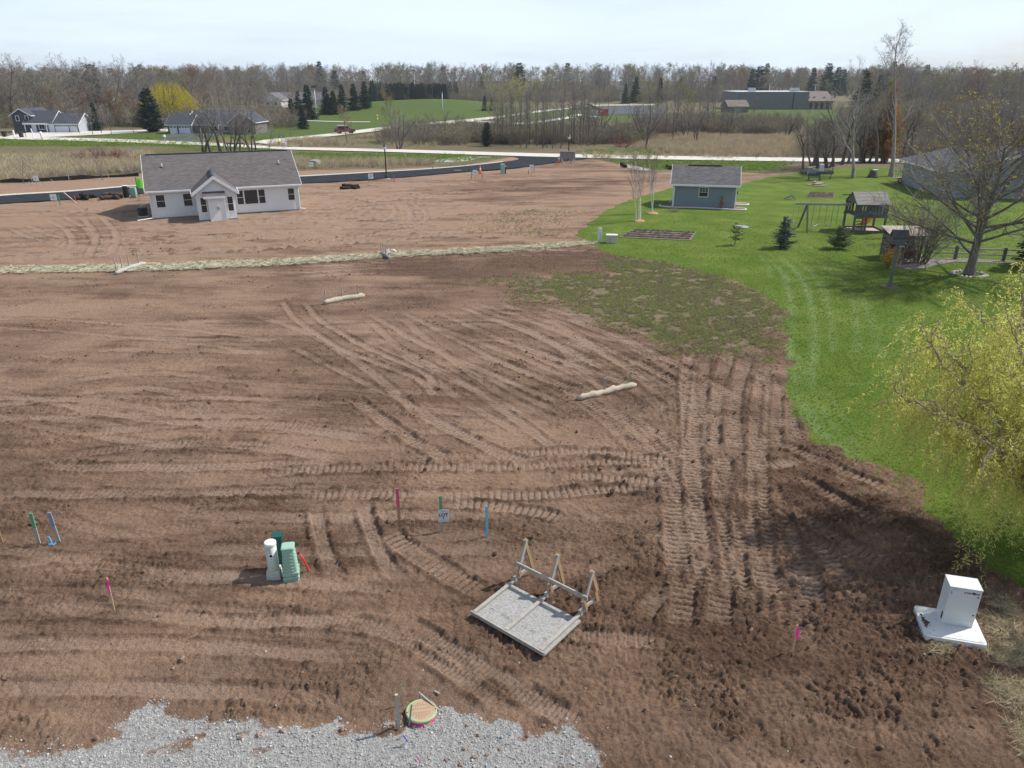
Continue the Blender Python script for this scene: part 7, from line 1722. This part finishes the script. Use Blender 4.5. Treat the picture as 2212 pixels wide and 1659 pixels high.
one('budg0', 'rounded olive budding tree in the belt behind the lawn', 1880, 330, 210, 1.1, cms=[M_TWIGB, M_BUDG]); one('budg1', 'second olive budding tree in the belt behind the lawn', 1935, 326, 205, 1.1, cms=[M_TWIGB, M_BUDG])
mk('tallc', bare(201, 18, .27, .30, 18, 8, 7, 3, .62, .33, .06, .10, .016, bud=.25, budsz=.09), 17.5, M_BARK, M_TWIGP, M_BUDT)
mk('fork', bare(203, 14, .25, .25, 15, 7, 7, 2, .85, .38, .06, .17, .02), 13.5, M_BARK, M_TWIGP)
at_px(PR['tallc'], 'bare_tree', 'very tall leaning tree rising above the skyline behind the playset', 'tree', 1924, 381, 58, rz=2.0, sx=1.1, tm=mat('mid_bark', (.20,.175,.155), .95, (.30,.27,.24), 3), tilt=(0, R(9)))
at_px(PR['fork'], 'bare_tree', 'pale branched bare tree on the back lawn behind the playset', 'tree', 1842, 385, 143, rz=.6, sx=.95, tm=M_BARKP)
p = gp(1975, 372); plant(PR['larch'], 'larch_tree', 'rust orange larch behind the trailer', 'larch', (p.x+2, p.y+14, 0), hat(185, p.y+14), 1.1, tilt=(0, R(7)))
p = gp(1990, 372); plant(PR['larch'], 'larch_tree', 'yellow green larch top beside the rust orange one', 'larch', (p.x+3, p.y+16, 0), hat(172, p.y+16), 2.0, sx=.6, cms=[M_TWIGB, M_LARCHG], tilt=(0, R(10)))
for i,(fx,fb,ft) in enumerate(((2080,330,205),(2120,335,215),(2160,330,200),(2200,335,210))): one('multi%d'%(i%2), 'dark many stemmed tree behind the neighbour roof', fx, fb, ft, .9, group='stems behind the neighbour roof')

# ------------------------------------------------------------------ yard plants
def birch(lb, fx, fb, ft, sd, n):
    p = gp(fx, fb); h = hat(ft, p.y); T, C = Geo(), Geo(); rn = np.random.default_rng(sd)
    for s_ in range(n):
        a, c = bare(sd+s_, h*rn.uniform(.88,1.0), .06, .30, 12, 5, 5, 0, .55, .20, .22, .10, .010, lean=.10+.04*s_); off = np.array([(s_-.5*(n-1))*.16, rn.uniform(-.08,.08), 0])
        for G_, src in ((T, a), (C, c)):
            for v_, f_, m_ in zip(src.v, src.f, src.m): G_.v.append(v_+off); G_.m.append(m_)
            o_ = G_.n; G_.f += [f_+o_ for f_ in src.f]; G_.n += src.n
    o = thing('birch_tree', lb, 'birch', (p.x,p.y,.03)); 
    for nm, G_, ms in (('trunk', T, [M_BIRCH]), ('crown', C, [mat('birch_twigs', (.20,.135,.115), .9)])):
        c = link(bpy.data.objects.new(nm, G_.mesh(nm, ms)), o)
    b = thing('mulch_ring', 'orange mulch ring under the '+('nearer' if sd == 301 else 'farther')+' birch clump', 'mulch', (p.x,p.y,.03)); n_ = 18
    prof = MB(); prof.lathe([(.62,-.05),(.55,.06),(.25,.16),(.08,.18)], n_); rnd = random.Random(sd); prof.v = [v+Vector((rnd.uniform(-.05,.05),rnd.uniform(-.05,.05),rnd.uniform(-.015,.02))) for v in prof.v]; prof.build('mulch', mat('orange_mulch', (.33,.18,.09), .95, (.45,.29,.17), 9, 5), b)
birch('white stemmed birch clump with orange mulch on the lawn edge', 1379, 478.5, 322, 301, 3); birch('second white birch clump behind the first, left of the shed', 1409, 462, 318, 311, 2)
p = P3(1587, 530.5); plant(PR['sparse'], 'young_tree', 'sparse little conifer near the grey lid in the lawn', 'young conifer', tuple(p), 1.75, .4, sx=1.25)
p = P3(1692, 536.5); plant(PR['young'], 'blue_spruce', 'dense young blue spruce on the lawn', 'spruce', tuple(p), 2.45, 1.0, sx=1.12)
p = P3(1812, 538); plant(PR['young2'], 'young_spruce', 'squat yellowish young spruce in front of the playset', 'spruce', tuple(p), 1.75, 2.0, sx=1.25)
p = P3(2255, 577); plant(PR['spruce1'], 'spruce_tree', 'dark spruce behind the rail fence beside the maple', 'spruce', tuple(p), 5.2, 2.0, sx=1.3, cms=[M_TWIGD, M_NEEDD])
PR['yard'] = Proto(None, shrub(411, 3.3, 34, .75, 8, 5, .024, .10, .06, .5), 3.3, None, [mat('warm_twigs', (.155,.125,.10), .95), M_BUDT])
p = P3(1986, 570); plant(PR['yard'], 'yard_shrub', 'large bare many stemmed shrub left of the maple', 'shrub', tuple(p), 3.3, .7, crown='branches')
p = P3(1975, 520); plant(PR['shrubbud'], 'yard_shrub', 'orange brown shrub behind the wood shelter', 'shrub', tuple(p), 3.0, 1.7, crown='branches', cms=[M_TWIGB, M_BUDT], sx=1.1)
p = P3(1945, 572); plant(PR['shrub1'], 'yard_shrub', 'dark red brown dense shrub beside the wood shelter', 'shrub', tuple(p), 2.0, .7, crown='branches', cms=[mat('russet_twigs', (.11,.055,.04), .95)], sx=.8)
PR['fors'] = Proto(None, shrub(421, 1.2, 20, .7, 6, 4, .012, .9, .075, .12), 1.2, None, [M_TWIGB, M_FORS])
p = P3(1916, 580); plant(PR['fors'], 'forsythia', 'yellow flowering forsythia behind the bird house post', 'shrub', tuple(p), 1.25, .3, crown='branches')
p = gp(1450, 462); plant(PR['shrub2'], 'yard_shrub', 'small grey shrub in the bed at the shed corner', 'shrub', (p.x+.4,p.y+.9,.05), .8, .3, crown='branches', cms=[M_TWIG])
# budding maple with a ring of stones
def maple():
    p = gp(2093, 594); T, C = bare(501, 9.0, .33, .15, 40, 11, 9, 6, 1.1, .80, .035, .09, .020, bud=.055, budsz=.11, apex=True, top_only=.42)
    o = thing('maple_tree', 'budding maple with thick dark trunk beside the rail fence', 'maple', (p.x,p.y,.02), .4)
    for nm, G_, ms in (('trunk', T, [mat('maple_bark', (.115,.098,.085), .95, (.17,.145,.125), 4, 6, bump=.8, bscale=8)]), ('crown', C, [mat('maple_twigs', (.22,.192,.170), .9), leafm('maple_bud', (.58,.50,.06))])): link(bpy.data.objects.new(nm, G_.mesh(nm, ms)), o)
    rn = random.Random(5); k = 22; mr = mat('ring_stone', (.40,.36,.32), .9, (.52,.48,.44), 4, objrand=.2); meshes = []
    for i in range(4):
        v_, f_ = rockmesh(20+i, 4, 7); me = bpy.data.meshes.new('stone'); me.from_pydata(v_, [], f_); me.materials.append(mr); meshes.append(me)
    g = thing('stone_ring', 'ring of pale stones round the maple trunk', 'stone ring', (p.x,p.y,.02))
    for i in range(k):
        a = i*2*math.pi/k; c = link(bpy.data.objects.new('stone', meshes[i%4]), g); r_ = .92+rn.uniform(-.08,.08); c.location = (r_*math.cos(a),r_*math.sin(a),.05); s_ = rn.uniform(.10,.16); c.scale = (s_*1.2,s_,s_); c.rotation_euler = (0,0,rn.uniform(0,6))
maple()

# ------------------------------------------------------------------ corkscrew willow overhanging the lawn edge
def curly_willow():
    rn = np.random.default_rng(77); b = gp(2275, 1195); o = thing('corkscrew_willow', 'yellow green corkscrew willow overhanging the lawn edge', 'willow', (b.x,b.y,0.0))
    T, C, Lf = Geo(), Geo(), Geo(); P, D = [], []
    def crook(p, d, L_, k, wd, drift):
        pts = [p]
        for i in range(k): d = unit(d+rn.normal(size=3)*wd+drift); p = p+d*L_/k; pts.append(p)
        return np.array(pts), d
    tr, td = crook(np.array([0.,0,-.2]), np.array([-.08,.05,1.]), 1.7, 5, .08, np.zeros(3)); T.tube(tr, np.linspace(.30,.22,6), 9, 0)
    ends = []
    tg = [(-4.1,.7,4.2),(-3.5,2.4,5.2),(-2.9,3.6,5.4),(-1.6,1.6,6.9),(-.3,3.2,6.8),(-3.1,-.6,3.6),(-1.7,-1.7,4.8),(.4,-.4,7.0),(1.8,1.0,6.0),(2.6,-1.2,5.0),(.8,-2.6,5.2),(-2.3,.6,6.4),(1.4,3.0,5.6),(-4.2,1.9,4.0),(-.8,4.4,5.6),(3.2,2.2,4.6)]
    for t_ in tg:
        t_ = np.array(t_, float); s0 = tr[-1]+rn.normal(size=3)*.05; v = t_-s0; L_ = np.linalg.norm(v); k = 11; pts = [s0]; p = s0.copy()
        for i in range(k):
            f = (i+1)/k; tgt = s0+v*f+np.array([0,0,.35*math.sin(math.pi*f)]); p = tgt+rn.normal(size=3)*.11; pts.append(p)
        pts = np.array(pts); T.tube(pts, np.linspace(.11,.03,k+1), 6, 0)
        for j in range(14):
            f = rn.uniform(2.5, k); i = min(int(f), k-1); q = pts[i]+(pts[i+1]-pts[i])*(f-i); d = unit(unit(v)*.8+rn.normal(size=3)*.75+np.array([0,0,.25])); L2 = rn.uniform(.6, 1.7); s2, dd = crook(q, d, L2, 7, .34, np.array([0,0,.03])); T.tube(s2, np.linspace(.028,.010,8), 4, 0)
            for m_ in range(9): ends.append((s2[rn.integers(1, 8)], unit(dd+rn.normal(size=3)*.7)))
    for q, d in ends:
        L_ = rn.uniform(.5, 1.6) if rn.random() < .62 else rn.uniform(1.6, 3.2); k = int(L_/.11)+3; pts = [q]; p = q; d = unit(d*np.array([1,1,.4])+np.array([0,0,.25]))
        for i in range(k):
            d = unit(d*.82+np.array([0,0,-.36])+rn.normal(size=3)*.26); p = p+d*L_/k; pts.append(p)
            if p[2] < .35: break
        pts = np.array(pts); C.ribbon(pts, .011, 0, rn); a = rn.integers(0, 2, len(pts)); n_ = 3
        qq = np.repeat(pts, n_, 0)+rn.normal(size=(len(pts)*n_, 3))*.022; P.append(qq); D.append(rn.normal(size=(len(qq), 3))*.65+np.array([0,0,-.45]))
    P, D = np.concatenate(P), np.concatenate(D); Lf.cards(P, .105*rn.uniform(.6, 1.3, len(P)), 0, rn, .20, D)
    for nm, G_, ms in (('trunk', T, [mat('willow_bark', (.235,.20,.15), .9, (.33,.29,.22), 5, 5)]), ('shoots', C, [mat('willow_twigs', (.30,.25,.10), .8)]), ('foliage', Lf, [M_WIL])): link(bpy.data.objects.new(nm, G_.mesh(nm, ms)), o)
curly_willow()
# ================================================================== LOOSE STUFF: clods, gravel, straw, grass
rn = np.random.default_rng(99)
def rock_me(name, sd, m_, n1=4, n2=6, fl=.75):
    v_, f_ = rockmesh(sd, n1, n2); me = bpy.data.meshes.new(name); me.from_pydata([(x,y,z*fl/.65) for x,y,z in v_], [], f_); me.materials.append(m_); return me
M_CLOD = mat('clod', (.135,.084,.058), .95, (.215,.145,.104), 9, 4, objrand=.35, spec=.1)
M_STN = mat('gravel_stone', (.40,.395,.385), .9, objrand=.35, spec=.2)
clods = [rock_me('clod', 200+i, M_CLOD) for i in range(5)]; stones = [rock_me('stone', 220+i, M_STN, 3, 5) for i in range(4)]
def pick(weight, n, y0, y1, xlim=.72):
    """n random surface points, density following a weight field per square metre"""
    r0, r1 = np.searchsorted(ys, [y0, y1]); wgt = weight[r0:r1]*(dyr[r0:r1]*np.gradient(GX[r0:r1], axis=1)); wgt = np.where(np.abs(GX[r0:r1]) < xlim*GY[r0:r1]+3, wgt, 0).ravel(); wgt = np.clip(wgt, 0, None)
    c = np.cumsum(wgt); i = np.searchsorted(c, rn.random(n)*c[-1]); i = np.clip(i, 0, len(c)-1); r_, k_ = i//NC+r0, i % NC
    x = GX[r_, k_]+rn.uniform(-.5,.5,n)*np.abs(np.gradient(GX, axis=1)[r_, k_]); y_ = GY[r_, k_]+rn.uniform(-.5,.5,n)*dyr[r_, 0]; return np.stack([x, y_, Z[r_, k_]], 1)
def rrot(n, full=True): return np.stack([rn.uniform(0,6.28,n)*full, rn.uniform(0,6.28,n)*full, rn.uniform(0,6.28,n)], 1)
wc = soil*(.05+np.clip(rgh, 0, 1.2)**2)*(1-GR)*(1-.7*S); n = 10000
P = pick(wc, n, 8.6, 34); s_ = np.clip(rn.lognormal(-4.4, .75, n), .006, .11); P[:,2] += s_*.15
pts_obj('soil_clods', 'loose clods of brown soil over the site', P, np.stack([s_, s_*rn.uniform(.7,1,n), s_*rn.uniform(.6,1,n)], 1), rrot(n), rn.integers(0,5,n), clods)
n = 3500; P = pick(soil*np.clip(rgh,0,1.2)**2*(1-S), n, 30, 62); s_ = np.clip(rn.lognormal(-3.4, .4, n), .025, .10); pts_obj('soil_clods', 'loose clods of soil in the middle of the site', P, s_, rrot(n), rn.integers(0,5,n), clods)
n = 26000; P = pick(GR**2*np.where(GY < 20, 1, 0), n, 8.5, 14, .8); s_ = np.clip(rn.lognormal(-4.5, .4, n), .005, .035); P[:,2] += s_*.3
pts_obj('gravel', 'crushed grey gravel of the road bed', P, s_, rrot(n), rn.integers(0,4,n), stones)
n = 700; ed = GR*(1-GR)*4*np.where(GY < 20, 1, 0)+.010*soil*np.where(GY < 13.5, 1, 0); P = pick(ed, n, 8.5, 14, .8); s_ = np.clip(rn.lognormal(-4.2, .45, n), .008, .04); pts_obj('gravel', 'scattered gravel along the edge of the road bed', P, s_, rrot(n), rn.integers(0,4,n), stones)
# separate field stones and lumps on the gravel that can be told apart
M_LUMP = mat('clay_lump', (.21,.14,.105), .95, (.29,.20,.155), 6, 5, objrand=.2); lump = [rock_me('lump', 240+i, M_LUMP, 6, 9, .7) for i in range(3)]
for i, (fx, fy, s_) in enumerate(((1025,1639,.06),(1003,1620,.05),(995,1655,.055),(1052,1633,.05),(1079,1622,.045),(963,1645,.04),(1175,1570,.05),(1010,1570,.05),(1032,1592,.04),(860,1600,.03),(560,1590,.075),(610,1583,.06),(520,1598,.06),(395,1432,.10),(375,1450,.06),(1140,1590,.06),(740,1580,.05),(210,1600,.06))):
    p = P3(fx, fy); o = link(bpy.data.objects.new('clay_lump', lump[i % 3])); o.location = (p.x, p.y, p.z+s_*.35); o.scale = (s_, s_*.85, s_*.8); o.rotation_euler = (.2*i, .3, i*1.1); tag(o, 'brown clay lump lying on or beside the grey gravel', 'clay lump', 'clay lumps on the gravel')
# straw
def blades_me(name, n_, h, w, m_, lean, sd, flat=False):
    r_ = np.random.default_rng(sd); G_ = Geo()
    for i in range(n_):
        az = r_.uniform(0,6.28); b = np.array([r_.normal()*.12*h, r_.normal()*.12*h, 0]); d = unit(np.array([math.cos(az)*lean*r_.random()*1.6, math.sin(az)*lean*r_.random()*1.6, 1.])) if not flat else np.array([math.cos(az), math.sin(az), r_.uniform(-.05,.35)])
        L_ = h*r_.uniform(.55,1.1); m1 = b+d*L_*.55; e = m1+unit(d+np.array([math.cos(az)*.45, math.sin(az)*.45, -.15 if not flat else 0]))*L_*.45; G_.ribbon(np.array([b, m1, e]), w, 0, r_)
    return G_.mesh(name, [m_])
M_DRY = mat('dry_stalks', (.46,.385,.255), .9, objrand=.25, trans=.2); M_DRYB = mat('brown_stalks', (.28,.215,.15), .9, objrand=.3, trans=.2); M_BLADE = mat('grass_blades', (.18,.28,.038), .8, objrand=.3, trans=.35); M_BLADE2 = mat('fresh_blades', (.225,.305,.055), .8, objrand=.3, trans=.35)
M_STRAWB = mat('straw_pale', (.42,.35,.215), .85, objrand=.25)
straw = [blades_me('straw', 16, .22, .006, M_STRAWB, .5, 31+i, True) for i in range(3)]
sm = pmask(wpoly([(2130,1300),(2160,1290),(2212,1330),(2240,1400),(2240,1640),(2200,1660),(2150,1560),(2130,1430),(2090,1400),(2020,1395),(2040,1420),(2135,1410),(2120,1330)]), .25, .35, .8, 64)
n = 650; P = pick(sm*(fbm(GX/.5, GY/.5, 3, 65) > -.15), n, 9, 17, .9); P[:,2] += .015; pts_obj('loose_straw', 'loose straw strewn over the soil beside the white cabinet', P, rn.uniform(.6,1.4,n), rrot(n,False)*np.array([0,0,1]), rn.integers(0,3,n), straw)
n = 260; P = pick(soil*(1-S), n, 8.8, 24); one_s = [blades_me('straw', 1, .18, .007, M_STRAWB, .5, 41+i, True) for i in range(4)]; P[:,2] += .02; pts_obj('loose_straw', 'single stray straws scattered over the bare soil', P, rn.uniform(.5,1.6,n), rrot(n,False)*np.array([0,0,1]), rn.integers(0,4,n), one_s)
bl = pmask(wpoly([(-100,590),(0,580),(320,574),(640,562),(830,549),(1120,535),(1285,524),(1285,529),(1120,544),(830,559),(640,573),(320,588),(0,593),(-100,598)]), .1)
n = 1500; P = pick(bl, n, 44, 75); P[:,2] = .13; pts_obj('loose_straw', 'straw fibres of the erosion blanket', P, rn.uniform(1.0,2.2,n), rrot(n,False)*np.array([0,0,1]), rn.integers(0,3,n), [blades_me('straw', 14, .26, .016, mat('blanket_straw', (.50,.47,.33), .9, objrand=.25), .5, 51+i, True) for i in range(3)])
# thin grass and dead tufts on the disturbed strip, lawn tufts, reeds
tg = [blades_me('tuft', 9, .10, .010, M_BLADE2, .7, 61), blades_me('tuft', 9, .11, .010, M_DRYB, 1.2, 62), blades_me('tuft', 8, .09, .010, M_DRY, 1.3, 63)]
n = 30000; P = pick(np.clip(S-.15,0,1)**1.5*soil*(fbm(GX/.6, GY/.6, 3, 66) > -.25), n, 18, 75); pts_obj('grass_tufts', 'thin grass and dead stalks growing back on the disturbed soil', P, rn.uniform(.7,1.7,n), rrot(n,False)*np.array([0,0,1]), rn.choice([0,0,1,1,2],n), tg)
lt = [blades_me('tuft', 14, .075, .010, M_BLADE, .8, 71), blades_me('tuft', 14, .085, .010, M_BLADE2, .9, 72)]
n = 52000; P = pick(L*np.clip((78-GY)/45,0,1), n, 15, 78, .8); pts_obj('grass_tufts', 'short mown grass blades of the back lawn', P, rn.uniform(.45,.95,n), rrot(n,False)*np.array([0,0,1]), rn.integers(0,2,n), lt)
reed = [blades_me('reed', 22, 1.0, .022, M_DRY, .55, 81), blades_me('reed', 22, .9, .022, M_DRY, .8, 82), blades_me('reed', 20, .8, .022, M_DRYB, .6, 83)]
dm = MD*np.clip((dry-.62)*3, 0, 1); 
n = 15000; P = pick(dm*np.where((GX < -12), 1, 0), n, 90, 172, .9); pts_obj('dry_grass', 'tall dry grass in the hollow between the new street and the road', P, rn.uniform(.6,1.5,n), rrot(n,False)*np.array([0,0,1]), rn.choice([0,0,1,2],n), reed)
n = 9000; P = pick(dm*np.where((GX > 12), 1, 0), n, 125, 185, .9); pts_obj('dry_grass', 'pale reeds of the marsh beyond the road', P, rn.uniform(.6,1.3,n), rrot(n,False)*np.array([0,0,1]), rn.choice([0,0,1,2],n), reed)
gm = MD*np.clip((.45-dry)*3, 0, 1); gb = [blades_me('verge', 16, .35, .03, M_BLADE2, .8, 91), blades_me('verge', 14, .3, .03, M_BLADE, .8, 92)]
n = 9000; P = pick(gm, n, 108, 175, .75); pts_obj('grass_tufts', 'rough green verge grass along the concrete road', P, rn.uniform(.6,1.4,n), rrot(n,False)*np.array([0,0,1]), rn.integers(0,2,n), gb)
# red stemmed dogwood thickets
for fx, fb, ft, lb, m_ in ((150,350,328,'dark maroon thicket of stems in the dry grass',M_TWIGR),(205,352,318,'red stemmed dogwood thicket beside a slim bare tree',M_TWIGR),(240,350,322,'second red stemmed dogwood thicket in the dry grass',M_TWIGR),(265,352,326,'brownish red shrub at the end of the dogwood row',M_TWIGR),(1345,318,295,'maroon dogwood thicket at the reed edge',M_TWIGR),(1450,300,285,'dull red dogwood among the reeds',M_TWIGR),
        (120,388,368,'grey brown brush along the silt fence',M_TWIGB),(175,386,366,'brown brush behind the silt fence by the thin tree',M_TWIGB),(285,378,350,'grey brush behind the lime flag',M_TWIG),(665,355,340,'dry brown brush left of the culvert end',M_TWIGB),(715,353,342,'olive brush right of the culvert end',M_TWIGB)):
    p = gp(fx, fb); plant(PR['shrub%d'%(int(fx)%3)], 'thicket_shrub', lb, 'shrub', (p.x,p.y,0), hat(ft, p.y), fx, crown='branches', cms=[m_], sx=1.7)
# ================================================================== thin spring haze over the whole place
def haze():
    m = bpy.data.materials.new('haze'); m.use_nodes = True; n, l = m.node_tree.nodes, m.node_tree.links
    n.remove(n['Principled BSDF']); v = n.new('ShaderNodeVolumePrincipled'); v.inputs['Color'].default_value = (.80,.88,.97,1); v.inputs['Density'].default_value = 0.00016; v.inputs['Anisotropy'].default_value = 0.2
    l.new(v.outputs[0], n['Material Output'].inputs['Volume'])
    o = MB().box(-3000,3000,-300,2600,-2.0,45.0).build('haze', m); tag(o, 'thin pale haze in the air', None, None, 'stuff')
haze()
